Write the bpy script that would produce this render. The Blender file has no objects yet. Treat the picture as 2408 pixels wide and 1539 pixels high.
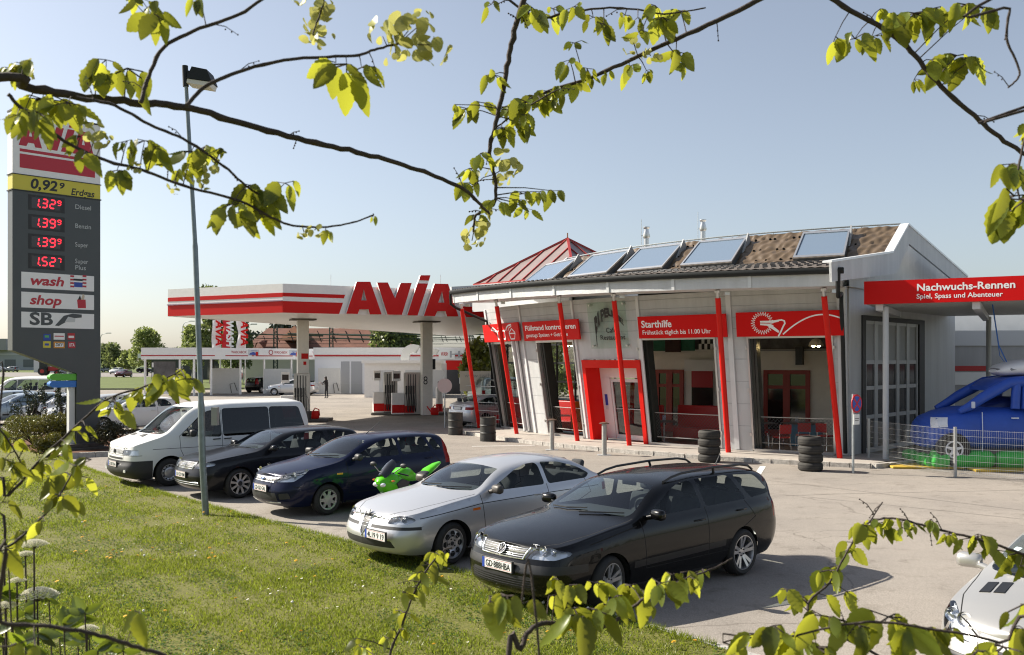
import bpy, bmesh, math, random
import numpy as np
from mathutils import Vector, Matrix, noise
from mathutils.bvhtree import BVHTree
R = math.radians
random.seed(7)
SC = bpy.context.scene
COL = SC.collection

# ---------------------------------------------------------------- camera
F, CX, HZ, CH = 2200.0, 1204.0, 848.0, 2.95      # focal length and horizon measured on a 2408 px wide copy of the photograph
cd = bpy.data.cameras.new('camera'); cam = bpy.data.objects.new('camera', cd); COL.objects.link(cam)
cam.location = (0, 0, CH); cam.rotation_euler = (R(90), 0, 0)
cd.sensor_width = 36.0; cd.lens = 36.0 * F / 2408.0
cd.shift_y = (HZ - 769.5) / 2408.0
cd.clip_start = 0.05; cd.clip_end = 5000
cd.dof.use_dof = True; cd.dof.focus_distance = 14.0; cd.dof.aperture_fstop = 11.0
SC.camera = cam

# ---------------------------------------------------------------- sky and sun
SUN_AZ, SUN_EL = -70.0, 37.0                     # azimuth clockwise from +Y
wd = bpy.data.worlds.new('World'); SC.world = wd; wd.use_nodes = True
nt = wd.node_tree; bg = nt.nodes['Background']
sky = nt.nodes.new('ShaderNodeTexSky'); sky.sky_type = 'NISHITA'; sky.sun_disc = False
sky.sun_elevation = R(SUN_EL); sky.sun_rotation = R(SUN_AZ)
sky.air_density = 1.0; sky.dust_density = 1.5; sky.ozone_density = 2.2; sky.altitude = 100
hs = nt.nodes.new('ShaderNodeHueSaturation'); hs.inputs['Saturation'].default_value = 0.62; nt.links.new(sky.outputs[0], hs.inputs['Color']); nt.links.new(hs.outputs[0], bg.inputs[0]); bg.inputs[1].default_value = 0.078
sl = bpy.data.lights.new('sun', 'SUN'); sl.energy = 5.0; sl.angle = R(0.5); sl.color = (1.0, 0.925, 0.80)
so = bpy.data.objects.new('sun', sl); COL.objects.link(so)
TO_SUN = Vector((math.sin(R(SUN_AZ)) * math.cos(R(SUN_EL)), math.cos(R(SUN_AZ)) * math.cos(R(SUN_EL)), math.sin(R(SUN_EL))))
so.rotation_euler = TO_SUN.to_track_quat('Z', 'Y').to_euler(); so.location = (-20, 20, 30)
SC.view_settings.view_transform = 'Standard'; SC.view_settings.look = 'None'
SC.view_settings.exposure = 0.95; SC.view_settings.gamma = 1.0
SC.render.engine = 'CYCLES'
SC.cycles.use_denoising = True; SC.cycles.filter_width = 1.15
SC.cycles.max_bounces = 8; SC.cycles.transparent_max_bounces = 16; SC.cycles.glossy_bounces = 4
SC.cycles.diffuse_bounces = 3; SC.cycles.transmission_bounces = 6; SC.cycles.caustics_reflective = False; SC.cycles.caustics_refractive = False
SC.cycles.sample_clamp_indirect = 6.0

# ---------------------------------------------------------------- helpers
def ray(u, v, Y):
    return Vector(((u - CX) / F * Y, Y, CH - (v - HZ) / F * Y))
def gp(u, v, z=0.0):
    Y = F * (CH - z) / (v - HZ)
    return ray(u, v, Y)
def new_obj(name, data, parent=None):
    o = bpy.data.objects.new(name, data); COL.objects.link(o)
    if parent is not None:
        o.parent = parent
    return o
def tag(o, label=None, cat=None, group=None, kind=None):
    for k, v in (('label', label), ('category', cat), ('group', group), ('kind', kind)):
        if v: o[k] = v
    return o
def thing(name, label, cat, loc=(0, 0, 0), rz=0.0, group=None):
    o = bpy.data.objects.new(name, None); COL.objects.link(o)
    o.location = loc; o.rotation_euler = (0, 0, rz); o.empty_display_size = 0.2
    return tag(o, label, cat, group)
def mat_of(o):
    return Matrix.Translation(Vector(o.location)) @ o.rotation_euler.to_matrix().to_4x4()
def copy_tree(o, parent=None):
    c = o.copy(); COL.objects.link(c)
    if parent is not None: c.parent = parent
    for ch in [x for x in KIDS.get(o.name, [])]:
        k = copy_tree(ch, c); KIDS.setdefault(c.name, []).append(k)
    return c
KIDS = {}

class MB:
    """collects polygons for one mesh"""
    def __init__(s): s.v = []; s.f = []; s.m = []
    def add(s, vs, fs, mi=0, M=None):
        b = len(s.v)
        s.v += [tuple(M @ Vector(p)) if M is not None else tuple(p) for p in vs]
        s.f += [tuple(b + i for i in f) for f in fs]; s.m += [mi] * len(fs); return s
    def box(s, lo, hi, mi=0, M=None):
        x0, y0, z0 = lo; x1, y1, z1 = hi
        return s.add([(x0, y0, z0), (x1, y0, z0), (x1, y1, z0), (x0, y1, z0), (x0, y0, z1), (x1, y0, z1), (x1, y1, z1), (x0, y1, z1)],
                     [(3, 2, 1, 0), (4, 5, 6, 7), (0, 1, 5, 4), (1, 2, 6, 5), (2, 3, 7, 6), (3, 0, 4, 7)], mi, M)
    def cbox(s, c, size, mi=0, M=None):
        return s.box([c[i] - size[i] / 2 for i in range(3)], [c[i] + size[i] / 2 for i in range(3)], mi, M)
    def bbox(s, lo, hi, b=0.01, mi=0, M=None):
        """box with chamfered edges"""
        x0, y0, z0 = lo; x1, y1, z1 = hi; b = min(b, (x1 - x0) / 2.01, (y1 - y0) / 2.01, (z1 - z0) / 2.01)
        bm = bmesh.new(); r = bmesh.ops.create_cube(bm, size=1.0)
        for q in bm.verts: q.co = Vector(((x0 + x1) / 2 + q.co.x * (x1 - x0), (y0 + y1) / 2 + q.co.y * (y1 - y0), (z0 + z1) / 2 + q.co.z * (z1 - z0)))
        bmesh.ops.bevel(bm, geom=bm.edges[:], offset=b, segments=2, affect='EDGES', profile=0.5)
        bm.verts.index_update()
        s.add([q.co[:] for q in bm.verts], [[w.index for w in f.verts] for f in bm.faces], mi, M); bm.free(); return s
    def hexa(s, p, mi=0):
        """eight points: bottom ring then top ring"""
        return s.add(p, [(3, 2, 1, 0), (4, 5, 6, 7), (0, 1, 5, 4), (1, 2, 6, 5), (2, 3, 7, 6), (3, 0, 4, 7)], mi)
    def prism(s, poly, d0, d1, mi=0, M=None, mside=None):
        """2-D polygon in local x,z extruded along local y from d0 to d1"""
        n = len(poly)
        vs = [(p[0], d0, p[1]) for p in poly] + [(p[0], d1, p[1]) for p in poly]
        s.add(vs, [tuple(range(n)), tuple(range(2 * n - 1, n - 1, -1))], mi, M)
        return s.add(vs, [(i, n + i, n + (i + 1) % n, (i + 1) % n) for i in range(n)], mi if mside is None else mside, M)
    def tube(s, pts, r, n=8, mi=0, M=None, cap=True):
        pts = [Vector(p) for p in pts]
        rr = r if hasattr(r, '__len__') else [r] * len(pts)
        vs = []; up = None
        for i, p in enumerate(pts):
            a = pts[max(i - 1, 0)]; b = pts[min(i + 1, len(pts) - 1)]
            t = (b - a)
            if t.length < 1e-9: t = Vector((0, 0, 1))
            t.normalize()
            if up is None:
                up = t.orthogonal().normalized()
            else:
                up = up - t * up.dot(t)
                up = up.normalized() if up.length > 1e-6 else t.orthogonal().normalized()
            w = t.cross(up)
            for k in range(n):
                an = 2 * math.pi * k / n
                vs.append(p + (up * math.cos(an) + w * math.sin(an)) * rr[i])
        fs = [(i * n + k, i * n + (k + 1) % n, (i + 1) * n + (k + 1) % n, (i + 1) * n + k) for i in range(len(pts) - 1) for k in range(n)]
        if cap: fs += [tuple(range(n - 1, -1, -1)), tuple(range((len(pts) - 1) * n, len(pts) * n))]
        return s.add(vs, fs, mi, M)
    def bar(s, a, b, w, h, up=(0, 0, 1), mi=0):
        a = Vector(a); b = Vector(b); t = (b - a).normalized(); u = Vector(up); sd = t.cross(u).normalized(); u = sd.cross(t)
        p = []
        for q in (a, b):
            p += [q - sd * w / 2 - u * h / 2, q + sd * w / 2 - u * h / 2, q + sd * w / 2 + u * h / 2, q - sd * w / 2 + u * h / 2]
        return s.hexa(p, mi)
    def lathe(s, prof, n=24, mi=0, M=None, axis='z', close=False):
        """profile of (radius, height)"""
        vs = []
        for r, h in prof:
            for k in range(n):
                a = 2 * math.pi * k / n
                c = (r * math.cos(a), r * math.sin(a))
                vs.append((c[0], c[1], h) if axis == 'z' else (c[0], h, c[1]))
        m = len(prof)
        fs = []
        for i in range(m - 1 if not close else m):
            for k in range(n):
                q = (i * n + k, i * n + (k + 1) % n, ((i + 1) % m) * n + (k + 1) % n, ((i + 1) % m) * n + k)
                fs.append(q if axis == 'z' else q[::-1])
        if not close:
            b0 = tuple(range(n - 1, -1, -1)); b1 = tuple(range((m - 1) * n, m * n))
            fs += [b0 if axis == 'z' else b0[::-1], b1 if axis == 'z' else b1[::-1]]
        return s.add(vs, fs, mi, M)
    def ball(s, c, r, nu=12, nv=8, mi=0, M=None):
        prof = [(max(1e-4, math.sin(math.pi * i / nv)) , -math.cos(math.pi * i / nv)) for i in range(nv + 1)]
        rx = r if hasattr(r, '__len__') else (r, r, r)
        T = Matrix.Translation(Vector(c)) @ Matrix.Diagonal((rx[0], rx[1], rx[2], 1))
        return s.lathe(prof, nu, mi, (M @ T) if M is not None else T)
    def grid(s, P, mi=0, M=None):
        """P[i][j] points"""
        n, m = len(P), len(P[0])
        return s.add([q for row in P for q in row], [(i * m + j, i * m + j + 1, (i + 1) * m + j + 1, (i + 1) * m + j) for i in range(n - 1) for j in range(m - 1)], mi, M)
    def disc(s, c, nrm, r, n=24, mi=0):
        c = Vector(c); nrm = Vector(nrm).normalized(); a = nrm.orthogonal().normalized(); b = nrm.cross(a)
        return s.add([c + a * r * math.cos(2 * math.pi * k / n) + b * r * math.sin(2 * math.pi * k / n) for k in range(n)], [tuple(range(n))], mi)
    def build(s, name, mats, parent=None, smooth=None, world=False, label=None, cat=None, group=None, kind=None):
        me = bpy.data.meshes.new(name); me.from_pydata(s.v, [], s.f)
        for m in (mats if isinstance(mats, (list, tuple)) else [mats]): me.materials.append(m)
        if any(s.m): me.polygons.foreach_set('material_index', s.m)
        me.update()
        if smooth is not None:
            me.shade_smooth()
            if smooth < 180: me.set_sharp_from_angle(angle=R(smooth))
        o = new_obj(name, me, parent)
        if parent is not None:
            KIDS.setdefault(parent.name, []).append(o)
            if world: o.matrix_parent_inverse = mat_of(parent).inverted()
        return tag(o, label, cat, group, kind)

def basis(o, x, z):
    """matrix with local x along x, local z along z, y = z cross x"""
    x = Vector(x).normalized(); z = Vector(z); z = (z - x * z.dot(x)).normalized(); y = z.cross(x)
    M = Matrix((x, y, z)).transposed().to_4x4(); M.translation = Vector(o); return M

TXT = {}
def text_geo(body, size=1.0, bold=0.0, shear=0.0, space=1.0, align='LEFT', res=3):
    key = (body, bold, shear, space, align)
    if key not in TXT:
        cu = bpy.data.curves.new('t', 'FONT'); cu.body = body; cu.size = 1.0; cu.offset = bold; cu.shear = shear
        cu.space_character = space; cu.align_x = align; cu.resolution_u = res; cu.fill_mode = 'FRONT'
        ob = bpy.data.objects.new('t', cu)
        me = bpy.data.meshes.new_from_object(ob)
        TXT[key] = ([v.co[:] for v in me.vertices], [tuple(p.vertices) for p in me.polygons])
        bpy.data.objects.remove(ob); bpy.data.curves.remove(cu); bpy.data.meshes.remove(me)
    vs, fs = TXT[key]
    return [(x * size, 0.0, y * size) for x, y, z in vs], fs
def text_width(body, **k):
    vs, fs = text_geo(body, 1.0, **k); xs = [p[0] for p in vs]; return max(xs) - min(xs)
def put_text(mb, body, M, size, mi=0, width=None, **k):
    """text in the local x,z plane facing local -y; squeezed to width when given"""
    vs, fs = text_geo(body, size, **k)
    if width:
        xs = [p[0] for p in vs]; q = width / (max(xs) - min(xs)); vs = [(p[0] * q, p[1], p[2]) for p in vs]
    mb.add(vs, fs, mi, M)
    return mb

# ---------------------------------------------------------------- materials
def mk(name, col, rough=0.5, metal=0.0, spec=0.5, coat=0.0, var=0.0, vscale=6.0, bump=0.0, bscale=40.0, emit=None, estr=0.0, trans=0.0, dark=None):
    m = bpy.data.materials.new(name); m.use_nodes = True; nt = m.node_tree; b = nt.nodes['Principled BSDF']
    c = (*col, 1.0)
    b.inputs['Base Color'].default_value = c; b.inputs['Roughness'].default_value = rough; b.inputs['Metallic'].default_value = metal
    b.inputs['Specular IOR Level'].default_value = spec; b.inputs['Coat Weight'].default_value = coat; b.inputs['Coat Roughness'].default_value = 0.03
    if emit: b.inputs['Emission Color'].default_value = (*emit, 1); b.inputs['Emission Strength'].default_value = estr
    if var or bump:
        tc = nt.nodes.new('ShaderNodeTexCoord')
    if var:
        n = nt.nodes.new('ShaderNodeTexNoise'); n.inputs['Scale'].default_value = vscale; n.inputs['Detail'].default_value = 6; n.inputs['Roughness'].default_value = 0.6
        nt.links.new(tc.outputs['Object'], n.inputs['Vector'])
        cr = nt.nodes.new('ShaderNodeValToRGB'); lo = dark or tuple(x * (1 - var) for x in col); hi = tuple(min(1, x * (1 + var * 0.6)) for x in col)
        cr.color_ramp.elements[0].color = (*lo, 1); cr.color_ramp.elements[1].color = (*hi, 1)
        cr.color_ramp.elements[0].position = 0.3; cr.color_ramp.elements[1].position = 0.72
        nt.links.new(n.outputs['Fac'], cr.inputs['Fac']); nt.links.new(cr.outputs['Color'], b.inputs['Base Color'])
    if bump:
        n2 = nt.nodes.new('ShaderNodeTexNoise'); n2.inputs['Scale'].default_value = bscale; n2.inputs['Detail'].default_value = 4
        nt.links.new(tc.outputs['Object'], n2.inputs['Vector'])
        bp = nt.nodes.new('ShaderNodeBump'); bp.inputs['Strength'].default_value = bump; bp.inputs['Distance'].default_value = 0.02
        nt.links.new(n2.outputs['Fac'], bp.inputs['Height']); nt.links.new(bp.outputs['Normal'], b.inputs['Normal'])
    return m
def glass(name, tint=(0.5, 0.55, 0.55), refl=1.0, base=0.04, rough=0.0):
    """sheet glass: see-through with a Fresnel reflection"""
    m = bpy.data.materials.new(name); m.use_nodes = True; nt = m.node_tree; nt.nodes.clear()
    o = nt.nodes.new('ShaderNodeOutputMaterial'); t = nt.nodes.new('ShaderNodeBsdfTransparent'); g = nt.nodes.new('ShaderNodeBsdfGlossy')
    t.inputs[0].default_value = (*tint, 1); g.inputs['Roughness'].default_value = rough; g.inputs[0].default_value = (0.95, 0.97, 1, 1)
    geo = nt.nodes.new('ShaderNodeNewGeometry'); vm = nt.nodes.new('ShaderNodeVectorMath'); vm.operation = 'DOT_PRODUCT'
    nt.links.new(geo.outputs['Normal'], vm.inputs[0]); nt.links.new(geo.outputs['Incoming'], vm.inputs[1])
    def math_(op, a, bb):
        n = nt.nodes.new('ShaderNodeMath'); n.operation = op
        for i, x in enumerate((a, bb)):
            if x is None: continue
            if isinstance(x, (int, float)): n.inputs[i].default_value = x
            else: nt.links.new(x, n.inputs[i])
        return n.outputs[0]
    d = math_('ABSOLUTE', vm.outputs['Value'], None)
    k = math_('POWER', math_('SUBTRACT', 1.0, d), 5.0)
    fr = math_('ADD', math_('MULTIPLY', k, (1 - base) * refl), base * 2 * refl)
    mx = nt.nodes.new('ShaderNodeMixShader'); nt.links.new(fr, mx.inputs[0]); nt.links.new(t.outputs[0], mx.inputs[1]); nt.links.new(g.outputs[0], mx.inputs[2])
    nt.links.new(mx.outputs[0], o.inputs[0]); return m
def ribbed(name, col, axis=2, scale=60.0, strength=0.5, rough=0.45, metal=0.0, var=0.13):
    """sheet with fine parallel ribs"""
    m = mk(name, col, rough, metal, var=var, vscale=1.5); nt = m.node_tree; b = nt.nodes['Principled BSDF']
    nz = next(n for n in nt.nodes if n.type == 'TEX_NOISE'); mp = nt.nodes.new('ShaderNodeMapping'); mp.inputs['Scale'].default_value = (2.2, 2.2, .22); nt.links.new(nz.inputs['Vector'].links[0].from_socket, mp.inputs[0]); nt.links.new(mp.outputs[0], nz.inputs['Vector'])
    tc = nt.nodes.new('ShaderNodeTexCoord'); w = nt.nodes.new('ShaderNodeTexWave'); w.wave_type = 'BANDS'; w.bands_direction = 'XYZ'[axis]
    w.inputs['Scale'].default_value = scale / 20.0; w.inputs['Distortion'].default_value = 0
    nt.links.new(tc.outputs['Object'], w.inputs['Vector'])
    bp = nt.nodes.new('ShaderNodeBump'); bp.inputs['Strength'].default_value = strength; bp.inputs['Distance'].default_value = 0.02
    nt.links.new(w.outputs['Fac'], bp.inputs['Height']); nt.links.new(bp.outputs['Normal'], b.inputs['Normal'])
    return m
def leaf_mat(name, col, tr, glossy=0.12, var=0.3, mixf=0.5):
    m = bpy.data.materials.new(name); m.use_nodes = True; nt = m.node_tree; nt.nodes.clear()
    o = nt.nodes.new('ShaderNodeOutputMaterial'); d = nt.nodes.new('ShaderNodeBsdfDiffuse'); t = nt.nodes.new('ShaderNodeBsdfTranslucent')
    g = nt.nodes.new('ShaderNodeBsdfGlossy'); g.inputs['Roughness'].default_value = 0.35; g.inputs[0].default_value = (1, 1, 0.95, 1)
    geo = nt.nodes.new('ShaderNodeNewGeometry')
    def ramp(c):
        cr = nt.nodes.new('ShaderNodeValToRGB'); cr.color_ramp.elements[0].color = (*[x * (1 - var) for x in c], 1); cr.color_ramp.elements[1].color = (*[min(1, x * (1 + var)) for x in c], 1)
        nt.links.new(geo.outputs['Random Per Island'], cr.inputs[0]); return cr.outputs[0]
    nt.links.new(ramp(col), d.inputs[0]); nt.links.new(ramp(tr), t.inputs[0])
    a = nt.nodes.new('ShaderNodeMixShader'); a.inputs[0].default_value = mixf
    nt.links.new(d.outputs[0], a.inputs[1]); nt.links.new(t.outputs[0], a.inputs[2])
    c = nt.nodes.new('ShaderNodeMixShader'); c.inputs[0].default_value = glossy
    nt.links.new(a.outputs[0], c.inputs[1]); nt.links.new(g.outputs[0], c.inputs[2]); nt.links.new(c.outputs[0], o.inputs[0])
    return m
M_WHITE = mk('white_paint', (0.78, 0.78, 0.76), 0.4, var=0.05, vscale=2)
M_RED = mk('red_paint', (0.60, 0.006, 0.004), 0.4, spec=.25)
M_REDD = mk('deep_red', (0.42, 0.015, 0.02), 0.4)
M_BLACK = mk('black_paint', (0.012, 0.012, 0.013), 0.4)
M_DARK = mk('dark_plastic', (0.025, 0.025, 0.027), 0.55)
M_RUBBER = mk('rubber', (0.022, 0.021, 0.020), 0.75, var=0.3, vscale=14)
M_STEEL = mk('galvanised_steel', (0.42, 0.45, 0.46), 0.45, 0.75, var=0.2, vscale=18)
M_CHROME = mk('chrome', (0.8, 0.8, 0.8), 0.12, 1.0)
M_ALU = mk('aluminium', (0.62, 0.62, 0.62), 0.35, 0.85)
M_GREY = mk('grey_paint', (0.33, 0.34, 0.35), 0.5)
M_LIGHTGREY = mk('light_grey_paint', (0.55, 0.56, 0.57), 0.45)
M_BLUE = mk('blue_plate', (0.02, 0.06, 0.35), 0.4)
# ================================================================ ground, lot, lawn
def sheet(name, poly, z, mat, kind='structure'):
    me = bpy.data.meshes.new(name); bm = bmesh.new()
    bm.faces.new([bm.verts.new((p[0], p[1], z)) for p in poly]); bm.normal_update()
    for f in bm.faces:
        if f.normal.z < 0: f.normal_flip()
    bmesh.ops.triangulate(bm, faces=bm.faces[:]); bm.to_mesh(me); bm.free(); me.materials.append(mat)
    o = new_obj(name, me); o['kind'] = kind; return o
def ground_mat(name, base, dark, light, fine=90.0, stains=True, bump=0.25, cracks=False):
    m = bpy.data.materials.new(name); m.use_nodes = True; nt = m.node_tree; b = nt.nodes['Principled BSDF']; L = nt.links.new
    b.inputs['Roughness'].default_value = 0.9; b.inputs['Specular IOR Level'].default_value = 0.25
    tc = nt.nodes.new('ShaderNodeTexCoord')
    def noise_(sc, det=5, ro=0.6, vec=None):
        n = nt.nodes.new('ShaderNodeTexNoise'); n.inputs['Scale'].default_value = sc; n.inputs['Detail'].default_value = det; n.inputs['Roughness'].default_value = ro
        L(vec or tc.outputs['Object'], n.inputs['Vector']); return n.outputs['Fac']
    def ramp(f, c0, c1, p0, p1):
        r = nt.nodes.new('ShaderNodeValToRGB'); r.color_ramp.elements[0].color = (*c0, 1); r.color_ramp.elements[1].color = (*c1, 1)
        r.color_ramp.elements[0].position = p0; r.color_ramp.elements[1].position = p1; L(f, r.inputs[0]); return r.outputs[0]
    def mix(a, bb, f, mode='MIX'):
        n = nt.nodes.new('ShaderNodeMix'); n.data_type = 'RGBA'; n.blend_type = mode
        if isinstance(f, float): n.inputs[0].default_value = f
        else: L(f, n.inputs[0])
        for i, x in ((6, a), (7, bb)):
            if isinstance(x, tuple): n.inputs[i].default_value = (*x, 1)
            else: L(x, n.inputs[i])
        return n.outputs[2]
    c = ramp(noise_(fine, 3, 0.7), dark, light, 0.3, 0.7)
    c = mix(c, base, 0.3)
    c = mix(c, ramp(noise_(0.35, 6), (0.72, 0.72, 0.73), (1.12, 1.11, 1.09), 0.3, 0.7), 0.75, 'MULTIPLY')
    if stains:
        c = mix(c, ramp(noise_(2.2, 7, 0.7), (0.5, 0.48, 0.45), (1, 1, 1), 0.30, 0.46), 0.6, 'MULTIPLY')
    if cracks:
        vo = nt.nodes.new('ShaderNodeTexVoronoi'); vo.feature = 'DISTANCE_TO_EDGE'; vo.inputs['Scale'].default_value = 0.16
        nv = nt.nodes.new('ShaderNodeTexNoise'); nv.inputs['Scale'].default_value = 0.8; nv.inputs['Detail'].default_value = 6; L(tc.outputs['Object'], nv.inputs['Vector'])
        va = nt.nodes.new('ShaderNodeVectorMath'); va.operation = 'ADD'; L(tc.outputs['Object'], va.inputs[0]); L(nv.outputs['Color'], va.inputs[1]); L(va.outputs[0], vo.inputs['Vector'])
        c = mix(c, ramp(vo.outputs['Distance'], (0.45, 0.43, 0.41), (1, 1, 1), 0.0006, 0.0022), 0.6, 'MULTIPLY')
    L(c, b.inputs['Base Color'])
    bp = nt.nodes.new('ShaderNodeBump'); bp.inputs['Strength'].default_value = bump; bp.inputs['Distance'].default_value = 0.01
    L(noise_(fine * 0.8, 3), bp.inputs['Height']); L(bp.outputs[0], b.inputs['Normal'])
    return m
M_ASPH = ground_mat('asphalt', (0.285, 0.255, 0.224), (0.135, 0.12, 0.105), (0.44, 0.40, 0.355), 70.0, cracks=True)
M_ROAD = ground_mat('road_asphalt', (0.25, 0.23, 0.215), (0.18, 0.165, 0.155), (0.32, 0.30, 0.28), 30.0)
M_PAVE = ground_mat('pavement_concrete', (0.40, 0.36, 0.32), (0.32, 0.29, 0.255), (0.48, 0.44, 0.40), 60.0)
M_FIELD = ground_mat('field_grass', (0.10, 0.13, 0.035), (0.07, 0.10, 0.02), (0.15, 0.18, 0.05), 3.0, stains=False)
M_LAWN = ground_mat('lawn_soil', (0.125, 0.13, 0.028), (0.06, 0.07, 0.014), (0.21, 0.195, 0.055), 26.0, stains=True, bump=0.8)
M_MULCH = ground_mat('bark_mulch', (0.11, 0.045, 0.022), (0.05, 0.02, 0.01), (0.20, 0.09, 0.045), 40.0, bump=1.0)
M_LINE = mk('line_paint', (0.72, 0.71, 0.68), 0.8, var=0.18, vscale=9)
M_KERB = mk('kerb_stone', (0.42, 0.40, 0.37), 0.85, var=0.35, vscale=7, bump=0.5, bscale=40)

sheet('ground', [(-3000, -300), (3000, -300), (3000, 4000), (-3000, 4000)], -0.012, M_FIELD)
sheet('asphalt_lot', [(-60, -12), (60, -12), (60, 96), (-30, 96), (-60, 93)], -0.004, M_ASPH)
sheet('road', [(-240, 172), (60, 176), (60, 205), (-240, 260)], -0.004, M_ROAD)
sheet('side_road', [(-66, 205), (-46, 203), (-84, 420), (-120, 420)], -0.008, M_ROAD)
LAWN = [(10.0, 0.6), (2.08, 9.57), (-0.42, 12.6), (-1.56, 13.9), (-4.82, 17.4), (-8.12, 21.07), (-10.9, 24.5), (-13.7, 28.3), (-15.6, 30.2), (-17.6, 32.6), (-18.6, 37.2), (-22.5, 39.6), (-34, 41.5), (-60, 44), (-60, -12), (10, -12)]
sheet('lawn', LAWN, 0.03, M_LAWN)
BED = [(-13.62, 28.36), (-8.9, 31.6), (-11.3, 35.6), (-15.4, 36.6), (-18.5, 37.1), (-17.5, 32.6), (-15.5, 30.2)]
sheet('mulch_bed', BED, 0.035, M_MULCH)
def strip(name, pts, w, z0, z1, mat, off=0.0, cell=1.0, gap=0.012, rnd=0.0, parent=None, kind='structure'):
    """kerb of butted stones along a polyline"""
    mb = MB()
    for a, b in zip(pts[:-1], pts[1:]):
        a = Vector((a[0], a[1], 0)); b = Vector((b[0], b[1], 0)); L = (b - a).length; d = (b - a) / L; n = Vector((-d.y, d.x, 0))
        k = max(1, int(round(L / cell)))
        for i in range(k):
            p = a + d * (L * i / k + gap / 2); q = a + d * (L * (i + 1) / k - gap / 2)
            j = random.uniform(-rnd, rnd); zz = z1 + random.uniform(-rnd, rnd) * 0.5
            c = [p + n * (off + j), q + n * (off + j), q + n * (off + w + j), p + n * (off + w + j)]
            mb.hexa([x + Vector((0, 0, z0)) for x in c] + [x + Vector((0, 0, zz)) for x in c])
    o = mb.build(name, mat, parent); 
    if kind: o['kind'] = kind
    return o
strip('lawn_kerb', [(10.0, 0.6), (2.08, 9.57), (-0.42, 12.6), (-1.56, 13.9), (-4.82, 17.4), (-8.12, 21.07), (-10.9, 24.5), (-13.7, 28.3)], 0.09, -0.05, 0.036, M_KERB, off=-0.09, cell=1.0)
strip('bed_kerb', [(-13.66, 28.3), (-8.85, 31.55), (-11.2, 35.7)], 0.10, -0.05, 0.15, M_KERB, off=-0.10)
strip('grass_kerb', [(-62, 95.5), (-30, 97.0), (-24, 108)], 0.25, -0.05, 0.12, mk('dark_kerb', (0.12, 0.11, 0.10), 0.9), off=-0.25, cell=4)
# painted lines
mb = MB()
for (u0, v0), (u1, v1), w in (((1110, 1049), (1258, 1046.6), 0.12), ((1781, 1116), (1794, 1096), 0.16)):
    a = gp(u0, v0); b = gp(u1, v1); d = (b - a).normalized(); n = Vector((-d.y, d.x, 0)) * w / 2
    mb.add([p + Vector((0, 0, 0.002)) for p in (a - n, b - n, b + n, a + n)], [(0, 1, 2, 3)])
o = mb.build('parking_markings', M_LINE); o['kind'] = 'structure'
mb = MB()
for pts in ([(1450, 1100), (1800, 1128), (2500, 1210)], [(1900, 1168), (2120, 1190), (2560, 1236)], [(820, 1040), (1010, 1062), (1290, 1078)], [(1380, 1180), (2000, 1160), (2480, 1150)]):
    for (u0, v0), (u1, v1) in zip(pts[:-1], pts[1:]):
        a = gp(u0, v0); b = gp(u1, v1); d = (b - a).normalized(); n = Vector((-d.y, d.x, 0)) * .008; mb.add([p + Vector((0, 0, 0.0)) for p in (a - n, b - n, b + n, a + n)], [(0, 1, 2, 3)])
o = mb.build('pavement_joints', mk('joint_tar', (.10, .09, .08), .9)); o['kind'] = 'structure'
# drain covers and tar patches
mb = MB()
for u, v, r in ((680, 1146, 0.22), (830, 1165, 0.2), (1330, 1085, 0.3), (1850, 1082, .22)):
    c = gp(u, v); c.z = 0.001; mb.disc(c, (0, 0, 1), r, 18)
o = mb.build('drain_covers', mk('cast_iron', (0.10, 0.085, 0.075), 0.8, var=0.4, vscale=20)); o['kind'] = 'structure'

# ================================================================ grass blades, flowers
def in_poly(x, y, poly):
    c = False; j = len(poly) - 1
    for i in range(len(poly)):
        xi, yi = poly[i]; xj, yj = poly[j]
        if (yi > y) != (yj > y) and x < (xj - xi) * (y - yi) / (yj - yi) + xi: c = not c
        j = i
    return c
def in_poly_np(x, y, poly):
    c = np.zeros(len(x), bool); j = len(poly) - 1
    for i in range(len(poly)):
        xi, yi = poly[i]; xj, yj = poly[j]
        with np.errstate(divide='ignore', invalid='ignore'):
            t = ((yi > y) != (yj > y)) & (x < (xj - xi) * (y - yi) / (yj - yi + 1e-12) + xi)
        c ^= t; j = i
    return c
def blades(n, ymin, ymax, hmul, rng):
    Y = rng.uniform(ymin, ymax, n); X = rng.uniform(-0.62, 0.25, n) * Y
    k = in_poly_np(X, Y, LAWN) & ~in_poly_np(X, Y, BED); X = X[k]; Y = Y[k]
    # clumpy density: keep by a smooth pattern
    q = np.sin(X * 2.1 + np.sin(Y * 1.7) * 1.5) + np.sin(Y * 2.9 + X * 1.1) + np.sin(X * 5.3 - Y * 4.1) * 0.7 + np.sin(X * 11 + Y * 9) * .6
    k = q + rng.uniform(-2.2, 2.2, len(q)) > -0.9; X = X[k]; Y = Y[k]; q = q[k]
    n = len(X)
    h = rng.uniform(0.016, 0.044, n) * hmul * (1 + 0.35 * np.clip(q, -1, 2) / 2); a = rng.uniform(0, 2 * np.pi, n); ln = rng.uniform(0.1, 1.1, n) * h; w = rng.uniform(0.0022, 0.006, n) * (1 + Y / 22)
    ca, sa = np.cos(a), np.sin(a); la = rng.uniform(0, 2 * np.pi, n)
    V = np.zeros((n, 3, 3))
    V[:, 0] = np.stack([X - ca * w, Y - sa * w, np.full(n, 0.028)], 1)
    V[:, 1] = np.stack([X + ca * w, Y + sa * w, np.full(n, 0.028)], 1)
    V[:, 2] = np.stack([X + np.cos(la) * ln, Y + np.sin(la) * ln, 0.028 + h], 1)
    return V.reshape(-1, 3)
rng = np.random.default_rng(3)
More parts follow.
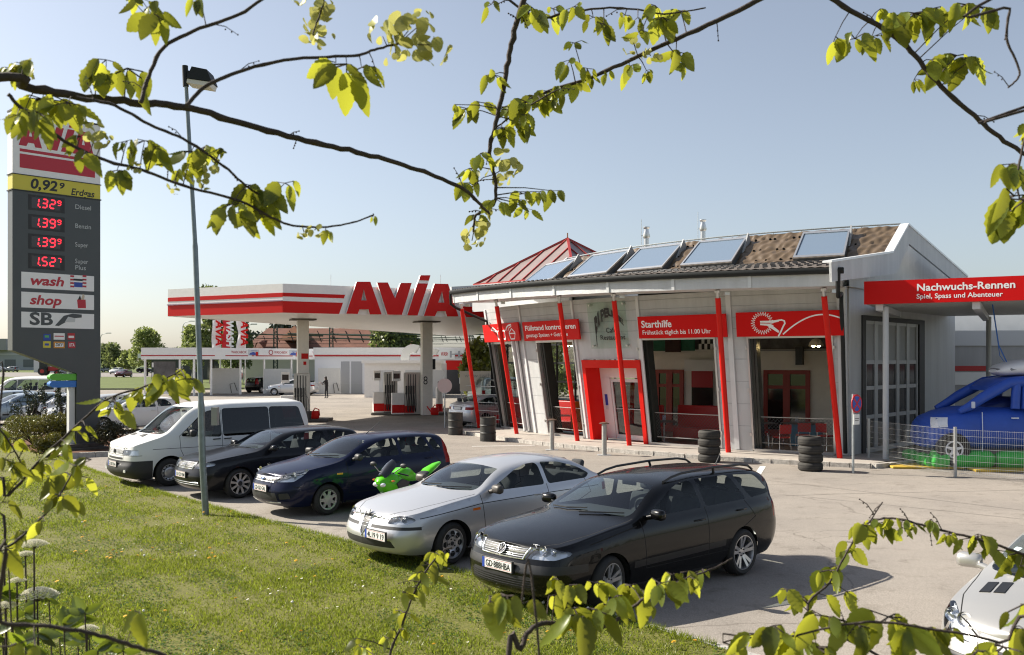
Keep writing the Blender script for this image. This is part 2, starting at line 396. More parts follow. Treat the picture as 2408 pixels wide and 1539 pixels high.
def tri_mesh(name, V, mat, n=3):
    me = bpy.data.meshes.new(name); k = len(V) // n
    me.vertices.add(len(V)); me.vertices.foreach_set('co', V.astype(np.float32).ravel())
    me.loops.add(len(V)); me.loops.foreach_set('vertex_index', np.arange(len(V), dtype=np.int32))
    me.polygons.add(k); me.polygons.foreach_set('loop_start', np.arange(0, len(V), n, dtype=np.int32)); me.polygons.foreach_set('loop_total', np.full(k, n, np.int32))
    me.materials.append(mat); me.update(calc_edges=True); return new_obj(name, me)
M_GRASS = leaf_mat('grass_blade', (0.135, 0.172, 0.022), (0.28, 0.335, 0.034), 0.012, 0.45, 0.45)
def edge_blades(n, rng):
    L_ = np.array(LAWN[1:8]); d = np.diff(L_, axis=0); ln = np.hypot(d[:, 0], d[:, 1]); i = rng.choice(len(ln), n, p=ln / ln.sum()); t = rng.uniform(0, 1, n); nx = -d[i, 1] / ln[i]; ny = d[i, 0] / ln[i]; off = np.abs(rng.normal(0, .05, n)) * (.4 + np.abs(np.sin(t * ln[i] * 3 + i)) * 1.1) - .05
    X = L_[i, 0] + d[i, 0] * t - nx * -off; Y = L_[i, 1] + d[i, 1] * t - ny * -off; h = rng.uniform(.03, .10, n); a = rng.uniform(0, 6.28, n); w = rng.uniform(.003, .006, n); V = np.zeros((n, 3, 3)); la = rng.uniform(0, 6.28, n)
    V[:, 0] = np.stack([X - np.cos(a) * w, Y - np.sin(a) * w, np.full(n, .02)], 1); V[:, 1] = np.stack([X + np.cos(a) * w, Y + np.sin(a) * w, np.full(n, .02)], 1); V[:, 2] = np.stack([X + np.cos(la) * h * .6, Y + np.sin(la) * h * .6, .02 + h], 1)
    return V.reshape(-1, 3)
V = np.concatenate([edge_blades(14000, rng), blades(150000, 8.6, 14, 1.0, rng), blades(170000, 14, 24, 1.1, rng), blades(50000, 24, 40, 1.3, rng)])
o = tri_mesh('grass', V, M_GRASS); o['kind'] = 'stuff'; tag(o, 'short mown spring grass of the verge in front of the parked cars', 'grass')
# low clover leaves
def clover(n, rng):
    Y = rng.uniform(8.6, 22, n); X = rng.uniform(-0.62, 0.25, n) * Y; k = in_poly_np(X, Y, LAWN); X = X[k]; Y = Y[k]
    q = np.sin(X * 1.3 + Y * .7) + np.sin(Y * 1.9 - X * .8) + np.sin(X * 4.7 + Y * 3.1); k = q > 0.4; X = X[k]; Y = Y[k]; n = len(X)
    out = np.zeros((n, 4, 3)); a = rng.uniform(0, 6.28, n); s = rng.uniform(.008, .02, n); z = rng.uniform(.035, .06, n)
    for i, (dx, dy) in enumerate(((-1, 0), (0, -.8), (1, 0), (0, .8))):
        out[:, i, 0] = X + (np.cos(a) * dx - np.sin(a) * dy) * s; out[:, i, 1] = Y + (np.sin(a) * dx + np.cos(a) * dy) * s; out[:, i, 2] = z + rng.uniform(-.008, .008, n)
    return out.reshape(-1, 3)
o = tri_mesh('ground_cover', clover(60000, rng), leaf_mat('clover', (0.06, 0.11, 0.02), (0.12, 0.2, 0.03), 0.03, .4, .35), 4); o['kind'] = 'stuff'
tag(o, 'patches of low shiny clover leaves in the lawn', 'ground cover')

M_DAND = mk('dandelion_yellow', (0.75, 0.42, 0.01), 0.7); M_STALK = mk('flower_stalk', (0.12, 0.2, 0.04), 0.6); M_PUFF = mk('dandelion_puff', (0.7, 0.68, 0.62), 0.9); M_PETAL = mk('daisy_petal', (0.8, 0.8, 0.78), 0.7)
def flower_proto(name, label, cat, group, kindf):
    t = thing(name, label, cat, (0, 0, 0), 0, group)
    s = MB(); s.tube([(0, 0, 0), (0.004, 0, 0.03), (0.0, 0.003, 0.06)], [0.003, 0.0025, 0.003], 5); s.build('stalk', M_STALK, t)
    h = MB()
    if kindf == 'dandelion':
        for k in range(20):
            a = k * 2.4; r = 0.009 + 0.014 * (k / 20); z = 0.06 + 0.010 * (1 - k / 20)
            d = Vector((math.cos(a), math.sin(a), 0)); e = Vector((-d.y, d.x, 0)) * 0.006; c = Vector((0, 0, z))
            h.add([c - e * .4, c + d * r - e + Vector((0, 0, .004)), c + d * r * 1.2 + Vector((0, 0, .003)), c + d * r + e + Vector((0, 0, .004)), c + e * .4], [(0, 1, 2, 3, 4)])
        h.build('blossom', M_DAND, t)
    elif kindf == 'puff':
        h.ball((0, 0, 0.075), 0.02, 10, 7); h.build('seed_head', M_PUFF, t, 60)
    else:
        for k in range(10):
            a = k * 0.628; d = Vector((math.cos(a), math.sin(a), 0)); e = Vector((-d.y, d.x, 0)) * 0.004; c = Vector((0, 0, 0.062))
            h.add([c + d * .004, c + d * .014 - e, c + d * .019, c + d * .014 + e], [(0, 1, 2, 3)])
        h.build('petals', M_PETAL, t); y = MB(); y.ball((0, 0, .062), (.005, .005, .004), 8, 5); y.build('flower_centre', M_DAND, t)
    return t
def scatter(proto, pts, label=None):
    first = True
    for x, y, s in pts:
        o = proto if first else copy_tree(proto); first = False
        o.location = (x, y, 0.028); o.scale = (s, s, random.uniform(0.75, 1.1) * s); o.rotation_euler = (random.uniform(-.35, .35), random.uniform(-.35, .35), random.uniform(0, 6))
dpx = [(1000 * 0 + 200, 1236), (100, 1214), (96, 1227), (203, 1246), (240, 1278), (195, 1276), (207, 1281), (282, 1242), (310, 1233), (376, 1223), (367, 1225), (380, 1216), (345, 1239), (410, 1242), (418, 1240), (513, 1243), (519, 1236), (479, 1216), (545, 1214), (558, 1218), (258, 1313), (262, 1317), (254, 1322), (272, 1314), (262, 1327), (268, 1308), (355, 1301), (356, 1328), (367, 1329), (321, 1317), (287, 1310), (397, 1311), (491, 1301), (497, 1311), (528, 1314), (492, 1327), (506, 1323), (537, 1291), (674, 1287), (711, 1299), (885, 1295), (208, 1309), (190, 1318), (178, 1309), (138, 1380), (303, 1452), (297, 1463), (387, 1449), (558, 1424), (569, 1504), (707, 1505), (1020, 1536), (1245, 1523), (1230, 1477), (1271, 1475), (1290, 1505), (1335, 1502), (1190, 1510), (697, 1331), (740, 1340), (767, 1329), (780, 1326), (742, 1368), (697, 1371), (867, 1328), (1010, 1374), (1040, 1372), (1590, 1534), (1633, 1528), (480, 1182), (440, 1190), (455, 1180), (330, 1168), (360, 1185), (300, 1190), (250, 1150), (620, 1250), (150, 1170)]
scatter(flower_proto('dandelion', 'yellow dandelion blooming in the short grass of the verge', 'flower', 'dandelions in the lawn', 'dandelion'), [(gp(u, v).x, gp(u, v).y, random.uniform(0.85, 1.25)) for u, v in dpx if in_poly(gp(u, v).x, gp(u, v).y, LAWN)])
ppx = [(1232, 1425), (1280, 1434), (1312, 1440), (1378, 1448), (1400, 1452), (1350, 1443), (1470, 1462), (335, 1306), (340, 1318), (460, 1306), (458, 1319), (425, 1287), (335, 1453), (420, 1176), (195, 1238), (690, 1430)]
scatter(flower_proto('dandelion_clock', 'white round dandelion seed head in the grass', 'flower', 'dandelion clocks in the lawn', 'puff'), [(gp(u, v).x, gp(u, v).y, random.uniform(0.7, 1.0)) for u, v in ppx if in_poly(gp(u, v).x, gp(u, v).y, LAWN)])
q = []
for _ in range(400):
    Y = random.uniform(9.5, 19); X = random.uniform(-.5, .1) * Y
    if in_poly(X, Y, LAWN) and math.sin(X * 1.3 + Y * .9) + math.sin(Y * 2.3) > 0.3: q.append((X, Y, random.uniform(.5, .9)))
scatter(flower_proto('daisy', 'tiny white daisy scattered low in the lawn', 'flower', 'daisies in the lawn', 'daisy'), q[:60])
# ================================================================ restaurant with the curved front
CC = Vector((19.67, 46.95, 0)); R0, LEAN = 21.3, 0.16
def dirp(phi): return Vector((math.cos(R(phi)), math.sin(R(phi)), 0))
def W(phi, z, dr=0.0, r=None):
    p = CC + dirp(phi) * ((R0 + LEAN * z if r is None else r) + dr); p.z = z; return p
def phi_at(u, z=0.15, dr=0.0, r=None):
    a, b = 190.0, 256.0
    for _ in range(50):
        m = (a + b) / 2; p = W(m, z, dr, r)
        if CX + F * p.x / p.y < u: a = m
        else: b = m
    return (a + b) / 2
PH0, PH1 = 199.6, 243.2
ORIG = Vector((4, 34, 0))
rest = thing('restaurant_building', 'white ribbed metal cafe building with curved front, red slanted columns and brown roof', 'building', ORIG)
M_RIB = ribbed('ribbed_white_cladding', (0.52, 0.53, 0.53), 2, 260.0, 0.35, 0.4)
M_RIBB = ribbed('ribbed_fascia', (0.54, 0.55, 0.555), 2, 260.0, 0.35, 0.4)
M_TRIM = mk('white_trim', (0.62, 0.63, 0.635), 0.4, var=0.05, vscale=3)
M_SIGNRED = mk('sign_red', (0.62, 0.004, 0.004), 0.45, spec=.2)
M_COLRED = mk('column_red', (0.64, 0.010, 0.005), 0.4, spec=.25)
M_LETTER = mk('sign_white', (0.85, 0.85, 0.85), 0.5)
M_GUT = mk('gutter_dark', (0.012, 0.014, 0.015), 0.55, 0, spec=.3)
G_WIN = glass('window_glass', (0.86, 0.89, 0.88), 1.0, 0.05)
def hexw(mb, p0, p1, z0, z1, d0, d1, mi=0, n=1):
    """block on the leaning wall between two angles, heights and offsets"""
    for i in range(n):
        a = p0 + (p1 - p0) * i / n; b = p0 + (p1 - p0) * (i + 1) / n
        mb.hexa([W(a, z0, d1), W(b, z0, d1), W(b, z0, d0), W(a, z0, d0), W(a, z1, d1), W(b, z1, d1), W(b, z1, d0), W(a, z1, d0)], mi)
    return mb
ph = lambda u, z=0.15: phi_at(u, z)
B = dict(w1=(ph(1184), ph(1236)), w2=(ph(1290), ph(1377)), d=(ph(1385) + .5, ph(1512) + .7), w3=(ph(1524), ph(1700)), w4=(ph(1771), ph(1966)))
ZT = 3.72            # underside of the sign boards
WT = 5.12            # wall top
P = lambda name, mb, mats, par=rest, sm=None: mb.build(name, mats, par, sm, world=(par is rest))
# wall with openings
edges = [PH0, B['w1'][0], B['w1'][1], B['w2'][0], B['w2'][1], B['d'][0], B['d'][1], B['w3'][0], B['w3'][1], B['w4'][0], B['w4'][1], PH1]
mb = MB()
for i in range(0, len(edges), 2):
    hexw(mb, edges[i], edges[i + 1], 0.0, ZT, -0.22, 0.0, n=max(1, int((edges[i + 1] - edges[i]) / 2)))
hexw(mb, PH0, PH1, ZT, WT, -0.22, 0.0, n=20)
hexw(mb, B['d'][0], B['d'][1], 3.0, ZT, -0.22, 0.0, n=2)
# end wall to the right and back walls
A1 = W(PH1, 0); EDIR = Vector((0.68, 0.733, 0)).normalized(); EN = Vector((EDIR.y, -EDIR.x, 0))
def endpt(s, z, off=0.0): p = W(PH1, 0) + EDIR * s + EN * off; p.z = z; return p
def wallseg(mb, a, b, z0, z1, th=0.2, mi=0, zb1=None):
    a = Vector((a[0], a[1], 0)); b = Vector((b[0], b[1], 0)); d = (b - a).normalized(); n = Vector((-d.y, d.x, 0)) * th
    zz = z1 if zb1 is None else zb1
    q = [a, b, b + n, a + n]
    mb.hexa([Vector((x.x, x.y, z0)) for x in q] + [Vector((x.x, x.y, h)) for x, h in zip(q, (z1, zz, zz, z1))], mi)
wallseg(mb, endpt(0, 0), endpt(0.9, 0), 0, WT)
wallseg(mb, endpt(6.2, 0), endpt(9.5, 0), 0, WT)
wallseg(mb, endpt(0.9, 0), endpt(6.2, 0), 4.35, WT)
P('wall', mb, M_RIB)
# gable
mb = MB()
gz = [(0.0, WT), (0.0, 5.5), (3.2, 6.05), (5.2, 7.05), (9.5, 6.0), (9.5, WT)]
mb.add([endpt(s, z, 0.0) for s, z in gz], [tuple(range(6))]); mb.add([endpt(s, z, -0.2) for s, z in gz], [tuple(range(5, -1, -1))])
P('gable', mb, M_RIB)
# vertical cover strips on the wall
for u in (1222, 1262, 1372, 1378 + 134 + 2, 1733, 1755, 1990):
    pass
for p, w in ((PH0 + .25, .5), ((B['w1'][1] + B['w2'][0]) / 2, .28), (B['w2'][1] + .35, .25), (B['d'][1] + 0.2, .3), (B['w3'][1] + (B['w4'][0] - B['w3'][1]) * .5, .42), (PH1 - .35, .6)):
    mb = MB(); hexw(mb, p - w / 2, p + w / 2, 0.15, WT - .02, 0.0, 0.05); P('pilaster', mb, M_TRIM)
mb = MB()
for i in range(0, len(edges), 2):
    for z in (.9, 1.6, 2.3, 3.0):
        if i != 4 or z < 3: hexw(mb, edges[i], edges[i + 1], z, z + .014, .001, .005, n=2)
P('wall_joint', mb, M_GREY)['kind'] = 'stuff'
# horizontal panel joints
for z in (3.95, 4.3, 4.65, 4.95):
    mb = MB(); hexw(mb, PH0, PH1, z, z + .015, 0.001, 0.006, n=24); P('panel_joint', mb, M_GREY)
# door portal
d0, d1 = B['d']
mb = MB(); zt = 2.98
hexw(mb, d0, d0 + .42, 0.0, zt - .28, -0.62, 0.10); hexw(mb, d1 - .42, d1, 0.0, zt - .28, -0.62, 0.10); hexw(mb, d0, d1, zt - .28, zt, -0.62, 0.10, n=2)
P('door_portal', mb, M_COLRED)
mb = MB(); hexw(mb, d0 + .42, d1 - .42, 2.35, zt - .28, -.7, -.6); hexw(mb, d0 + .42, d0 + 1.65, 0.15, 2.35, -.7, -.6); P('entrance_panel', mb, mk('entrance_white', (.72, .68, .68), .45))
door = MB(); a, b = d0 + 1.7, d1 - .5
for q in ((a, a + .22), (b - .22, b)): hexw(door, q[0], q[1], .15, 2.32, -.7, -.62)
hexw(door, a + .22, b - .22, .15, .32, -.7, -.62); hexw(door, a + .22, b - .22, 2.2, 2.32, -.7, -.62)
door = P('glass_door', door, M_TRIM)
mb = MB(); hexw(mb, a + .22, b - .22, .32, 2.2, -.665, -.655); mb.build('door_pane', glass('door_glass', (.22, .25, .24), .9, .05), door)
mb = MB(); mb.tube([W(a + .5, 1.25, -.58), W(b - .3, 1.25, -.58)], .018, 8); mb.build('door_handle', M_STEEL, door)
mb = MB(); hexw(mb, d0 + .75, d0 + 1.1, 1.35, 1.75, -.6, -.59, 0); hexw(mb, d0 + .75, d0 + 1.1, 1.2, 1.35, -.6, -.59, 1); P('notice', mb, [M_BLUE, M_LIGHTGREY])
# windows: steel frame, dark folded leaves, glass, mesh railing
M_FRAME = mk('dark_frame', (0.018, 0.020, 0.020), 0.4); M_LEAF = mk('folded_leaf', (0.03, 0.033, 0.03), 0.25)
M_WIRE = mk('mesh_wire', (.45, .45, .44), .4, .7); M_LATT = mk('mesh_lattice', (.12, .12, .115), .5, .5)
for key, cols in (('w1', 1), ('w2', 1), ('w3', 1), ('w4', 1)):
    a, b = B[key]; w = b - a
    mb = MB(); e = .16
    hexw(mb, a, a + e, .15, ZT, -.12, .04); hexw(mb, b - e, b, .15, ZT, -.12, .04); hexw(mb, a + e, b - e, ZT - .08, ZT, -.12, .04, n=2); hexw(mb, a + e, b - e, .10, .2, -.12, .06, n=2)
    fr = P('window', mb, M_ALU)
    lw = {'w1': .9, 'w2': .62, 'w3': .55, 'w4': .5}[key]
    mb = MB(); hexw(mb, a + e, a + e + lw * .55, .2, ZT - .08, -.55, -.10); hexw(mb, a + e + lw * .6, a + e + lw, .2, ZT - .08, -.45, -.12); mb.build('folded_leaf', M_LEAF, fr)
    mb = MB(); mb = MB()
    # diagonal wire mesh railing
    mb = MB(); x0, x1 = a + e + lw, b - e; z0, z1 = .38, 1.2
    Lm = (W(x1, .8) - W(x0, .8)).length; st = .115; n = int((Lm + (z1 - z0)) / st)
    for sgn in (1, -1):
        for i in range(n):
            s0 = i * st - (z1 - z0) * (1 if sgn > 0 else 0); s1 = s0 + (z1 - z0) * sgn
            if sgn < 0: s0, s1 = s0, s0 - (z1 - z0)
            pa, pb = (s0, z0), (s1, z1)
            def clip(p, q):
                if p[0] > q[0]: p, q = q, p
                if q[0] <= 0 or p[0] >= Lm: return None
                k = (q[1] - p[1]) / (q[0] - p[0])
                if p[0] < 0: p = (0, p[1] - p[0] * k)
                if q[0] > Lm: q = (Lm, q[1] - (q[0] - Lm) * k)
                return p, q
            c = clip(pa, pb)
            if c: mb.tube([W(x0 + (x1 - x0) * t[0] / Lm, t[1], -.2) for t in c], .0032, 3, cap=False)
    lt_ = mb.build('mesh_railing', M_LATT, fr)
    for z in (z0, z1): mb = MB(); mb.tube([W(x0 + (x1 - x0) * i / 4, z, -.2) for i in range(5)], .014, 6); mb.build('rail', M_WIRE, lt_)
for o in list(COL.objects):
    if o.parent and o.parent.name.startswith('window') and o.parent.parent is rest: o.matrix_parent_inverse = Matrix()
# left windows: white folded leaves outside
mb = MB()
p = B['w1'][1]
for k in range(3): hexw(mb, p + .25 + k * .42, p + .5 + k * .42, .18, ZT, 0.05, .12 + .10 * (k % 2))
P('folded_shutter', mb, M_TRIM)
for key in ('w1', 'w2', 'w3', 'w4'):
    mb = MB()
    for z in (.6, 2.0, 3.3): hexw(mb, B[key][0] - .12, B[key][0] + .02, z, z + .1, .0, .08); hexw(mb, B[key][1] - .02, B[key][1] + .12, z, z + .1, .0, .08)
    P('hinge', mb, M_ALU)
# eave: fascia, soffit, gutter, gutter brackets
RE = 23.9
def zeb(p): return 5.30 + (5.0 - 5.30) * (p - 200) / 43.0
PE0, PE1 = 202.8, 243.4
def pe1(r): return 242.5 + (245.6 - 242.5) * (23.9 - r) / 3.7 if r > 20.2 else 245.6 + (247.1 - 245.6) * (20.2 - r) / 1.45
def phr(f, r): return PE0 + (pe1(r) - PE0) * f
def arcs(n, a=PE0, b=PE1): return [a + (b - a) * i / n for i in range(n + 1)]
def ringstrip(mb, rows, n=36, mi=0, a=PE0, b=PE1):
    """rows: list of functions phi -> (r, z)"""
    P_ = [[W(p, f(p)[1], 0, f(p)[0]) for f in rows] for p in arcs(n, a, b)]
    return mb.grid(P_, mi)
mb = MB(); ringstrip(mb, [lambda p: (RE - .05, zeb(p)), lambda p: (RE, zeb(p)), lambda p: (RE + .02, zeb(p) + .34), lambda p: (RE - .03, zeb(p) + .34), lambda p: (RE - .05, zeb(p))], 40); P('eave_fascia', mb, M_RIBB)
mb = MB(); ringstrip(mb, [lambda p: (RE - .02, zeb(p) + .012), lambda p: (R0 + LEAN * 5 - .1, zeb(p) + .06)], 40); P('soffit', mb, M_TRIM)
for i in range(8):
    mb = MB(); p = PE0 + .2 + (PE1 - PE0 - .4) * i / 7
    mb.hexa([W(p - .12, zeb(p), 0, RE + .03), W(p + .12, zeb(p), 0, RE + .03), W(p + .12, zeb(p), 0, RE - .02), W(p - .12, zeb(p), 0, RE - .02), W(p - .12, zeb(p) + .34, 0, RE + .05), W(p + .12, zeb(p) + .34, 0, RE + .05), W(p + .12, zeb(p) + .34, 0, RE), W(p - .12, zeb(p) + .34, 0, RE)]); P('fascia_joint', mb, M_TRIM)
mb = MB()
gpf = [lambda p: (RE + .16, zeb(p) + .50), lambda p: (RE + .175, zeb(p) + .44), lambda p: (RE + .15, zeb(p) + .36), lambda p: (RE + .09, zeb(p) + .33), lambda p: (RE + .03, zeb(p) + .36), lambda p: (RE + .02, zeb(p) + .50), lambda p: (RE + .035, zeb(p) + .50), lambda p: (RE + .09, zeb(p) + .35), lambda p: (RE + .16, zeb(p) + .50)]
ringstrip(mb, gpf, 48, a=PE0 - .1, b=PE1 + .25)
gut = P('gutter', mb, M_GUT, sm=60)
# roof: low tiled rim, steep membrane
RK, ZK, RR, ZR = 20.2, 6.1, 18.75, 7.2
def zroof(p, r):
    if r >= RK: return zeb(p) + .52 + (ZK - zeb(p) - .52) * (RE + .05 - r) / (RE + .05 - RK)
    return ZK + (ZR - ZK) * (RK - r) / (RK - RR)
M_TILE = mk('roof_tiles', (0.15, 0.125, 0.105), 0.75, var=0.3, vscale=12)
mb = MB(); n = 130
P_ = [[W(phr(i / n, r), zroof(phr(i / n, r), r) + (0.022 if i % 2 else -.0), 0, r) for r in (RE + .05, 23.2, 22.2, 21.2, RK)] for i in range(n + 1)]
mb.grid(P_); P('tiled_rim', mb, M_TILE)
mb = MB()
for i in range(0, n, 2):
    for r in (23.3, 22.5, 21.6, 20.8):
        p = PE0 + (PE1 - PE0) * (i + .5) / n + (.15 if int(r * 10) % 2 else 0)
        c = W(p, zroof(p, r) + .03, 0, r); t = Vector((-dirp(p).y, dirp(p).x, 0))
        mb.tube([c - t * .07, c + t * .07], .028, 5)
P('roof_fixing', mb, M_BLACK)['kind'] = 'stuff'
M_PIN = mk('pin_black', (.008, .008, .008), .95, spec=.05)
M_MEMB = mk('roof_membrane', (0.125, 0.088, 0.055), 0.30, spec=0.6, var=0.12, vscale=3)
mb = MB(); NP, NR = 300, 44; P_ = []
pins = [(a + random.uniform(-.2, .2), t) for a in np.arange(PE0 + .3, PE1, 1.15) for t in (.10, .46, .84)]
pins = [(a + (.42 if k % 2 else 0), t) for k, (a, t) in enumerate(pins)]
pa = np.array(pins)
for i in range(NP + 1):
    p = PE0 + (PE1 - PE0) * i / NP; row = []
    for j in range(NR + 1):
        t = j / NR
        dx = (pa[:, 0] - p) * .345; dy = (pa[:, 1] - t) * 1.85; dd = np.sqrt(dx * dx + dy * dy); k = int(np.argmin(dd)); d = dd[k]; an = math.atan2(dy[k], dx[k])
        h = 0.065 * (1 - math.exp(-(d / .30) ** 1.4)) + 0.026 * math.sin(an * 4 + k * 1.7) * math.exp(-((d - .24) / .15) ** 2)
        h += .012 * noise.noise(Vector((p * 1.5, t * 6, 3)))
        r = RK + (RR - RK) * t; z = ZK + (ZR - ZK) * t
        row.append(W(phr(i / NP, r), z + h * .8, 0, r + h * .6))
    P_.append(row)
mb.grid(P_); P('roof_membrane', mb, M_MEMB, sm=180)
mb = MB()
for a, t in pins:
    if PE0 < a < PE1:
        r = RK + (RR - RK) * t; mb.ball(W(a, ZK + (ZR - ZK) * t + .012, 0, r + .01), .045, 6, 4)
P('membrane_pin', mb, M_PIN)['kind'] = 'stuff'
# back slope and ridge
mb = MB(); P_ = [[W(p, ZR + .03, 0, RR + .02), W(p, ZR + .02, 0, RR - .1), W(p, 5.9, 0, RR - 3.2)] for p in arcs(40, PE0, 247.0)]; mb.grid(P_); P('back_slope', mb, M_TILE)
mb = MB(); mb.tube([W(p, ZR + .10, 0, RR) for p in arcs(40, PE0, 247.0)], .025, 6)
for p in arcs(14): mb.tube([W(p, ZR, 0, RR), W(p, ZR + .12, 0, RR)], .015, 5)
P('ridge_rail', mb, M_STEEL)
# verge boards at the right end
def vpt(s, z, off=0.35): 
    q = Vector((8.43, 25.5, 0)) + EDIR * s + EN * off; q.z = z; return q
mb = MB(); pr = [(-.15, 5.60), (4.18, 6.22), (5.45, 7.2), (11.2, 5.95)]; lo = [(-.1, 5.08), (4.5, 5.62), (5.52, 6.62), (11.2, 5.42)]
for i in range(3):
    q = [vpt(*lo[i], .35), vpt(*lo[i + 1], .35), vpt(*lo[i + 1], .28), vpt(*lo[i], .28), vpt(*pr[i], .35), vpt(*pr[i + 1], .35), vpt(*pr[i + 1], .28), vpt(*pr[i], .28)]
    mb.hexa(q)
P('verge_board', mb, M_RIBB)
mb = MB()
for i in range(3):
    q = [vpt(*pr[i], .37), vpt(*pr[i + 1], .37), vpt(*pr[i + 1], .1), vpt(*pr[i], .1)]
    mb.hexa(q + [x + Vector((0, 0, .06)) for x in q])
P('verge_cap', mb, mk('verge_cap', (.72, .73, .74), .35, .3))
# left verge
mb = MB(); rr = [(RE + .1, zeb(PE0) + .5), (RK, ZK), (RR, ZR)]
for (r0, z0), (r1, z1) in zip(rr[:-1], rr[1:]):
    mb.bar(W(PE0, z0 + .05, 0, r0), W(PE0, z1 + .05, 0, r1), .14, .2)
P('verge_strip', mb, M_TRIM)
# red raking columns
for ub, ut in ((1127, 1086), (1215, 1168), (1358, 1316), (1480, 1444), (1713, 1688), (1975, 1938)):
    pb = phi_at(ub, .15, 0, 22.2); ztp = zeb(pb) - .02; pt = phi_at(ut, ztp, 0, 23.45)
    a = W(pb, .12, 0, 22.2); b = W(pt, ztp - .22, 0, 23.45); d = (b - a).normalized()
    mb = MB(); mb.tube([a, b], .082, 14); c = P('column', mb, M_COLRED, sm=60)
    mb = MB(); mb.tube([b, b + d * .22], .045, 10); mb.tube([b + d * .16, b + d * .24], .09, 10); mb.build('column_head', M_ALU, c, 60)
    mb = MB(); q = b + d * .1; mb.cbox((q.x + .25, q.y - .1, ztp - .09), (.16, .14, .1)); mb.build('eave_lamp', M_ALU, c)
# downpipes
mb = MB(); g = W(PE1 - .1, zeb(PE1) + .34, 0, RE + .1); t = Vector((-dirp(PE1).y, dirp(PE1).x, 0))
PD_ = phi_at(1984, 2.5, .1); e = W(PD_, 4.55, .26)
mb.tube([g + Vector((0, 0, .1)), g, g + Vector((0, 0, -.45)), g + Vector((0, 0, -.6)) * .9 + (e - g) * .1, e + Vector((0, 0, .35)), e, W(PD_, 3.4, .1), W(PD_, .2, .1)], [.09, .07, .06, .06, .06, .06, .06, .06], 10); P('downpipe', mb, M_GUT, sm=60)
mb = MB(); g = W(PE0 - .2, zeb(PE0) + .36, 0, RE + .1); e = W(PH0 + .9, 4.35, .12)
mb.tube([g, g + Vector((0.02, 0, -.4)), g * .85 + e * .15 + Vector((0, 0, -.35)), e + Vector((0, 0, .25)), e, W(PH0 + .9, .2, .1)], .055, 10); P('downpipe', mb, M_GUT, sm=60)
# roof windows
G_ROOF = mk('roof_window_glass', (.15, .20, .27), .08, 0, .85)
for u0, u1, vb, vt in ((1872, 2000, 607, 548), (1610, 1738, 621, 562), (1464, 1576, 634, 573), (1347, 1446, 645, 586), (1236, 1318, 659, 606)):
    pa_ = phi_at(u0 - 4, 6.2, 0, 20.25); pb_ = phi_at(u1 - 12, 6.2, 0, 20.25)
    ra, rb = 20.3, 19.05; up = .2
    def rp(p, t, h): r = ra + (rb - ra) * t; return W(p, ZK + (ZR - ZK) * (RK - r) / (RK - RR) + h * .8, 0, r + h * .6)
    def rbox(mb, q0, q1, t0, t1, h0, h1):
        mb.hexa([rp(q0, t0, h0), rp(q1, t0, h0), rp(q1, t1, h0), rp(q0, t1, h0), rp(q0, t0, h1), rp(q1, t0, h1), rp(q1, t1, h1), rp(q0, t1, h1)])
    mb = MB(); rbox(mb, pa_, pb_, 0, 1, -.06, up); f0 = P('roof_window', mb, mk('roof_window_case', (.10, .11, .115), .4, .3))
    mb = MB(); e = .14; h0, h1 = up + .002, up + .05
    rbox(mb, pa_, pb_, 0, .07, h0, h1); rbox(mb, pa_, pb_, .93, 1, h0, h1); rbox(mb, pa_, pa_ + e * 1.2, .07, .93, h0, h1); rbox(mb, pb_ - e * 1.2, pb_, .07, .93, h0, h1); rbox(mb, pa_ + .02, pb_ - .02, -.05, -.005, -.02, .07)
    o = mb.build('window_frame', M_ALU, f0)
    mb = MB(); rbox(mb, pa_ + e * 1.2, pb_ - e * 1.2, .07, .93, up + .001, up + .02); mb.build('pane', G_ROOF, f0)
    mb = MB(); q = rp(pb_, .9, up + .12); mb.add([rp(pb_ + .01, .55, up * .2), rp(pb_ + .01, 1.05, -.02), rp(pb_ + .01, 1.05, up + .14), rp(pb_ + .16, .55, up * .2), rp(pb_ + .16, 1.05, -.02), rp(pb_ + .16, 1.05, up + .14)], [(0, 1, 2), (5, 4, 3), (0, 3, 4, 1), (1, 4, 5, 2), (2, 5, 3, 0)]); mb.build('side_flashing', M_GREY, f0)
# glazed pyramid
G_PYR = mk('pyramid_glazing', (.27, .215, .20), .3, 0, .5, var=.15, vscale=1.5)
ap = Vector((2.55, 43, 8.55)); hw = 4.3; base = [Vector((2.55 + a * hw, 43 + b * hw, 6.42)) for a, b in ((-1, 0), (0, -1), (1, 0), (0, 1))]
mb = MB()
for i in range(4): mb.add([base[i], base[(i + 1) % 4], ap], [(0, 1, 2)])
pyr = P('glass_pyramid', mb, G_PYR)
mb = MB()
for i in range(4):
    a, b = base[i], base[(i + 1) % 4]; nrm = (b - a).cross(ap - a).normalized()
    mb.bar(a + nrm * .03, ap + nrm * .03, .11, .08); mb.bar(a + nrm * .03, b + nrm * .03, .09, .08)
    for k in range(1, 8):
        f = k / 8; q = a.lerp(b, f); m = (a + b) / 2
        # mullions run up the slope to the hips
        g = 1 - abs(2 * f - 1); top = q + (ap - m) * g
        mb.bar(q + nrm * .03, top + nrm * .03, .04, .05)
o = mb.build('pyramid_bars', mk('pyramid_red', (.36, .035, .03), .45), pyr)
mb = MB(); mb.tube([ap - Vector((0, 0, .18)), ap + Vector((0, 0, .02)), ap + Vector((0, 0, .1))], [.34, .05, .03], 4); mb.tube([ap, ap + Vector((0, 0, .28))], .03, 6); mb.build('finial', mk('copper_cap', (.35, .2, .12), .5, .3), pyr)
pyb = MB(); wallseg(pyb, base[0], base[1], 5.2, 6.42, -.1); wallseg(pyb, base[1], base[2], 5.2, 6.42, -.1); P('pyramid_upstand', pyb, M_TRIM)
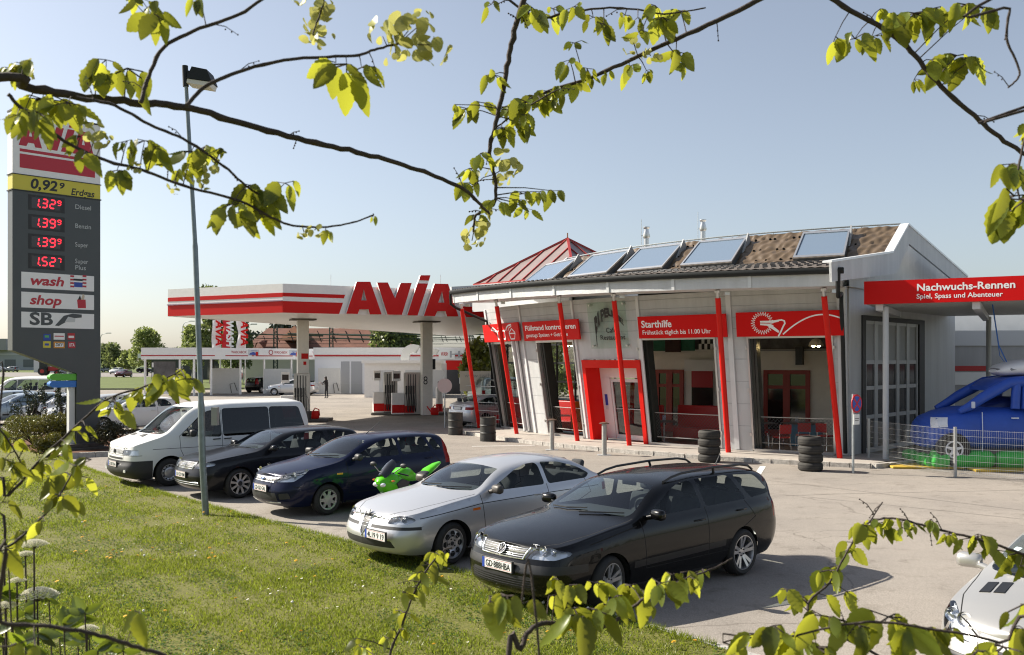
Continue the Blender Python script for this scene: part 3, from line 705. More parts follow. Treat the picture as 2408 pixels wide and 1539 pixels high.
# chimneys
for u, v0 in ((1520, 533), (1653, 516)):
    Y = 41.0; c = ray(u, v0, Y); s = Y / F
    t = thing('flue_chimney', 'stainless flue pipe with conical cowl above the roof, ' + ('the lower one with a plain mast' if u < 1600 else 'the higher one nearer the gable'), 'chimney', (c.x, c.y, 6.0), 0, 'flue pipes on the roof')
    z0, z1 = 0, c.z - 6.0; rad = 6.0 * s
    mb = MB(); mb.lathe([(rad, z0), (rad, z1 - 26 * s)], 16); mb.build('pipe', M_CHROME if 0 else M_ALU, t, 40)
    mb = MB(); mb.lathe([(rad * 1.15, z1 - 27 * s), (rad * 1.5, z1 - 22 * s), (rad * .9, z1 - 9 * s), (rad * .9, z1 - 5 * s), (rad * 1.35, z1 - 2 * s), (rad * 1.35, z1)], 16); mb.build('cowl', M_ALU, t, 40)
    mb = MB(); mb.tube([(-.22, 0, 0), (-.22, 0, z1 + 18 * s)], .012, 5); mb.tube([(-.22, 0, z1 - 20 * s), (0, 0, z1 - 20 * s)], .01, 5); mb.build('lightning_rod', M_STEEL, t)
# folding workshop doors in the end wall
M_DPAN = mk('door_panel_grey', (.30, .31, .32), .5)
mb = MB(); s0, s1, zt = .9, 6.2, 4.3; n = 5
for i in range(n):
    a = s0 + .25 + (s1 - s0 - .8) * i / n; b = s0 + .25 + (s1 - s0 - .8) * (i + 1) / n
    for z0, z1 in ((.1, .25), (1.15, 1.27), (2.05, 2.17), (2.85, 2.97), (4.1, 4.2)):
        mb.hexa([endpt(a, z0, .0), endpt(b, z0, .0), endpt(b, z0, -.08), endpt(a, z0, -.08), endpt(a, z1, .0), endpt(b, z1, .0), endpt(b, z1, -.08), endpt(a, z1, -.08)])
    for x0, x1 in ((a, a + .12), (b - .12, b)):
        mb.hexa([endpt(x0, .1, .01), endpt(x1, .1, .01), endpt(x1, .1, -.09), endpt(x0, .1, -.09), endpt(x0, 4.2, .01), endpt(x1, 4.2, .01), endpt(x1, 4.2, -.09), endpt(x0, 4.2, -.09)])
fd = P('folding_door', mb, mk('door_steel', (.42, .43, .44), .4, .2))
mb = MB(); mb.hexa([endpt(s0 + .3, .25, -.03), endpt(s1 - .6, .25, -.03), endpt(s1 - .6, .25, -.05), endpt(s0 + .3, .25, -.05), endpt(s0 + .3, 2.9, -.03), endpt(s1 - .6, 2.9, -.03), endpt(s1 - .6, 2.9, -.05), endpt(s0 + .3, 2.9, -.05)]); mb.build('door_glazing', mk('dark_glass', (.012, .013, .014), .12, 0, .35), fd)
mb = MB()
for z0, z1 in ((2.95, 4.15),): mb = MB(); mb.hexa([endpt(s0 + .3, z0, -.03), endpt(s1 - .6, z0, -.03), endpt(s1 - .6, z0, -.05), endpt(s0 + .3, z0, -.05), endpt(s0 + .3, z1, -.03), endpt(s1 - .6, z1, -.03), endpt(s1 - .6, z1, -.05), endpt(s0 + .3, z1, -.05)]); mb.build('door_panel', M_DPAN, fd)
mb = MB()
mb.hexa([endpt(s0, .0, .05), endpt(s0 + .25, .0, .05), endpt(s0 + .25, .0, -.1), endpt(s0, .0, -.1), endpt(s0, 4.35, .05), endpt(s0 + .25, 4.35, .05), endpt(s0 + .25, 4.35, -.1), endpt(s0, 4.35, -.1)])
mb.hexa([endpt(s1 - .5, .0, .05), endpt(s1, .0, .05), endpt(s1, .0, -.1), endpt(s1 - .5, .0, -.1), endpt(s1 - .5, 4.35, .05), endpt(s1, 4.35, .05), endpt(s1, 4.35, -.1), endpt(s1 - .5, 4.35, -.1)])
mb.hexa([endpt(s0 + .25, 4.2, .05), endpt(s1 - .5, 4.2, .05), endpt(s1 - .5, 4.2, -.1), endpt(s0 + .25, 4.2, -.1), endpt(s0 + .25, 4.35, .05), endpt(s1 - .5, 4.35, .05), endpt(s1 - .5, 4.35, -.1), endpt(s0 + .25, 4.35, -.1)])
mb.build('door_surround', M_DARK, fd)
# interior shell
inn = MB(); fl = [W(p, .1, -.3) for p in arcs(12, PH0, PH1)] + [endpt(9.3, .1, -.3), Vector((12, 47, .1)), Vector((2.5, 50, .1))]
inn.add(fl, [tuple(range(len(fl)))]); P('floor', inn, mk('cafe_floor', (.22, .18, .15), .35, var=.3, vscale=3))
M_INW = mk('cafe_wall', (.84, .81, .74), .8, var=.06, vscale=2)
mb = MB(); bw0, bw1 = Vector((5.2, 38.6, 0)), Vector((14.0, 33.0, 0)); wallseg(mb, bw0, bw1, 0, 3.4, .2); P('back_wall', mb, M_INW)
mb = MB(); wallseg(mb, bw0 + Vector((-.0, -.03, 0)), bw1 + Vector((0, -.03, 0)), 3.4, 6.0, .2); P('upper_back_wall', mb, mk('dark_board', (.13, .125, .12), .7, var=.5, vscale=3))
cl = MB(); cp = [W(p, 5.15, -.3) for p in arcs(12, PH0, PH1)] + [endpt(9.3, 5.15, -.3), Vector((12, 47, 5.15)), Vector((2.5, 50, 5.15))]
cl.add(cp, [tuple(range(len(cp) - 1, -1, -1))]); P('ceiling', cl, mk('cafe_ceiling', (.60, .55, .48), .8))
# back glazing with black bars, seen through the left windows
bk0, bk1 = Vector((-1.0, 47.2, 0)), Vector((5.15, 38.75, 0)); dk = (bk1 - bk0)
mb = MB()
for i in range(9):
    q = bk0 + dk * i / 8; mb.bar((q.x, q.y, .1), (q.x, q.y, 5.1), .10, .1, up=(0, 1, 0))
for z in (.15, 1.15, 2.0, 2.85, 3.7, 4.6): mb.bar((bk0.x, bk0.y, z), (bk1.x, bk1.y, z), .09, .09)
bg_ = P('back_window', mb, M_FRAME)
mb = MB(); mb.add([(bk0.x, bk0.y, .1), (bk1.x, bk1.y, .1), (bk1.x, bk1.y, 5.1), (bk0.x, bk0.y, 5.1)], [(0, 1, 2, 3)]); mb.build('pane', G_WIN, bg_)
# left end wall, glazed
le0, le1 = W(PH0, 0), Vector((-1.0, 47.2, 0)); mb = MB()
for i in range(7):
    q = le0.lerp(le1, i / 6); mb.bar((q.x, q.y, .1), (q.x, q.y, 5.1), .12, .1, up=(0, 1, 0))
for z in (.15, 1.15, 2.0, 2.85, 3.7, 4.6): mb.bar((le0.x, le0.y, z), (le1.x, le1.y, z), .09, .09)
P('left_glazing', mb, M_FRAME)
# red glazed doors in the back wall
def back(s, z, off): d = (bw1 - bw0).normalized(); n = Vector((d.y, -d.x, 0)); q = bw0 + d * s + n * off; q.z = z; return q
def back_s(u):
    a, b = -4.0, 14.0
    for _ in range(40):
        m = (a + b) / 2; p = back(m, 0, 0)
        if CX + F * p.x / p.y < u: a = m
        else: b = m
    return a
def bbx(mb, s0, s1, z0, z1, o0, o1, mi=0): mb.hexa([back(s0, z0, o1), back(s1, z0, o1), back(s1, z0, o0), back(s0, z0, o0), back(s0, z1, o1), back(s1, z1, o1), back(s1, z1, o0), back(s0, z1, o0)], mi)
M_DOORRED = mk('red_timber', (.30, .03, .015), .45)
for u0, u1 in ((1797, 1906), (1543, 1609)):
    s0, s1 = back_s(u0), back_s(u1); mb = MB(); z1 = 2.6; sm_ = (s0 + s1) / 2
    for a, b in ((s0, s0 + .16), (s1 - .16, s1), (sm_ - .13, sm_ + .13)): bbx(mb, a, b, .1, z1, .02, .10)
    for za, zb in ((.1, .35), (1.9, 2.02), (2.45, z1)): bbx(mb, s0 + .16, sm_ - .13, za, zb, .02, .09); bbx(mb, sm_ + .13, s1 - .16, za, zb, .02, .09)
    dd = P('red_double_door', mb, M_DOORRED)
    mb = MB(); bbx(mb, s0 + .1, s1 - .1, .2, 2.5, .025, .04); mb.build('door_pane', mk('door_dark_pane', (.012, .014, .012), .06, 0, .8), dd)
# counter window with white hood in bay three, wall boxes, posters
s0 = back_s(1617); s1 = back_s(1695)
mb = MB(); bbx(mb, s0, s1, 2.55, 3.0, .1, .35); P('roller_hood', mb, M_WHITE)
mb = MB(); bbx(mb, s0 + .2, s1 - .3, 1.9, 2.55, .05, .1); P('red_blind', mb, M_REDD)
mb = MB(); bbx(mb, s0 + .2, s1 - .3, .9, 1.9, .05, .08); P('service_hatch', mb, mk('hatch_dark', (.02, .02, .02), .1))
mb = MB(); bbx(mb, back_s(1762), back_s(1784), 1.25, 2.55, .05, .22); P('meter_cabinet', mb, M_LIGHTGREY)
mb = MB(); bbx(mb, back_s(1880), back_s(1896), 2.8, 3.45, .3, .55); P('loudspeaker', mb, M_BLACK)
for u0, u1, z0, z1, col in ((1543, 1640, 3.35, 4.6, (.02, .16, .09)), (1560 + 12, 1608, 3.3, 4.5, (.05, .02, .015))):
    mb = MB(); bbx(mb, back_s(u0), back_s(u1), z0, z1, .3 if col[1] < .1 else .25, .34 if col[1] < .1 else .28); P('wall_banner', mb, mk('banner', col, .7, var=.5, vscale=2))
mb = MB(); sA = back_s(1650); sB = back_s(1697)
for i in range(7):
    for j in range(5): bbx(mb, sA + (sB - sA) * i / 7, sA + (sB - sA) * (i + 1) / 7, 3.4 + j * .22, 3.62 + j * .22, .3, .32, (i + j) % 2)
P('chequered_flag', mb, [M_WHITE, M_BLACK])
mb = MB(); bbx(mb, back_s(1767), back_s(1960), 3.32, 3.38, .05, .2); P('shelf_rail', mb, M_GREY)
# pavement and granite kerb
pv = [W(p, .12, 0, 23.3) for p in arcs(30, 200.5, 245.2)] + [endpt(1.5, .12, 1.6), endpt(1.5, .12, -.2), endpt(-.2, .12, -.4)] + [W(p, .12, -.3) for p in arcs(16, PH1, PH0)]
mb = MB(); mb.add(pv, [tuple(range(len(pv)))]); o = mb.build('pavement', M_PAVE); o['kind'] = 'structure'
kp = [W(p, 0, 0, 23.3) for p in arcs(34, 200.5, 245.2)] + [endpt(.6, 0, 1.95), endpt(1.5, 0, 1.6)]
M_GRAN = mk('granite_kerb', (.46, .43, .39), .9, var=.35, vscale=9, bump=.9, bscale=30)
strip('granite_kerb', [(q.x, q.y) for q in kp], .17, -.05, .124, M_GRAN, off=-.17, cell=.6, gap=.02, rnd=.012)

# ---------------------------------------------------------------- red boards over the windows
def board(name, label, u0, u1, z0, z1, dr=.16, mat=M_SIGNRED, lv=None):
    a = phi_at(u0, (z0 + z1) / 2, dr + .04); b = phi_at(u1, (z0 + z1) / 2, dr + .04)
    pa, pb = W(a, z0, dr), W(b, z0, dr); qa, qb = W(a, z1, dr), W(b, z1, dr)
    x = (pb - pa); w = x.length; up = (qa - pa); M = basis(pa, x, up)
    t = thing(name, label, 'sign', (pa.x, pa.y, z0)); h = up.length
    mb = MB(); mb.box((0, -.06, 0), (w, 0, h), 0, M); t0 = mb.build('board', mat, t, world=True)
    mb = MB(); mb.box((w * .1, 0, h * .3), (w * .1 + .05, .2, h * .4), 0, M); mb.box((w * .9, 0, h * .3), (w * .9 + .05, .2, h * .4), 0, M); mb.build('bracket', M_STEEL, t, world=True)
    return t, M @ Matrix.Translation((0, -.063, 0)), w, h
def letters(t, name, mb, mat=None): return mb.build(name, mat or M_LETTER, t, world=True)
def stroke(mb, pts, w, M, mi=0, close=False):
    """flat line of a given width in the local x,z plane"""
    pts = [Vector((p[0], p[1])) for p in pts]
    if close: pts.append(pts[0])
    for i in range(len(pts) - 1):
        a, b = pts[i], pts[i + 1]; d = (b - a)
        if d.length < 1e-6: continue
        d.normalize(); n = Vector((-d.y, d.x)) * w / 2; e = d * w * .3; off = -.0004 * (i % 3)
        mb.add([(q.x, off, q.y) for q in (a - n - e, b - n + e, b + n + e, a + n - e)], [(0, 1, 2, 3)], mi, M)
    return mb
t, M, w, h = board('menu_sign', 'red sign board reading Füllstand kontrollieren above the second window', 1231, 1362, 3.72, 4.44)
mb = MB(); put_text(mb, 'Füllstand kontrollieren', M @ Matrix.Translation((w * .04, 0, h * .55)), h * .36, width=w * .91, bold=.022); letters(t, 'lettering', mb); mb = MB(); put_text(mb, 'ganztags Speisen + Getränke', M @ Matrix.Translation((w * .05, 0, h * .2)), h * .27, width=w * .76, bold=.01); letters(t, 'lettering', mb)
t, M, w, h = board('breakfast_sign', 'red sign board reading Starthilfe beside the checked window', 1501, 1709, 3.70, 4.42)
t['label'] = 'red sign board reading Starthilfe, right of the cafe entrance'
mb = MB(); put_text(mb, 'Starthilfe', M @ Matrix.Translation((w * .04, 0, h * .5)), h * .44, width=w * .355, bold=.022); letters(t, 'lettering', mb); mb = MB(); put_text(mb, 'Frühstück täglich bis 11.00 Uhr', M @ Matrix.Translation((w * .045, 0, h * .18)), h * .28, width=w * .78, bold=.01); letters(t, 'lettering', mb)
t, M, w, h = board('oil_can_sign', 'short red sign board with oil can and cup drawing', 1138, 1221, 3.74, 4.46)
mb = MB(); ic = lambda pts: [(w * a, h * b) for a, b in pts]
stroke(mb, ic([(.30, .82), (.42, .55), (.42, .14), (.62, .14), (.62, .6), (.44, .6)]), .06, M); stroke(mb, ic([(.30, .82), (.25, .68), (.40, .56)]), .05, M); stroke(mb, ic([(.5, .6), (.5, .74), (.45, .76), (.56, .76)]), .05, M)
stroke(mb, ic([(.66, .60), (.69, .76), (.74, .86), (.82, .9)]), .06, M); stroke(mb, ic([(.82, .9), (.82, .8), (.76, .74), (.72, .58)]), .03, M)
stroke(mb, ic([(.74, .42), (.90, .42), (.87, .12), (.77, .12)]), .045, M, close=True); stroke(mb, ic([(.74, .46), (.82, .68), (.90, .46)]), .04, M); letters(t, 'pictogram', mb)
t, M, w, h = board('jump_lead_sign', 'long red sign board with white jump lead clamp drawing above the right window', 1731, 1984, 3.70, 4.44)
mb = MB(); cx, cz = w * .255, h * .55; n = 26; pts = []
for k in range(2 * n):
    a = math.pi * k / n; r = h * (.46 if k % 2 == 0 else .31)
    pts.append((cx + r * math.cos(a), cz + r * math.sin(a)))
stroke(mb, pts, .014, M, close=True)
mb.prism([(w * .235, h * .64), (w * .235, h * .57), (w * .36, h * .55), (w * .415, h * .6), (w * .415, h * .68), (w * .35, h * .64)], -.004, 0, 0, M)
mb.prism([(w * .235, h * .54), (w * .235, h * .47), (w * .30, h * .44), (w * .405, h * .14), (w * .415, h * .22), (w * .33, h * .52)], -.0045, -.0006, 0, M)
cab = [(.415, .65), (.44, .66), (.465, .62), (.47, .52), (.45, .38), (.43, .2), (.405, 0.01)]
stroke(mb, ic(cab), .045, M); arc_ = [(.45 + .55 * k / 20, .02 + .82 * math.sin(math.pi * (.02 + .72 * k / 20)) ** .9) for k in range(21)]; stroke(mb, [(min(p[0] * w, w - .01), p[1] * h) for p in arc_], .04, M); letters(t, 'pictogram', mb)
# glass plate with the arched cafe lettering
G_PLATE = glass('plate_glass', (.90, .95, .92), .35, .04)
a = phi_at(1384, 4.2, .14); b = phi_at(1474, 4.2, .14); pa, pb = W(a, 3.38, .12), W(b, 3.38, .12); qa = W(a, 4.98, .12)
M = basis(pa, pb - pa, qa - pa); w = (pb - pa).length; h = (qa - pa).length
t = thing('glass_sign', 'greenish glass plate with arched black cafe lettering over the entrance', 'sign', pa)
mb = MB(); mb.box((0, -.012, 0), (w, 0, h), 0, M); mb.build('plate', G_PLATE, t, world=True)
for x, z in ((.06, .06), (.94, .06), (.06, .94), (.94, .94)):
    mb = MB(); mb.lathe([(.035, -.03), (.035, .1)], 12, 0, M @ Matrix.Translation((w * x, 0, h * z)), 'y'); mb.build('stud', M_ALU, t, 40, world=True)
mb = MB(); word = 'PIPELINE'; M2 = M @ Matrix.Translation((0, -.014, 0))
for i, chx in enumerate(word):
    f = i / 7; x = w * (.16 + .66 * f); top = h * (.62 + .25 * math.sin(math.pi * (f * .85 + .12))); bot = h * (.36 + .26 * math.sin(math.pi * (f * .95 + .0)) + .12 * f)
    vs, fs = text_geo(chx, 1.0, bold=.055); xs = [p[0] for p in vs]; zs = [p[2] for p in vs]; x0, x1, z0, z1 = min(xs), max(xs), min(zs), max(zs); cw = w * .098 if chx != 'I' else w * .045
    if i == 0: bot = h * .10
    vv = [(x + (p[0] - x0) / (x1 - x0) * cw * (1 if i else .55 + .45 * (p[2] - z0) / (z1 - z0)), 0, bot + (top - bot) * ((p[2] - z0) / (z1 - z0)) + .10 * h * ((p[0] - x0) / (x1 - x0) - .5) * math.cos(math.pi * (f * .85 + .12))) for p in vs]
    if i == 0: vv = [(p[0], p[1], p[2] if p[2] > h * .45 else p[2] - (h * .04 if p[0] < x + .03 else 0)) for p in vv]
    mb.add(vv, fs, 0, M2)
letters(t, 'arched_lettering', mb, M_BLACK); mb = MB(); put_text(mb, 'Cafe', M2 @ Matrix.Translation((w * .44, 0, h * .34)), h * .15, width=w * .27, bold=.02); letters(t, 'lettering', mb, M_BLACK); mb = MB(); put_text(mb, 'Restaurant', M2 @ Matrix.Translation((w * .27, 0, h * .19)), h * .14, width=w * .65, bold=.025)
letters(t, 'lettering', mb, M_BLACK)
# interior things: lamps, benches, tables, chairs, crate
M_SEAT = mk('red_vinyl', (.42, .012, .010), .4); M_TBL = mk('dark_table', (.05, .035, .03), .35)
M_BULB = mk('warm_bulb', (1, .8, .4), .4, emit=(1, .72, .3), estr=45.0)
def lamp(label, x, y, z):
    t = thing('pendant_lamp', label, 'lamp', (x, y, z), 0, 'lit pendant lamps in the cafe')
    mb = MB(); mb.lathe([(.02, .16), (.13, .12), (.22, .0), (.24, -.1)], 20); mb.build('lamp_shade', mk('frosted_shade', (.75, .68, .5), .5), t, 60)
    mb = MB(); mb.ball((-.09, 0, -.06), .075, 12, 8); mb.ball((.09, 0, -.06), .075, 12, 8); mb.build('bulb', M_BULB, t, 60)
    mb = MB(); mb.tube([(0, 0, .14), (0, 0, 5.1 - z)], .008, 5); mb.build('cord', M_BLACK, t)
q = ray(1919, 806, 30.6); lamp('lit glass pendant lamp behind the jump lead window', q.x, q.y, q.z)
q = ray(1339, 806, 36.3); lamp('lit pendant lamp behind the second window from the left', q.x, q.y, q.z)
def chair(loc, rz):
    t = thing('cafe_chair', 'x', 'chair', loc, rz, 'red cafe chairs behind the right window')
    mb = MB(); mb.bbox((-.2, -.2, .43), (.2, .2, .48), .02); mb.build('seat', M_SEAT, t)
    mb = MB(); P_ = [[(x, .2 + .05 * (z - .5) - .06 * (1 - (x / .2) ** 2) * 0 + .03, z) for x in np.linspace(-.2, .2, 7)] for z in (.58, .66, .76, .86)]; mb.grid(P_); mb.grid([[(p[0], p[1] + .03, p[2]) for p in r[::-1]] for r in P_]); mb.build('backrest', M_SEAT, t)
    for sx in (-1, 1):
        mb = MB(); mb.tube([(sx * .18, -.18, .43), (sx * .21, -.22, 0)], .011, 6); mb.build('leg', M_CHROME, t, 60)
        mb = MB(); mb.tube([(sx * .18, .26, .88), (sx * .18, .22, .5), (sx * .2, .27, 0)], .011, 6); mb.build('leg', M_CHROME, t, 60)
    return t
for u, v, rz, lab in ((1785, 1062, .2, 'red cafe chair with chrome legs nearest the left jamb of the jump lead window'), (1850, 1066, -2.9, 'red chair with chrome legs in the middle of the jump lead window'), (1902, 1060, 3.0, 'red chair behind the tyre stack in the jump lead window'), (1958, 1062, 2.2, 'red chair by the blue crate at the right jamb'), (1805, 1050, 1.2, 'red chair half hidden at the left table of the jump lead window')):
    g = gp(u, v, .1); g += (g - Vector((0, 0, CH))) * .0; c = chair((g.x, g.y + .6, .1), rz); c['label'] = lab
def table(loc, label, r=.42):
    t = thing('cafe_table', label, 'table', loc, 0, 'tables in the cafe')
    mb = MB(); mb.bbox((-r, -r, .72), (r, r, .755), .012); mb.build('tabletop', M_TBL, t)
    mb = MB(); mb.tube([(0, 0, 0), (0, 0, .72)], .035, 10); mb.build('leg', M_STEEL, t, 60); mb = MB(); mb.lathe([(.24, 0), (.24, .02), (.05, .04)], 16); mb.build('foot', M_STEEL, t, 40)
    return t
def holder(loc, label):
    t = thing('menu_holder', label, 'menu holder', loc, .4, 'menu card holders on the cafe tables')
    mb = MB(); mb.box((-.07, -.02, 0), (.07, .02, .02)); mb.build('base', M_CHROME, t); mb = MB(); mb.box((-.065, -.004, .02), (.065, .004, .2)); mb.build('card', mk('menu_card', (.45, .5, .65), .5, var=.6, vscale=18), t)
for u, v, lab in ((1812, 1052, 'cafe table left of the middle chair in the right window'), (1895, 1052, 'cafe table behind the tyre stack in the right window'), (1573, 1046, 'cafe table in the window right of the entrance'), (1318, 1026, 'cafe table in the second window from the left')):
    g = gp(u, v, .1); c = table((g.x, g.y + 1.0, .1), lab); holder((g.x, g.y + 1.0, .855), 'menu card on the ' + lab)
def bench(loc, rz, w, label, col=None):
    t = thing('cafe_bench', label, 'bench', loc, rz, 'red upholstered cafe benches'); m = col or M_SEAT
    mb = MB(); mb.bbox((-w / 2, -.28, .1), (w / 2, .22, .46), .03); mb.build('seat', m, t); mb = MB(); mb.bbox((-w / 2, .22, .1), (w / 2, .34, 1.25), .04); mb.build('backrest', m, t)
for u, v, rz, w, lab, col in ((1680, 1048, 0.5, 2.0, 'red high backed bench right in the window beside the entrance', None), (1538, 1044, .5, 1.2, 'red bench at the left jamb of the window right of the entrance', None), (1315, 1024, .9, 2.4, 'long red bench below the sill in the second window', None), (1205, 1010, 1.0, 2.2, 'dark red bench in the leftmost window', None), (1376, 1030, -.6, .55, 'orange end bench beside the entrance portal', mk('orange_vinyl', (.62, .16, .02), .4)), (1777, 1045, .6, .6, 'dark red bench by the meter cabinet', None)):
    g = gp(u, v, .1); bench((g.x, g.y + 2.0, .1), -rz, w, lab, col)
g = gp(1935, 1058, .1); t = thing('crate_table', 'blue wooden chest near the right jamb inside the cafe', 'chest', (g.x, g.y + 1.6, .1), -.4)
mb = MB(); mb.bbox((-.5, -.3, 0), (.5, .3, .72), .02); mb.build('chest_body', mk('blue_chest', (.05, .16, .24), .5, var=.2), t); mb = MB(); mb.bbox((-.53, -.33, .72), (.53, .33, .78), .01); mb.build('lid', M_TBL, t)
# ---------------------------------------------------------------- red canopy to the right
X0 = Vector((10.16, 27.0, 0)); X1 = Vector((20.5, 21.4, 0)); dx = (X1 - X0).normalized(); nb = Vector((-dx.y, dx.x, 0))
def ucut(u): k = (u - CX) / F; return (k * X0.y - X0.x) / (dx.x - k * dx.y)
t = thing('carport_canopy', 'flat canopy with long red fascia on round grey posts beside the cafe', 'canopy', X0)
M = basis((X0.x, X0.y, 4.58), dx, (0, 0, 1)); Lc = (X1 - X0).length
mb = MB(); mb.box((0, 0, 0), (Lc, .12, .66), 0, M); mb.build('fascia', M_SIGNRED, t, world=True)
mb = MB(); sa_, sb_ = ucut(2155), ucut(2386); put_text(mb, 'Nachwuchs-Rennen', M @ Matrix.Translation((sa_, -.004, .34)), .28, width=sb_ - sa_, bold=.022); mb.build('lettering', M_LETTER, t, world=True); mb = MB(); put_text(mb, 'Spiel, Spass und Abenteuer', M @ Matrix.Translation((sa_, -.004, .12)), .19, width=ucut(2358) - sa_, bold=.014); mb.build('lettering', M_LETTER, t, world=True)
mb = MB()
for i in range(int(9 / .25)):
    a = .14 + i * .25; mb.box((.05, a, -.0), (Lc, a + .13, .05), 0, M); mb.box((.05, a + .13, .03), (Lc, a + .25, .08), 0, M)
mb.build('roof_sheet', mk('canopy_sheet', (.45, .46, .47), .4, .3), t, world=True)
mb = MB(); mb.box((.3, .12, -.18), (.5, 9, -.005), 0, M); mb.box((2.8, .12, -.2), (3.0, 9, -.005), 0, M); mb.box((7, .12, -.2), (7.2, 9, -.005), 0, M); mb.build('beam', M_LIGHTGREY, t, world=True)
for s, o_ in ((.55, .3), (3.0, 8.2), (7.1, .3)):
    q = X0 + dx * s + nb * o_; mb = MB(); mb.tube([(q.x, q.y, 0), (q.x, q.y, 4.5)], .085, 14); mb.build('post', mk('post_grey', (.48, .50, .52), .4), t, 60, world=True)
# neighbouring grey hall with red stripe
t = thing('grey_hall', 'long grey hall with red stripe behind the inflatable van', 'building', (24, 40, 0))
M = basis((14.8, 37.5, 0), Vector((1, -.12, 0)), (0, 0, 1))
mb = MB(); mb.box((0, 0, 0), (22, 8, 4.1), 0, M); mb.build('wall', ribbed('grey_hall_cladding', (.40, .40, .40), 2, 200, .3), t, world=True)
mb = MB(); mb.box((-.1, -.06, 3.55), (22, 0, 4.15), 0, M); mb.build('parapet', M_LIGHTGREY, t, world=True)
mb = MB(); mb.box((0, -.03, 2.55), (22, -.001, 2.75), 0, M); mb.build('red_stripe', M_REDD, t, world=True)
mb = MB(); mb.box((0, -.04, 2.0), (22, -.001, 2.5), 0, M); mb.build('white_band', M_WHITE, t, world=True)
mb = MB(); mb.tube([(15.6, 37.0, 0), (15.6, 37.0, 3.0)], .09, 10); mb.box((15.3, 36.8, 2.0), (15.9, 37.2, 2.6)); mb.build('downpipe', M_LIGHTGREY, t, 50, world=True)
mb = MB()
for k in range(2): mb.tube([(15.0 - .35 + k * .25, 36.9, 4.2), (15.0 - .35 + k * .25, 36.8, 3.9), (15.0 - .35 + k * .25, 36.8, 1.4), (15.0 - .1, 36.8, 1.2)], .06, 10)
mb.build('vent_pipe', M_ALU, t, 60, world=True)
mb = MB(); mb.box((0, 9, 4.1), (22, 30, 6.6), 0, M); mb.build('rear_block', M_WHITE, t, world=True)
# ================================================================ vehicles
def pch(pts):
    """monotone cubic through (x, y) points given in any order"""
    pts = sorted(pts); x = np.array([p[0] for p in pts], float); y = np.array([p[1] for p in pts], float)
    h = np.diff(x); d = np.diff(y) / h; m = np.zeros(len(x))
    for i in range(1, len(x) - 1):
        if d[i - 1] * d[i] > 0:
            w1 = 2 * h[i] + h[i - 1]; w2 = h[i] + 2 * h[i - 1]; m[i] = (w1 + w2) / (w1 / d[i - 1] + w2 / d[i])
    m[0], m[-1] = d[0], d[-1]
    def f(q):
        q = min(max(q, x[0]), x[-1]); i = min(int(np.searchsorted(x, q, 'right')) - 1, len(x) - 2); i = max(i, 0)
        t = (q - x[i]) / h[i]
        return float((2 * t**3 - 3 * t**2 + 1) * y[i] + (t**3 - 2 * t**2 + t) * h[i] * m[i] + (-2 * t**3 + 3 * t**2) * y[i + 1] + (t**3 - t**2) * h[i] * m[i + 1])
    return f
def paint(name, col, metal=0.0, rough=0.3, coat=.8):
    m = mk(name, col, rough, metal, spec=0.12, coat=coat * .65)
    nt = m.node_tree; b = nt.nodes['Principled BSDF']; tc = nt.nodes.new('ShaderNodeTexCoord'); n = nt.nodes.new('ShaderNodeTexNoise')
    n.inputs['Scale'].default_value = 3.5; n.inputs['Detail'].default_value = 8; n.inputs['Roughness'].default_value = 0.7; nt.links.new(tc.outputs['Object'], n.inputs['Vector'])
    mr = nt.nodes.new('ShaderNodeMapRange'); mr.inputs[1].default_value = .3; mr.inputs[2].default_value = .75; mr.inputs[3].default_value = 0.01; mr.inputs[4].default_value = 0.05
    nt.links.new(n.outputs['Fac'], mr.inputs[0]); nt.links.new(mr.outputs[0], b.inputs['Coat Roughness'])
    return m
G_SCREEN = glass('windscreen_glass', (.66, .74, .74), .85, .05)
G_SIDE = glass('side_glass', (.64, .69, .69), .38, .035)
G_TINT = glass('tinted_glass', (.03, .03, .035), .45, .04)
G_LAMP = glass('lamp_lens', (.93, .94, .95), 1.3, .05)
M_REFL = mk('lamp_reflector', (.75, .77, .8), .25, .45)
M_SEAM = mk('panel_gap', (.006, .006, .006), .9)
M_CABIN = mk('cabin_trim', (.035, .036, .038), .8)
M_CLOTH = mk('seat_cloth', (.055, .057, .062), .95, var=.2, vscale=12)
M_TAIL = mk('tail_lamp', (.22, .004, .004), .2, spec=.3)
M_AMBER = mk('amber_lens', (.75, .16, .01), .2, coat=1)
M_ALLOY = mk('alloy', (.55, .55, .56), .3, .8); M_CAP = mk('hub_cap', (.36, .37, .37), .4, .6); M_WELL = mk('wheel_well', (.008, .008, .008), .95)
M_PLATE = mk('number_plate', (.75, .76, .74), .35); M_UNDER = mk('underbody', (.01, .01, .01), .95)

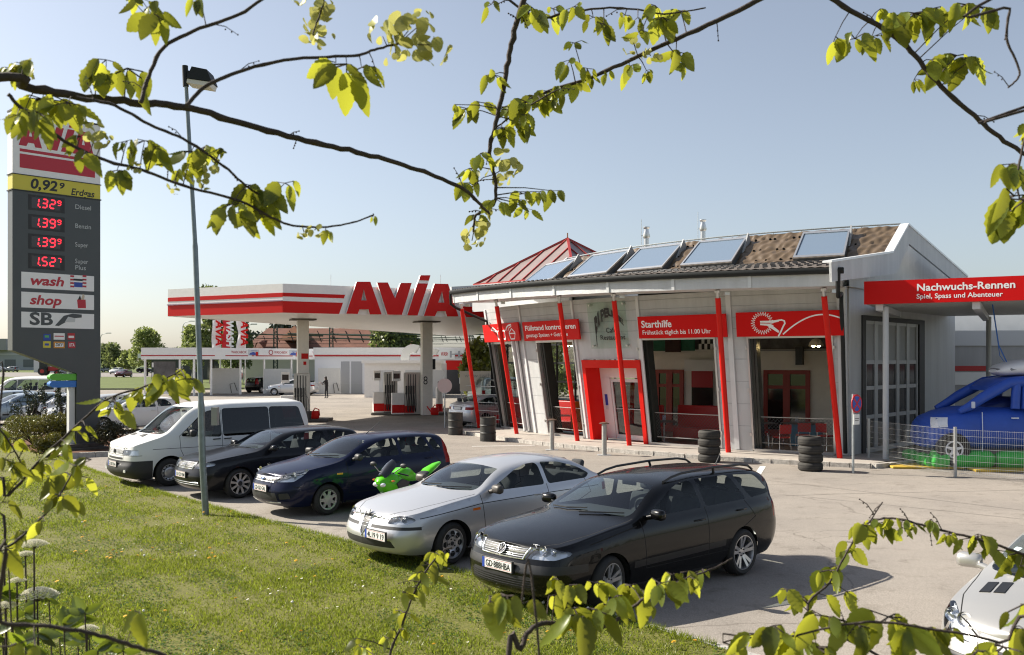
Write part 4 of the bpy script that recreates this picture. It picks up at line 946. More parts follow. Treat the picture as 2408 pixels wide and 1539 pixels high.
def lift(sp, a, w=.85, b=0.0):
    """raise the nose, lamps and waist of a shape, leaving sill and roof where they are"""
    f = lambda z: z + a * max(0.0, 1 - abs(z - .55) / w); wb, xf = sp['wb'], sp['xf']; ex = lambda x: x + b * max(0.0, x - wb) / (xf - wb); g = lambda pts: [(p, f(q)) for p, q in pts]; o = dict(sp)
    for k in ('zs', 'zt', 'windscreen', 'rear_window'):
        if k in o: o[k] = g(o[k])
    for k in ('side_windows', 'doors', 'side_lines', 'indicators', 'headlights', 'taillights', 'grilles', 'front_lines', 'wipers'):
        if k in o: o[k] = [g(p) for p in o[k]]
    o['xf'] = xf + b
    for k in ('zs', 'zt', 'kx', 'tum', 'crown'): o[k] = [(ex(x), z) for x, z in o[k]]
    o['top_lines'] = [[(ex(x), y) for x, y in l] for l in o.get('top_lines', [])]; o['side_lines'] = [[(ex(x), z) for x, z in l] for l in o['side_lines']]
    o['zones'] = [(n, pr, g(p), fl) for n, pr, p, fl in o.get('zones', [])]; o['handles'] = [((x, f(z)), k) for (x, z), k in o.get('handles', [])]
    m = o['mirror']; o['mirror'] = (m[0], f(m[1]), m[2], m[3]); c = o.get('cabin')
    if c: o['cabin'] = dict(c, dashz=f(c['dashz']), mir=(c['mir'][0], f(c['mir'][1])))
    o['lift'] = f; return o
class Car:
    def __init__(s, sp, mat, N=96, M=16):
        s.sp = sp; s.mat = mat; s.lift = sp.get('lift', lambda z: z)
        xf, xr = sp['xf'], sp['xr']; W_ = sp['w']
        # plan outline of one side, front centre to rear centre
        c = sp.get('fcurve', 1.0); rc_ = sp.get('rcurve', 1.0)
        ol = [(xf, 0), (xf - .012 * c, .22), (xf - .05 * c, .44), (xf - .12 * c, W_ * .74), (xf - .24 * c, W_ * .89), (xf - .48, W_ * .965), (xf - .95, W_ * .995), ((xf + xr) / 2, W_), (xr + .8, W_ * .985), (xr + .35, W_ * .955), (xr + .15 * rc_, W_ * .88), (xr + .06 * rc_, W_ * .72), (xr + .02 * rc_, .35), (xr, 0)]
        d = [0]
        for a, b in zip(ol[:-1], ol[1:]): d.append(d[-1] + math.hypot(b[0] - a[0], b[1] - a[1]))
        fx = pch([(q, -p[0]) for q, p in zip(d, ol)]); fy = pch([(q, p[1]) for q, p in zip(d, ol)])
        T = []
        for i in range(N + 1): T.append(d[-1] * i / N)
        T = sorted(set(T + [d[-1] * q for q in (.004, .012, .02, .985, .996)]))
        O = [(-fx(t), fy(t)) for t in T]; n = len(O)
        nrm = []
        for i in range(n):
            a = O[max(i - 1, 0)]; b = O[min(i + 1, n - 1)]; tx, ty = b[0] - a[0], b[1] - a[1]; l = math.hypot(tx, ty); nrm.append((ty / l, -tx / l) if l else (1, 0))
        nrm[0] = (1, 0); nrm[-1] = (-1, 0)
        zs, zt = pch(sp['zs']), pch(sp['zt']); zl = pch(sp.get('zl', [(xr, .30), (xr + .5, .22), (xf - .4, .2), (xf, .22)]))
        of, orr, os_ = pch(sp['of']), pch(sp['or']), pch(sp['os'])
        kx = pch(sp['kx']); tum = pch(sp['tum']); crown = pch(sp['crown'])
        s.zs, s.zt = zs, zt
        bm = bmesh.new(); V = {}
        def base(i, t):
            x, y = O[i]; a, b = nrm[i]; f = a * a if a > 0 else 0; r = a * a if a < 0 else 0; sd = b * b
            o_ = f * of(t) + r * orr(t) + sd * os_(t)
            xx = min(max(x, xr), xf)
            return x + a * o_, max(0.0, y + b * o_), zl(xx) + (zs(xx) - zl(xx)) * t
        G = []
        ts = [i / M for i in range(M + 1)]
        for i in range(n):
            G.append([base(i, t) for t in ts])
        verts = [[[None] * (M + 1), [None] * (M + 1)] for _ in range(n)]
        for i in range(n):
            for j in range(M + 1):
                x, y, z = G[i][j]
                if i in (0, n - 1): y = 0.0
                v = bm.verts.new((x, y, z)); verts[i][0][j] = v
                verts[i][1][j] = v if y == 0.0 else bm.verts.new((x, -y, z))
        for sgn in (0, 1):
            for i in range(n - 1):
                for j in range(M):
                    q = [verts[i][sgn][j], verts[i + 1][sgn][j], verts[i + 1][sgn][j + 1], verts[i][sgn][j + 1]]
                    bm.faces.new(q if sgn == 0 else q[::-1])
        # upper rows between the two shoulder lines
        K1, K2, K3 = 9, 6, 9; rows = []
        for i in range(n):
            x, y, z = G[i][M]; row = [verts[i][0][M]]
            if i in (0, n - 1): rows.append(None); continue
            xx = min(max(x, xr), xf); top = max(zt(xx), z + .004); hu = top - z; cr = min(crown(xx), hu * .85); hs = hu - cr; ty = tum(xx)
            ye = max(.02, y - ty * hs); rc = min(.13, .45 * hs + .01, ye * .6)
            pts = []
            A = (y, z); E = (ye, z + hs)
            def topz(yy): return z + hs + cr * (1 - (abs(yy) / ye) ** 2.1)
            L = math.hypot(y - ye, hs) + 1e-6; k = max(0.0, 1 - rc / L)
            S = (A[0] + (E[0] - A[0]) * k, A[1] + (E[1] - A[1]) * k); Tn = (max(ye - rc, .01), topz(max(ye - rc, .01)))
            for q in range(1, K1 + 1): pts.append((A[0] + (S[0] - A[0]) * q / K1, A[1] + (S[1] - A[1]) * q / K1))
            for q in range(1, K2 + 1):
                u = q / K2; pts.append(((1 - u) ** 2 * S[0] + 2 * u * (1 - u) * E[0] + u * u * Tn[0], (1 - u) ** 2 * S[1] + 2 * u * (1 - u) * E[1] + u * u * Tn[1]))
            for q in range(1, K3 + 1): yy = Tn[0] * (1 - q / K3); pts.append((yy, topz(yy)))
            kk = kx(xx)
            P_ = [(x + kk * (1 - (p[0] / y) ** 2) * min(1.0, (p[1] - z) / max(.05, hu) * 2), p[0], p[1]) for p in pts]
            left = [bm.verts.new(p) for p in P_]; right = [bm.verts.new((p[0], -p[1], p[2])) for p in P_[:-1]]
            rows.append([verts[i][0][M]] + left + right[::-1] + [verts[i][1][M]])
        for i in range(1, n - 2):
            a, b = rows[i], rows[i + 1]
            for j in range(len(a) - 1): bm.faces.new((a[j], b[j], b[j + 1], a[j + 1]))
        for i, e, flip in ((1, 0, False), (n - 2, n - 1, True)):
            r_ = rows[i]; c0 = verts[e][0][M]
            for j in range(len(r_) - 1):
                q = (c0, r_[j], r_[j + 1]); bm.faces.new(q if not flip else q[::-1])
        bm.normal_update()
        s.lay = bm.faces.layers.int.new('part'); s.bm = bm; s.part = {}
        s.bvh = BVHTree.FromBMesh(bm)
        s.nl = None
    # ---- cutting
    def cut(s, poly, proj, name=None, filt=None, face=None):
        """mark the faces inside a convex polygon seen along an axis: proj 'xz' side, 'yz' end, 'xy' top"""
        bm = s.bm; ix = {'x': 0, 'y': 1, 'z': 2}; a, b = ix[proj[0]], ix[proj[1]]
        ar = sum(poly[i][0] * poly[(i + 1) % len(poly)][1] - poly[(i + 1) % len(poly)][0] * poly[i][1] for i in range(len(poly)))
        if ar < 0: poly = poly[::-1]
        lo = [min(p[k] for p in poly) - .3 for k in (0, 1)]; hi = [max(p[k] for p in poly) + .3 for k in (0, 1)]
        fs = []
        for f in bm.faces:
            c = f.calc_center_median()
            if lo[0] < c[a] < hi[0] and lo[1] < c[b] < hi[1] and (filt is None or filt(c, f.normal)) and (face is None or f[s.lay] == face): fs.append(f)
        for i in range(len(poly)):
            p, q = poly[i], poly[(i + 1) % len(poly)]; dx, dy = q[0] - p[0], q[1] - p[1]
            if abs(dx) + abs(dy) < 1e-9: continue
            no = Vector((0, 0, 0)); no[a] = dy; no[b] = -dx; co = Vector((0, 0, 0)); co[a] = p[0]; co[b] = p[1]; no.normalize()
            ed = set(); ve = set()
            for f in fs: ed.update(f.edges); ve.update(f.verts)
            r = bmesh.ops.bisect_plane(bm, geom=fs + list(ed) + list(ve), plane_co=co, plane_no=no, dist=1e-5)
            fs = [g for g in r['geom'] if isinstance(g, bmesh.types.BMFace) and g.is_valid]
            fs = [f for f in fs if (f.calc_center_median() - co).dot(no) < 0]
        if name is not None:
            pid = s.part.setdefault(name, len(s.part) + 1)
            for f in fs: f[s.lay] = pid
        return fs
    def delete(s, fs): bmesh.ops.delete(s.bm, geom=fs, context='FACES')
    def line(s, pts, proj, w=.010, filt=None, name='gap'):
        for p, q in zip(pts[:-1], pts[1:]):
            d = Vector((q[0] - p[0], q[1] - p[1])); 
            if d.length < 1e-6: continue
            d.normalize(); n = Vector((-d.y, d.x)) * w / 2; P0 = Vector(p) - d * w * .3; Q0 = Vector(q) + d * w * .3
            s.cut([tuple(P0 - n), tuple(Q0 - n), tuple(Q0 + n), tuple(P0 + n)], proj, name, filt)
    # ---- pieces out of the shell
    def split(s, root, mats, names, skip=()):
        """one mesh per marked part (left and right apart); the rest is the body"""
        bm = s.bm; bm.normal_update(); bm.verts.ensure_lookup_table(); out = {}
        groups = {}
        inv = {v: k for k, v in s.part.items()}
        for f in bm.faces:
            nm = inv.get(f[s.lay], 'body')
            key = nm
            if nm in names and names[nm][1] == 'lr': key = (nm, f.calc_center_median().y > 0)
            groups.setdefault(key, []).append(f)
        for key, fs in groups.items():
            nm = key[0] if isinstance(key, tuple) else key
            if nm == 'gap' and 'gap' not in names: nm_out = None
            vm = {}; vs = []; no = []; pf = []; mi = []
            for f in fs:
                idx = []
                for v in f.verts:
                    if v not in vm: vm[v] = len(vs); vs.append(v.co[:]); no.append(v.normal[:])
                    idx.append(vm[v])
                pf.append(idx)
            out[key] = (vs, no, pf)
        return out
    def surf(s, o, d):
        r = s.bvh.ray_cast(Vector(o), Vector(d)); return r[0], r[1]
def shell(name, data, mats, parent, extra=None):
    vs, no, pf = data; me = bpy.data.meshes.new(name); mi = [0] * len(pf)
    if extra:
        vs = list(vs); no = list(no); pf = list(pf)
        for ev, en, ef in extra:
            b = len(vs); vs += ev; no += en; pf += [[b + i for i in f] for f in ef]; mi += [1] * len(ef)
    me.from_pydata(vs, [], pf)
    for m in mats: me.materials.append(m)
    me.polygons.foreach_set('material_index', mi); me.shade_smooth(); me.update()
    me.normals_split_custom_set_from_vertices([Vector(n).normalized() if Vector(n).length > 1e-6 else Vector((0, 0, 1)) for n in no])
    o = new_obj(name, me, parent); KIDS.setdefault(parent.name, []).append(o); return o
def rnd(poly, r=.05, n=4):
    """round the corners of a convex polygon"""
    out = []; k = len(poly)
    for i in range(k):
        a, b, c = Vector(poly[i - 1]), Vector(poly[i]), Vector(poly[(i + 1) % k]); rr = min(r, (a - b).length * .45, (c - b).length * .45)
        p, q = b + (a - b).normalized() * rr, b + (c - b).normalized() * rr
        for j in range(n + 1):
            t = j / n; w = p * (1 - t) ** 2 + b * 2 * t * (1 - t) + q * t * t; out.append((w.x, w.y))
    return out
RIMC = {}
def wheel(parent, x, y, rad, rim, wd, style, steer=0.0, mat=None, detail=True):
    """wheel with its outer face towards sign(y)"""
    sg = 1 if y > 0 else -1; T = Matrix.Translation((x, y, rad)) @ Matrix.Rotation(steer, 4, 'Z') @ Matrix.Diagonal((1, sg, 1, 1))
    # local: outer face at +y
    mb = MB(); h = wd / 2; s_ = rad - rim
    prof = [(rim * .92, -h), (rim, -h * .95), (rim + s_ * .55, -h * 1.02), (rad - .02, -h * .86), (rad, -h * .6), (rad, h * .6), (rad - .02, h * .86), (rim + s_ * .55, h * 1.02), (rim + .004, h * .95), (rim * .97, h * .8), (rim * .92, -h * .2)]
    mb.lathe([(r, hh) for r, hh in prof], 40, 0, None, 'y', close=True)
    mb.v = [tuple(T @ Vector(p)) for p in mb.v]
    if sg < 0: mb.f = [f[::-1] for f in mb.f]
    t = mb.build('wheel', M_RUBBER, parent, 35)
    rb = MB(); f0 = h * .80
    rb.lathe([(rim * .97, f0 * .2), (rim, f0 + .012), (rim * .955, f0 + .012), (rim * .90, f0 - .03), (rim * .88, -h * .5)], 40, 0, None, 'y')
    rb.f = rb.f[:-2]; rb.m = rb.m[:-2]
    rb.lathe([(rim * .9, -.03), (.02, -.02)], 32, 1, None, 'y')
    def spoke(a, w0, w1, r0, r1, y0, y1, th=.03, mi=0):
        ca, sa = math.cos(a), math.sin(a); p = []
        for r, w, yy in ((r0, w0, y0), (r1, w1, y1)):
            for dw, dy in ((-w, 0), (w, 0), (w * .8, -th), (-w * .8, -th)):
                p.append((ca * r - sa * dw, yy + dy, sa * r + ca * dw))
        rb.add([p[0], p[1], p[2], p[3], p[4], p[5], p[6], p[7]], [(0, 4, 5, 1), (1, 5, 6, 2), (2, 6, 7, 3), (3, 7, 4, 0), (0, 1, 2, 3), (7, 6, 5, 4)], mi)
    if style == 'nine':      # slim straight spokes
        for k in range(9): spoke(k * 2 * math.pi / 9 + .2, .020, .027, .06, rim * .95, f0 - .005, f0 + .004)
        rb.lathe([(.085, f0 - .05), (.085, f0 - .002), (.07, f0 + .004), (.001, f0 + .004)], 20, 0, None, 'y'); rb.lathe([(.055, f0), (.05, f0 + .008), (.001, f0 + .008)], 16, 2, None, 'y')
    elif style == 'ten':
        for k in range(5):
            for dd in (-.2, .2): spoke(k * 2 * math.pi / 5 + dd + .3, .020, .024, .05, rim * .96, f0 - .03, f0 + .006)
        rb.lathe([(.075, f0 - .07), (.075, f0 - .03), (.001, f0 - .024)], 20, 0, None, 'y')
        for k in range(5): a = k * 2 * math.pi / 5; rb.lathe([(.009, f0 - .03), (.009, f0 - .018), (.001, f0 - .018)], 8, 1, Matrix.Translation((.05 * math.cos(a), 0, .05 * math.sin(a))), 'y')
    elif style == 'seven':   # paired spokes of a steel wheel trim
        rb.lathe([(rim * .96, f0 - .02), (rim * .93, f0 + .004), (rim * .86, f0 - .0)], 36, 0, None, 'y'); rb.f = rb.f[:-2]; rb.m = rb.m[:-2]
        for k in range(7):
            for dd in (-.11, .11): spoke(k * 2 * math.pi / 7 + dd, .018, .014, .07, rim * .92, f0 + .004, f0 + .002)
        rb.lathe([(.105, f0 - .03), (.10, f0 + .006), (.001, f0 + .012)], 24, 0, None, 'y')
    elif style == 'holes':   # dished disc; dark discs paint the shade of its round holes
        rb.lathe([(rim * .93, f0 - .01), (rim * .62, f0 + .006), (.10, f0 - .004), (.085, f0 - .015), (.001, f0 - .015)], 36, 0, None, 'y')
        for k in range(8):
            a = k * 2 * math.pi / 8; rb.lathe([(.042, f0 - .004), (.042, f0 + .0055), (.001, f0 + .0055)], 16, 1, Matrix.Translation((rim * .68 * math.cos(a), 0, rim * .68 * math.sin(a))), 'y')
        for k in range(5):
            a = k * 2 * math.pi / 5; rb.lathe([(.012, f0 - .01), (.012, f0 - .001), (.001, f0 - .001)], 8, 1, Matrix.Translation((.065 * math.cos(a), 0, .065 * math.sin(a))), 'y')
        rb.lathe([(.03, f0 - .01), (.03, f0 + .002), (.001, f0 + .002)], 12, 2, None, 'y')
    else:                    # steel disc; shade of its slots painted as dark dots
        rb.lathe([(rim * .93, f0 - .02), (rim * .8, f0 - .002), (rim * .5, f0 - .03), (.12, f0 - .0), (.09, f0 + .012), (.001, f0 + .012)], 36, 0, None, 'y')
        for k in range(12):
            a = k * 2 * math.pi / 12; rb.lathe([(.017, f0 - .02), (.017, f0 + .0), (.001, f0 + .0)], 8, 1, Matrix.Translation((rim * .8 * math.cos(a), 0, rim * .8 * math.sin(a))), 'y')
    rb.v = [tuple(T @ Vector(p)) for p in rb.v]
    if sg < 0: rb.f = [f[::-1] for f in rb.f]
    r_ = rb.build('rim', [mat or M_ALLOY, M_WELL, M_DARK], t, 30); return t
def seat(parent, x, y, back=True, zb=.0, w=.5, hgt=.62):
    mb = MB(); mb.bbox((x - .22, y - w / 2, .34 + zb), (x + .32, y + w / 2, .52 + zb), .05)
    P_ = []
    T = Matrix.Translation((x - .2, y, .48 + zb)) @ Matrix.Rotation(R(-16), 4, 'Y')
    mb.bbox((-.07, -w / 2, 0), (.07, w / 2, hgt), .06, 0, T); mb.bbox((-.05, -.13, hgt + .04), (.05, .13, hgt + .22), .045, 0, T); mb.bbox((-.015, -.06, hgt - .02), (.015, .06, hgt + .06), .01, 0, T)
    return mb.build('seat', M_CLOTH, parent, 50)
def plate(parent, car, text, z, y0=0.0, w=.52, h=.12, blue=True, rear=False, off=.022, tilt=0.0):
    d = -1 if not rear else 1; z = car.lift(z)
    x = [car.surf((6 * -d, y0 + q, z), (d, 0, 0))[0] for q in (-w / 2, 0, w / 2)]
    xs = [q.x for q in x if q]; X = max(xs) + off if not rear else min(xs) - off
    M = Matrix.Translation((X, y0, z)) @ (Matrix.Rotation(R(90), 4, 'Z') if not rear else Matrix.Rotation(R(-90), 4, 'Z')) @ Matrix.Rotation(tilt, 4, 'X')
    mb = MB(); mb.bbox((-w / 2 - .012, 0, -h / 2 - .012), (w / 2 + .012, .03, h / 2 + .012), .005, 1, M); mb.box((-w / 2, -.003, -h / 2), (w / 2, .002, h / 2), 0, M)
    for zz in (-h / 2 + .008, h / 2 - .012): mb.box((-w / 2 + .045, -.0036, zz), (w / 2, -.002, zz + .004), 2, M)
    if blue: mb.box((-w / 2, -.0042, -h / 2), (-w / 2 + .042, -.002, h / 2), 3, M)
    p = mb.build('number_plate', [M_PLATE, M_DARK, M_REDD, M_BLUE], parent)
    if text:
        tb = MB(); put_text(tb, text, M @ Matrix.Translation((-w / 2 + .06, -.0055, -h * .32)), h * .88, width=w - .085, bold=.012); tb.build('lettering', M_BLACK, p)
    return p
def tube_on(car, pts, r, axis='x', off=0.0, n=6):
    """polyline of (y,z) laid on the nose"""
    out = []
    for y, z in pts:
        q = car.surf((6, y, car.lift(z)), (-1, 0, 0))[0]
        if q: out.append(q + Vector((off, 0, 0)))
    return out
def make_car(name, label, loc, rz, sp, mat, group=None, cat='car', steer=0.0, N=96):
    car = Car(sp, mat, N); t = thing(name, label, cat, (loc[0], loc[1], 0), rz, group)
    wb = sp['wb']; rad, rim, wd, wy = sp['wheel']; ar = sp.get('arch', rad + .055)
    side = lambda c, n: abs(c.y) > .45
    # wheel arches
    for cx in (0, wb):
        pl = [(cx + ar * math.cos(a), rad + ar * math.sin(a)) for a in np.linspace(0, 2 * math.pi, 33)[:-1]]
        car.delete(car.cut(pl, 'xz', None, lambda c, n: abs(c.y) > .5 and abs(n.y) > .3))
    # coloured zones: bumpers, sills, mouldings
    for nm, proj, poly, fl in sp.get('zones', []): car.cut(poly, proj, nm, fl)
    up = lambda c, n: abs(n.y) > .30 and c.z > .5
    for k, poly in enumerate(sp['side_windows']): car.cut(rnd(poly, sp.get('wr', .06)), 'xz', 'sw%d' % k, up)
    car.cut(rnd(sp['windscreen'], .08), 'yz', 'windscreen', lambda c, n: n.x > .25 and n.z > .12 and c.z > sp['windscreen'][0][1] - .1 and c.x > wb * .2 and c.x < sp['xf'] - .55)
    if 'rear_window' in sp: car.cut(rnd(sp['rear_window'], .08), 'yz', 'rear_window', lambda c, n: n.x < -.2 and c.z > .6)
    for poly in sp.get('headlights', []): car.cut(rnd(poly, sp.get('hr', .025), 3), sp.get('hproj', 'yz'), 'headlight', lambda c, n: (n.x > -.05) and c.x > wb + .1)
    for poly in sp.get('taillights', []): car.cut(poly, 'yz', 'taillight', lambda c, n: n.x < .3 and c.x < sp['xr'] + .3)
    for poly in sp.get('grilles', []): car.cut(rnd(poly, .02, 2), 'yz', 'grille', lambda c, n: n.x > .1 and c.x > wb + .3)
    for poly in sp.get('indicators', []): car.cut(poly, 'xz', 'indicator', side)
    for ln in sp.get('side_lines', []): car.line(ln, 'xz', .011, lambda c, n: abs(c.y) > .4 and abs(n.y) > .25)
    for ln in sp.get('top_lines', []):
        car.line(ln, 'xy', .011, lambda c, n: n.z > .2 and c.z > .5); car.line([(a, -b) for a, b in ln], 'xy', .011, lambda c, n: n.z > .2 and c.z > .5)
    for ln in sp.get('front_lines', []): car.line(ln, 'yz', .011, lambda c, n: n.x > .2 and c.x > wb)
    doors = sp.get('doors', [])
    for k, poly in enumerate(doors): car.cut(poly, 'xz', 'door%d' % k, lambda c, n: abs(c.y) > .45 and abs(n.y) > .25, 0)
    names = {'side_moulding': (0, 'lr'), 'impact_strip': (0, 'lr'), 'headlight': (0, 'lr'), 'taillight': (0, 'lr'), 'indicator': (0, 'lr')}
    for k in range(len(sp['side_windows'])): names['sw%d' % k] = (0, 'lr')
    for k in range(len(doors)): names['door%d' % k] = (0, 'lr')
    parts = car.split(t, None, names)
    gap = parts.pop('gap', None)
    body = shell('body', parts.pop('body'), [mat, M_SEAM], t, [gap] if gap else None)
    zm = sp.get('zone_mats', {}); wm = sp.get('win_mats', {})
    dobj = {}
    for key, d in parts.items():
        nm = key[0] if isinstance(key, tuple) else key
        if nm.startswith('sw'): shell('side_window', d, [wm.get(nm, G_SIDE)], t)
        elif nm == 'windscreen': shell('windscreen', d, [G_SCREEN], t)
        elif nm == 'rear_window': shell('rear_window', d, [wm.get('rear_window', G_SIDE)], t)
        elif nm == 'headlight':
            h = shell('headlight', d, [G_LAMP], t); vs, no, pf = d
            inn = [tuple(Vector(v) - Vector(n) * .05 - Vector((.02, 0, 0))) for v, n in zip(vs, no)]
            shell('reflector', (inn, no, pf), [M_REFL], h)
            c = Vector((0, 0, 0))
            for v in vs: c += Vector(v)
            c /= len(vs); nn = Vector((0, 0, 0))
            for q in no: nn += Vector(q)
            nn.normalize(); sg = 1 if c.y > 0 else -1
            for dy, rr in sp.get('bulbs', [(-.07, .062), (.06, .055)]):
                p = c + Vector((.0, sg * dy, 0)); q = car.surf((6, p.y, p.z), (-1, 0, 0))[0]
                p = (q if q else p) - Vector((.045, 0, 0)); mb = MB(); T = Matrix.Translation(p) @ Vector((1, 0, .1)).to_track_quat('Z', 'Y').to_matrix().to_4x4()
                mb.lathe([(rr * .3, -.03), (rr, .01), (rr * 1.05, .012), (rr * .95, .006), (rr * .35, -.02), (rr * .3, .015), (.001, .025)], 18, 0, T); mb.build('lamp', M_CHROME, h, 40)
        elif nm == 'taillight': shell('taillight', d, [M_TAIL], t)
        elif nm == 'grille': shell('grille', d, [M_DARK], t)
        elif nm == 'indicator': shell('indicator', d, [M_AMBER], t)
        elif nm.startswith('door'):
            o = shell('door', d, [mat], t); dobj[key] = o
        else: shell(nm, d, [zm.get(nm, M_DARK)], t)
    for (hx, hz), k in sp.get('handles', []):
        for sg in (1, -1):
            q, n = car.surf((hx, 3 * sg, hz), (0, -sg, 0))
            if q is None: continue
            mb = MB(); mb.tube([q + Vector((-.10, -.005 * sg, 0)), q + Vector((-.085, .028 * sg, .004)), q + Vector((.075, .028 * sg, .0)), q + Vector((.09, -.005 * sg, -.003))], [.010, .013, .013, .010], 8)
            par = dobj.get(('door%d' % k, sg > 0), t); mb.build('door_handle', sp.get('handle_mat', mat), par, 60)
    # underside and wheel wells
    mb = MB(); mb.box((sp['xr'] + .25, -sp['w'] * .62, .2), (sp['xf'] - .3, sp['w'] * .62, .42)); mb.box((rad + .12, -sp['w'] * .93, .2), (wb - rad - .12, sp['w'] * .93, .4))
    for cx in (0, wb):
        for sg in (1, -1):
            a0 = -.25; A = [a0 + (math.pi - 2 * a0) * i / 14 for i in range(15)]; y0, y1 = sp['w'] * .55, sp['w'] * .955
            mb.grid([[(cx + (ar + .012) * math.cos(q), sg * yy, rad + (ar + .012) * math.sin(q)) for yy in (y0, y1)] for q in A])
            mb.add([(cx, sg * y0, rad)] + [(cx + (ar + .012) * math.cos(q), sg * y0, rad + (ar + .012) * math.sin(q)) for q in A], [(0, i, i + 1) for i in range(1, 15)])
    mb.build('underbody', M_UNDER, t)
    for cx, st in ((0, 0.0), (wb, steer)):
        for sg in (1, -1): wheel(t, cx, sg * wy, rad, rim, wd, sp.get('rim', 'steel'), st, sp.get('rim_mat'))
    # cabin
    cab = sp.get('cabin')
    if cab:
        xs_, fl = cab['seats'], cab.get('z', 0.0)
        for x in xs_:
            for y in ((-.37, .37) if x == xs_[0] or not cab.get('bench') else (-.42, 0, .42)): seat(t, x, y, zb=fl)
        mb = MB(); dx = cab['dash']; zz = cab['dashz']; hw = sp['w'] * .80
        mb.add([(dx + .42, -hw, zz - .01), (dx + .42, hw, zz - .01), (dx, hw, zz), (dx, -hw, zz), (dx - .12, hw, zz - .10), (dx - .12, -hw, zz - .10), (dx, hw, .4), (dx, -hw, .4)], [(0, 1, 2, 3), (3, 2, 4, 5), (5, 4, 6, 7)]); 
        mb.box((sp['xr'] + .5, -hw, .40), (dx + .3, hw, .42)); mb.build('dashboard', M_CABIN, t)
        mb = MB(); T = Matrix.Translation((dx - .28, .36, zz - .04)) @ Matrix.Rotation(R(-66), 4, 'Y')
        mb.tube([T @ Vector((.185 * math.cos(a), .185 * math.sin(a), 0)) for a in np.linspace(0, 2 * math.pi, 21)], .016, 8); mb.tube([T @ Vector((0, -.18, 0)), T @ Vector((0, .18, 0))], .02, 6); mb.tube([T @ Vector((0, 0, 0)), T @ Vector((0, 0, -.25))], .03, 6); mb.build('steering_wheel', M_CABIN, t, 60)
        mb = MB(); mb.bbox((cab['mir'][0] - .015, -.12, cab['mir'][1]), (cab['mir'][0] + .015, .12, cab['mir'][1] + .06), .012); mb.build('rear_view_mirror', M_DARK, t)
    # mirrors
    mx, mz, my, sz = sp['mirror']
    for sg in (1, -1):
        mb = MB(); P_ = Matrix.Translation((mx, sg * my, mz)) @ Matrix.Rotation(-sg * .15, 4, 'Z')
        mb.bbox((-.045 * sz, -.115 * sz, -.068 * sz), (.075 * sz, .105 * sz, .065 * sz), .048, 0, P_)
        mb.tube([(mx + .03, sg * (my - .08), mz - .03), (mx + .04, sg * (my - .24), mz - .07)], [.035, .03], 8); w_ = mb.build('wing_mirror', sp.get('mirror_mat', mat), t, 50)
    # wipers
    if 'wipers' in sp:
        mb = MB()
        for pts in sp['wipers']:
            q = []
            for y, z in pts:
                h, n = car.surf((6, y, z), (-1, 0, 0))
                if h: q.append(h + n * .02)
            if len(q) > 1: mb.tube(q, .010, 5)
        if mb.v: mb.build('wiper', M_BLACK, t)['kind'] = 'stuff'
    return t, car
def nose_tubes(t, car, name, lines, r, mat, off=.0, n=6):
    mb = MB()
    for ln in lines:
        if len(ln) == 2:
            ln = [(ln[0][0] + (ln[1][0] - ln[0][0]) * i / 8, ln[0][1] + (ln[1][1] - ln[0][1]) * i / 8) for i in range(9)]
        q = tube_on(car, ln, r, off=off)
        if len(q) > 1: mb.tube(q, r, n)
    return mb.build(name, mat, t, 60)
def badge(t, car, y, z, rad, kind, mat=None):
    z = car.lift(z)
    q, n = car.surf((6, y, z), (-1, 0, 0)); M = Matrix.Translation(q + n * .012) @ Matrix.Rotation(R(90), 4, 'Z') @ Matrix.Rotation(-math.asin(min(.6, n.z)) , 4, 'X')
    mb = MB()
    if kind == 'rings':
        for k in range(4):
            c = (k - 1.5) * rad * 1.15; mb.tube([M @ Vector((c + rad * .75 * math.cos(a), -.01, rad * .75 * math.sin(a))) for a in np.linspace(0, 6.2832, 19)], .006, 6)
    elif kind == 'oval':
        mb.lathe([(rad, -.012), (rad * .9, -.02), (.001, -.024)], 24, 0, M @ Matrix.Diagonal((1, 1, .5, 1)), 'y')
    else:
        mb.lathe([(rad * .86, -.002), (rad * .86, -.006), (.001, -.006)], 24, 1, M, 'y')
        mb.tube([M @ Vector((rad * .92 * math.cos(a), -.01, rad * .92 * math.sin(a))) for a in np.linspace(0, 6.2832, 25)], rad * .085, 8)
        if kind == 'letters':
            for pts in ([(-.38, .78), (0, .12), (.38, .78)], [(-.80, .42), (-.40, -.62), (0, .02), (.40, -.62), (.80, .42)]):
                mb.tube([M @ Vector((x * rad, -.012, z * rad)) for x, z in pts], rad * .075, 6)
        elif kind == 'cross':
            mb.tube([M @ Vector((-.3 * rad, -.01, -.6 * rad)), M @ Vector((-.3 * rad, -.01, .6 * rad))], rad * .1, 5); mb.tube([M @ Vector((.3 * rad, -.01, -.5 * rad)), M @ Vector((.1 * rad, -.01, .1 * rad)), M @ Vector((.4 * rad, -.01, .6 * rad))], rad * .1, 5)
    return mb.build('badge', [mat or M_CHROME, M_DARK], t, 60)
HEAD = R(-138.3)
def at_front_wheel(u, v, zhub, sp, th=HEAD):
    """car origin (rear axle) from the picture position of the left front hub"""
    Y = F * (CH - zhub) / (v - HZ); X = (u - CX) / F * Y; c, s_ = math.cos(th), math.sin(th); y = sp['wheel'][3] + .05
    return (X - sp['wb'] * c + y * s_, Y - sp['wb'] * s_ - y * c)
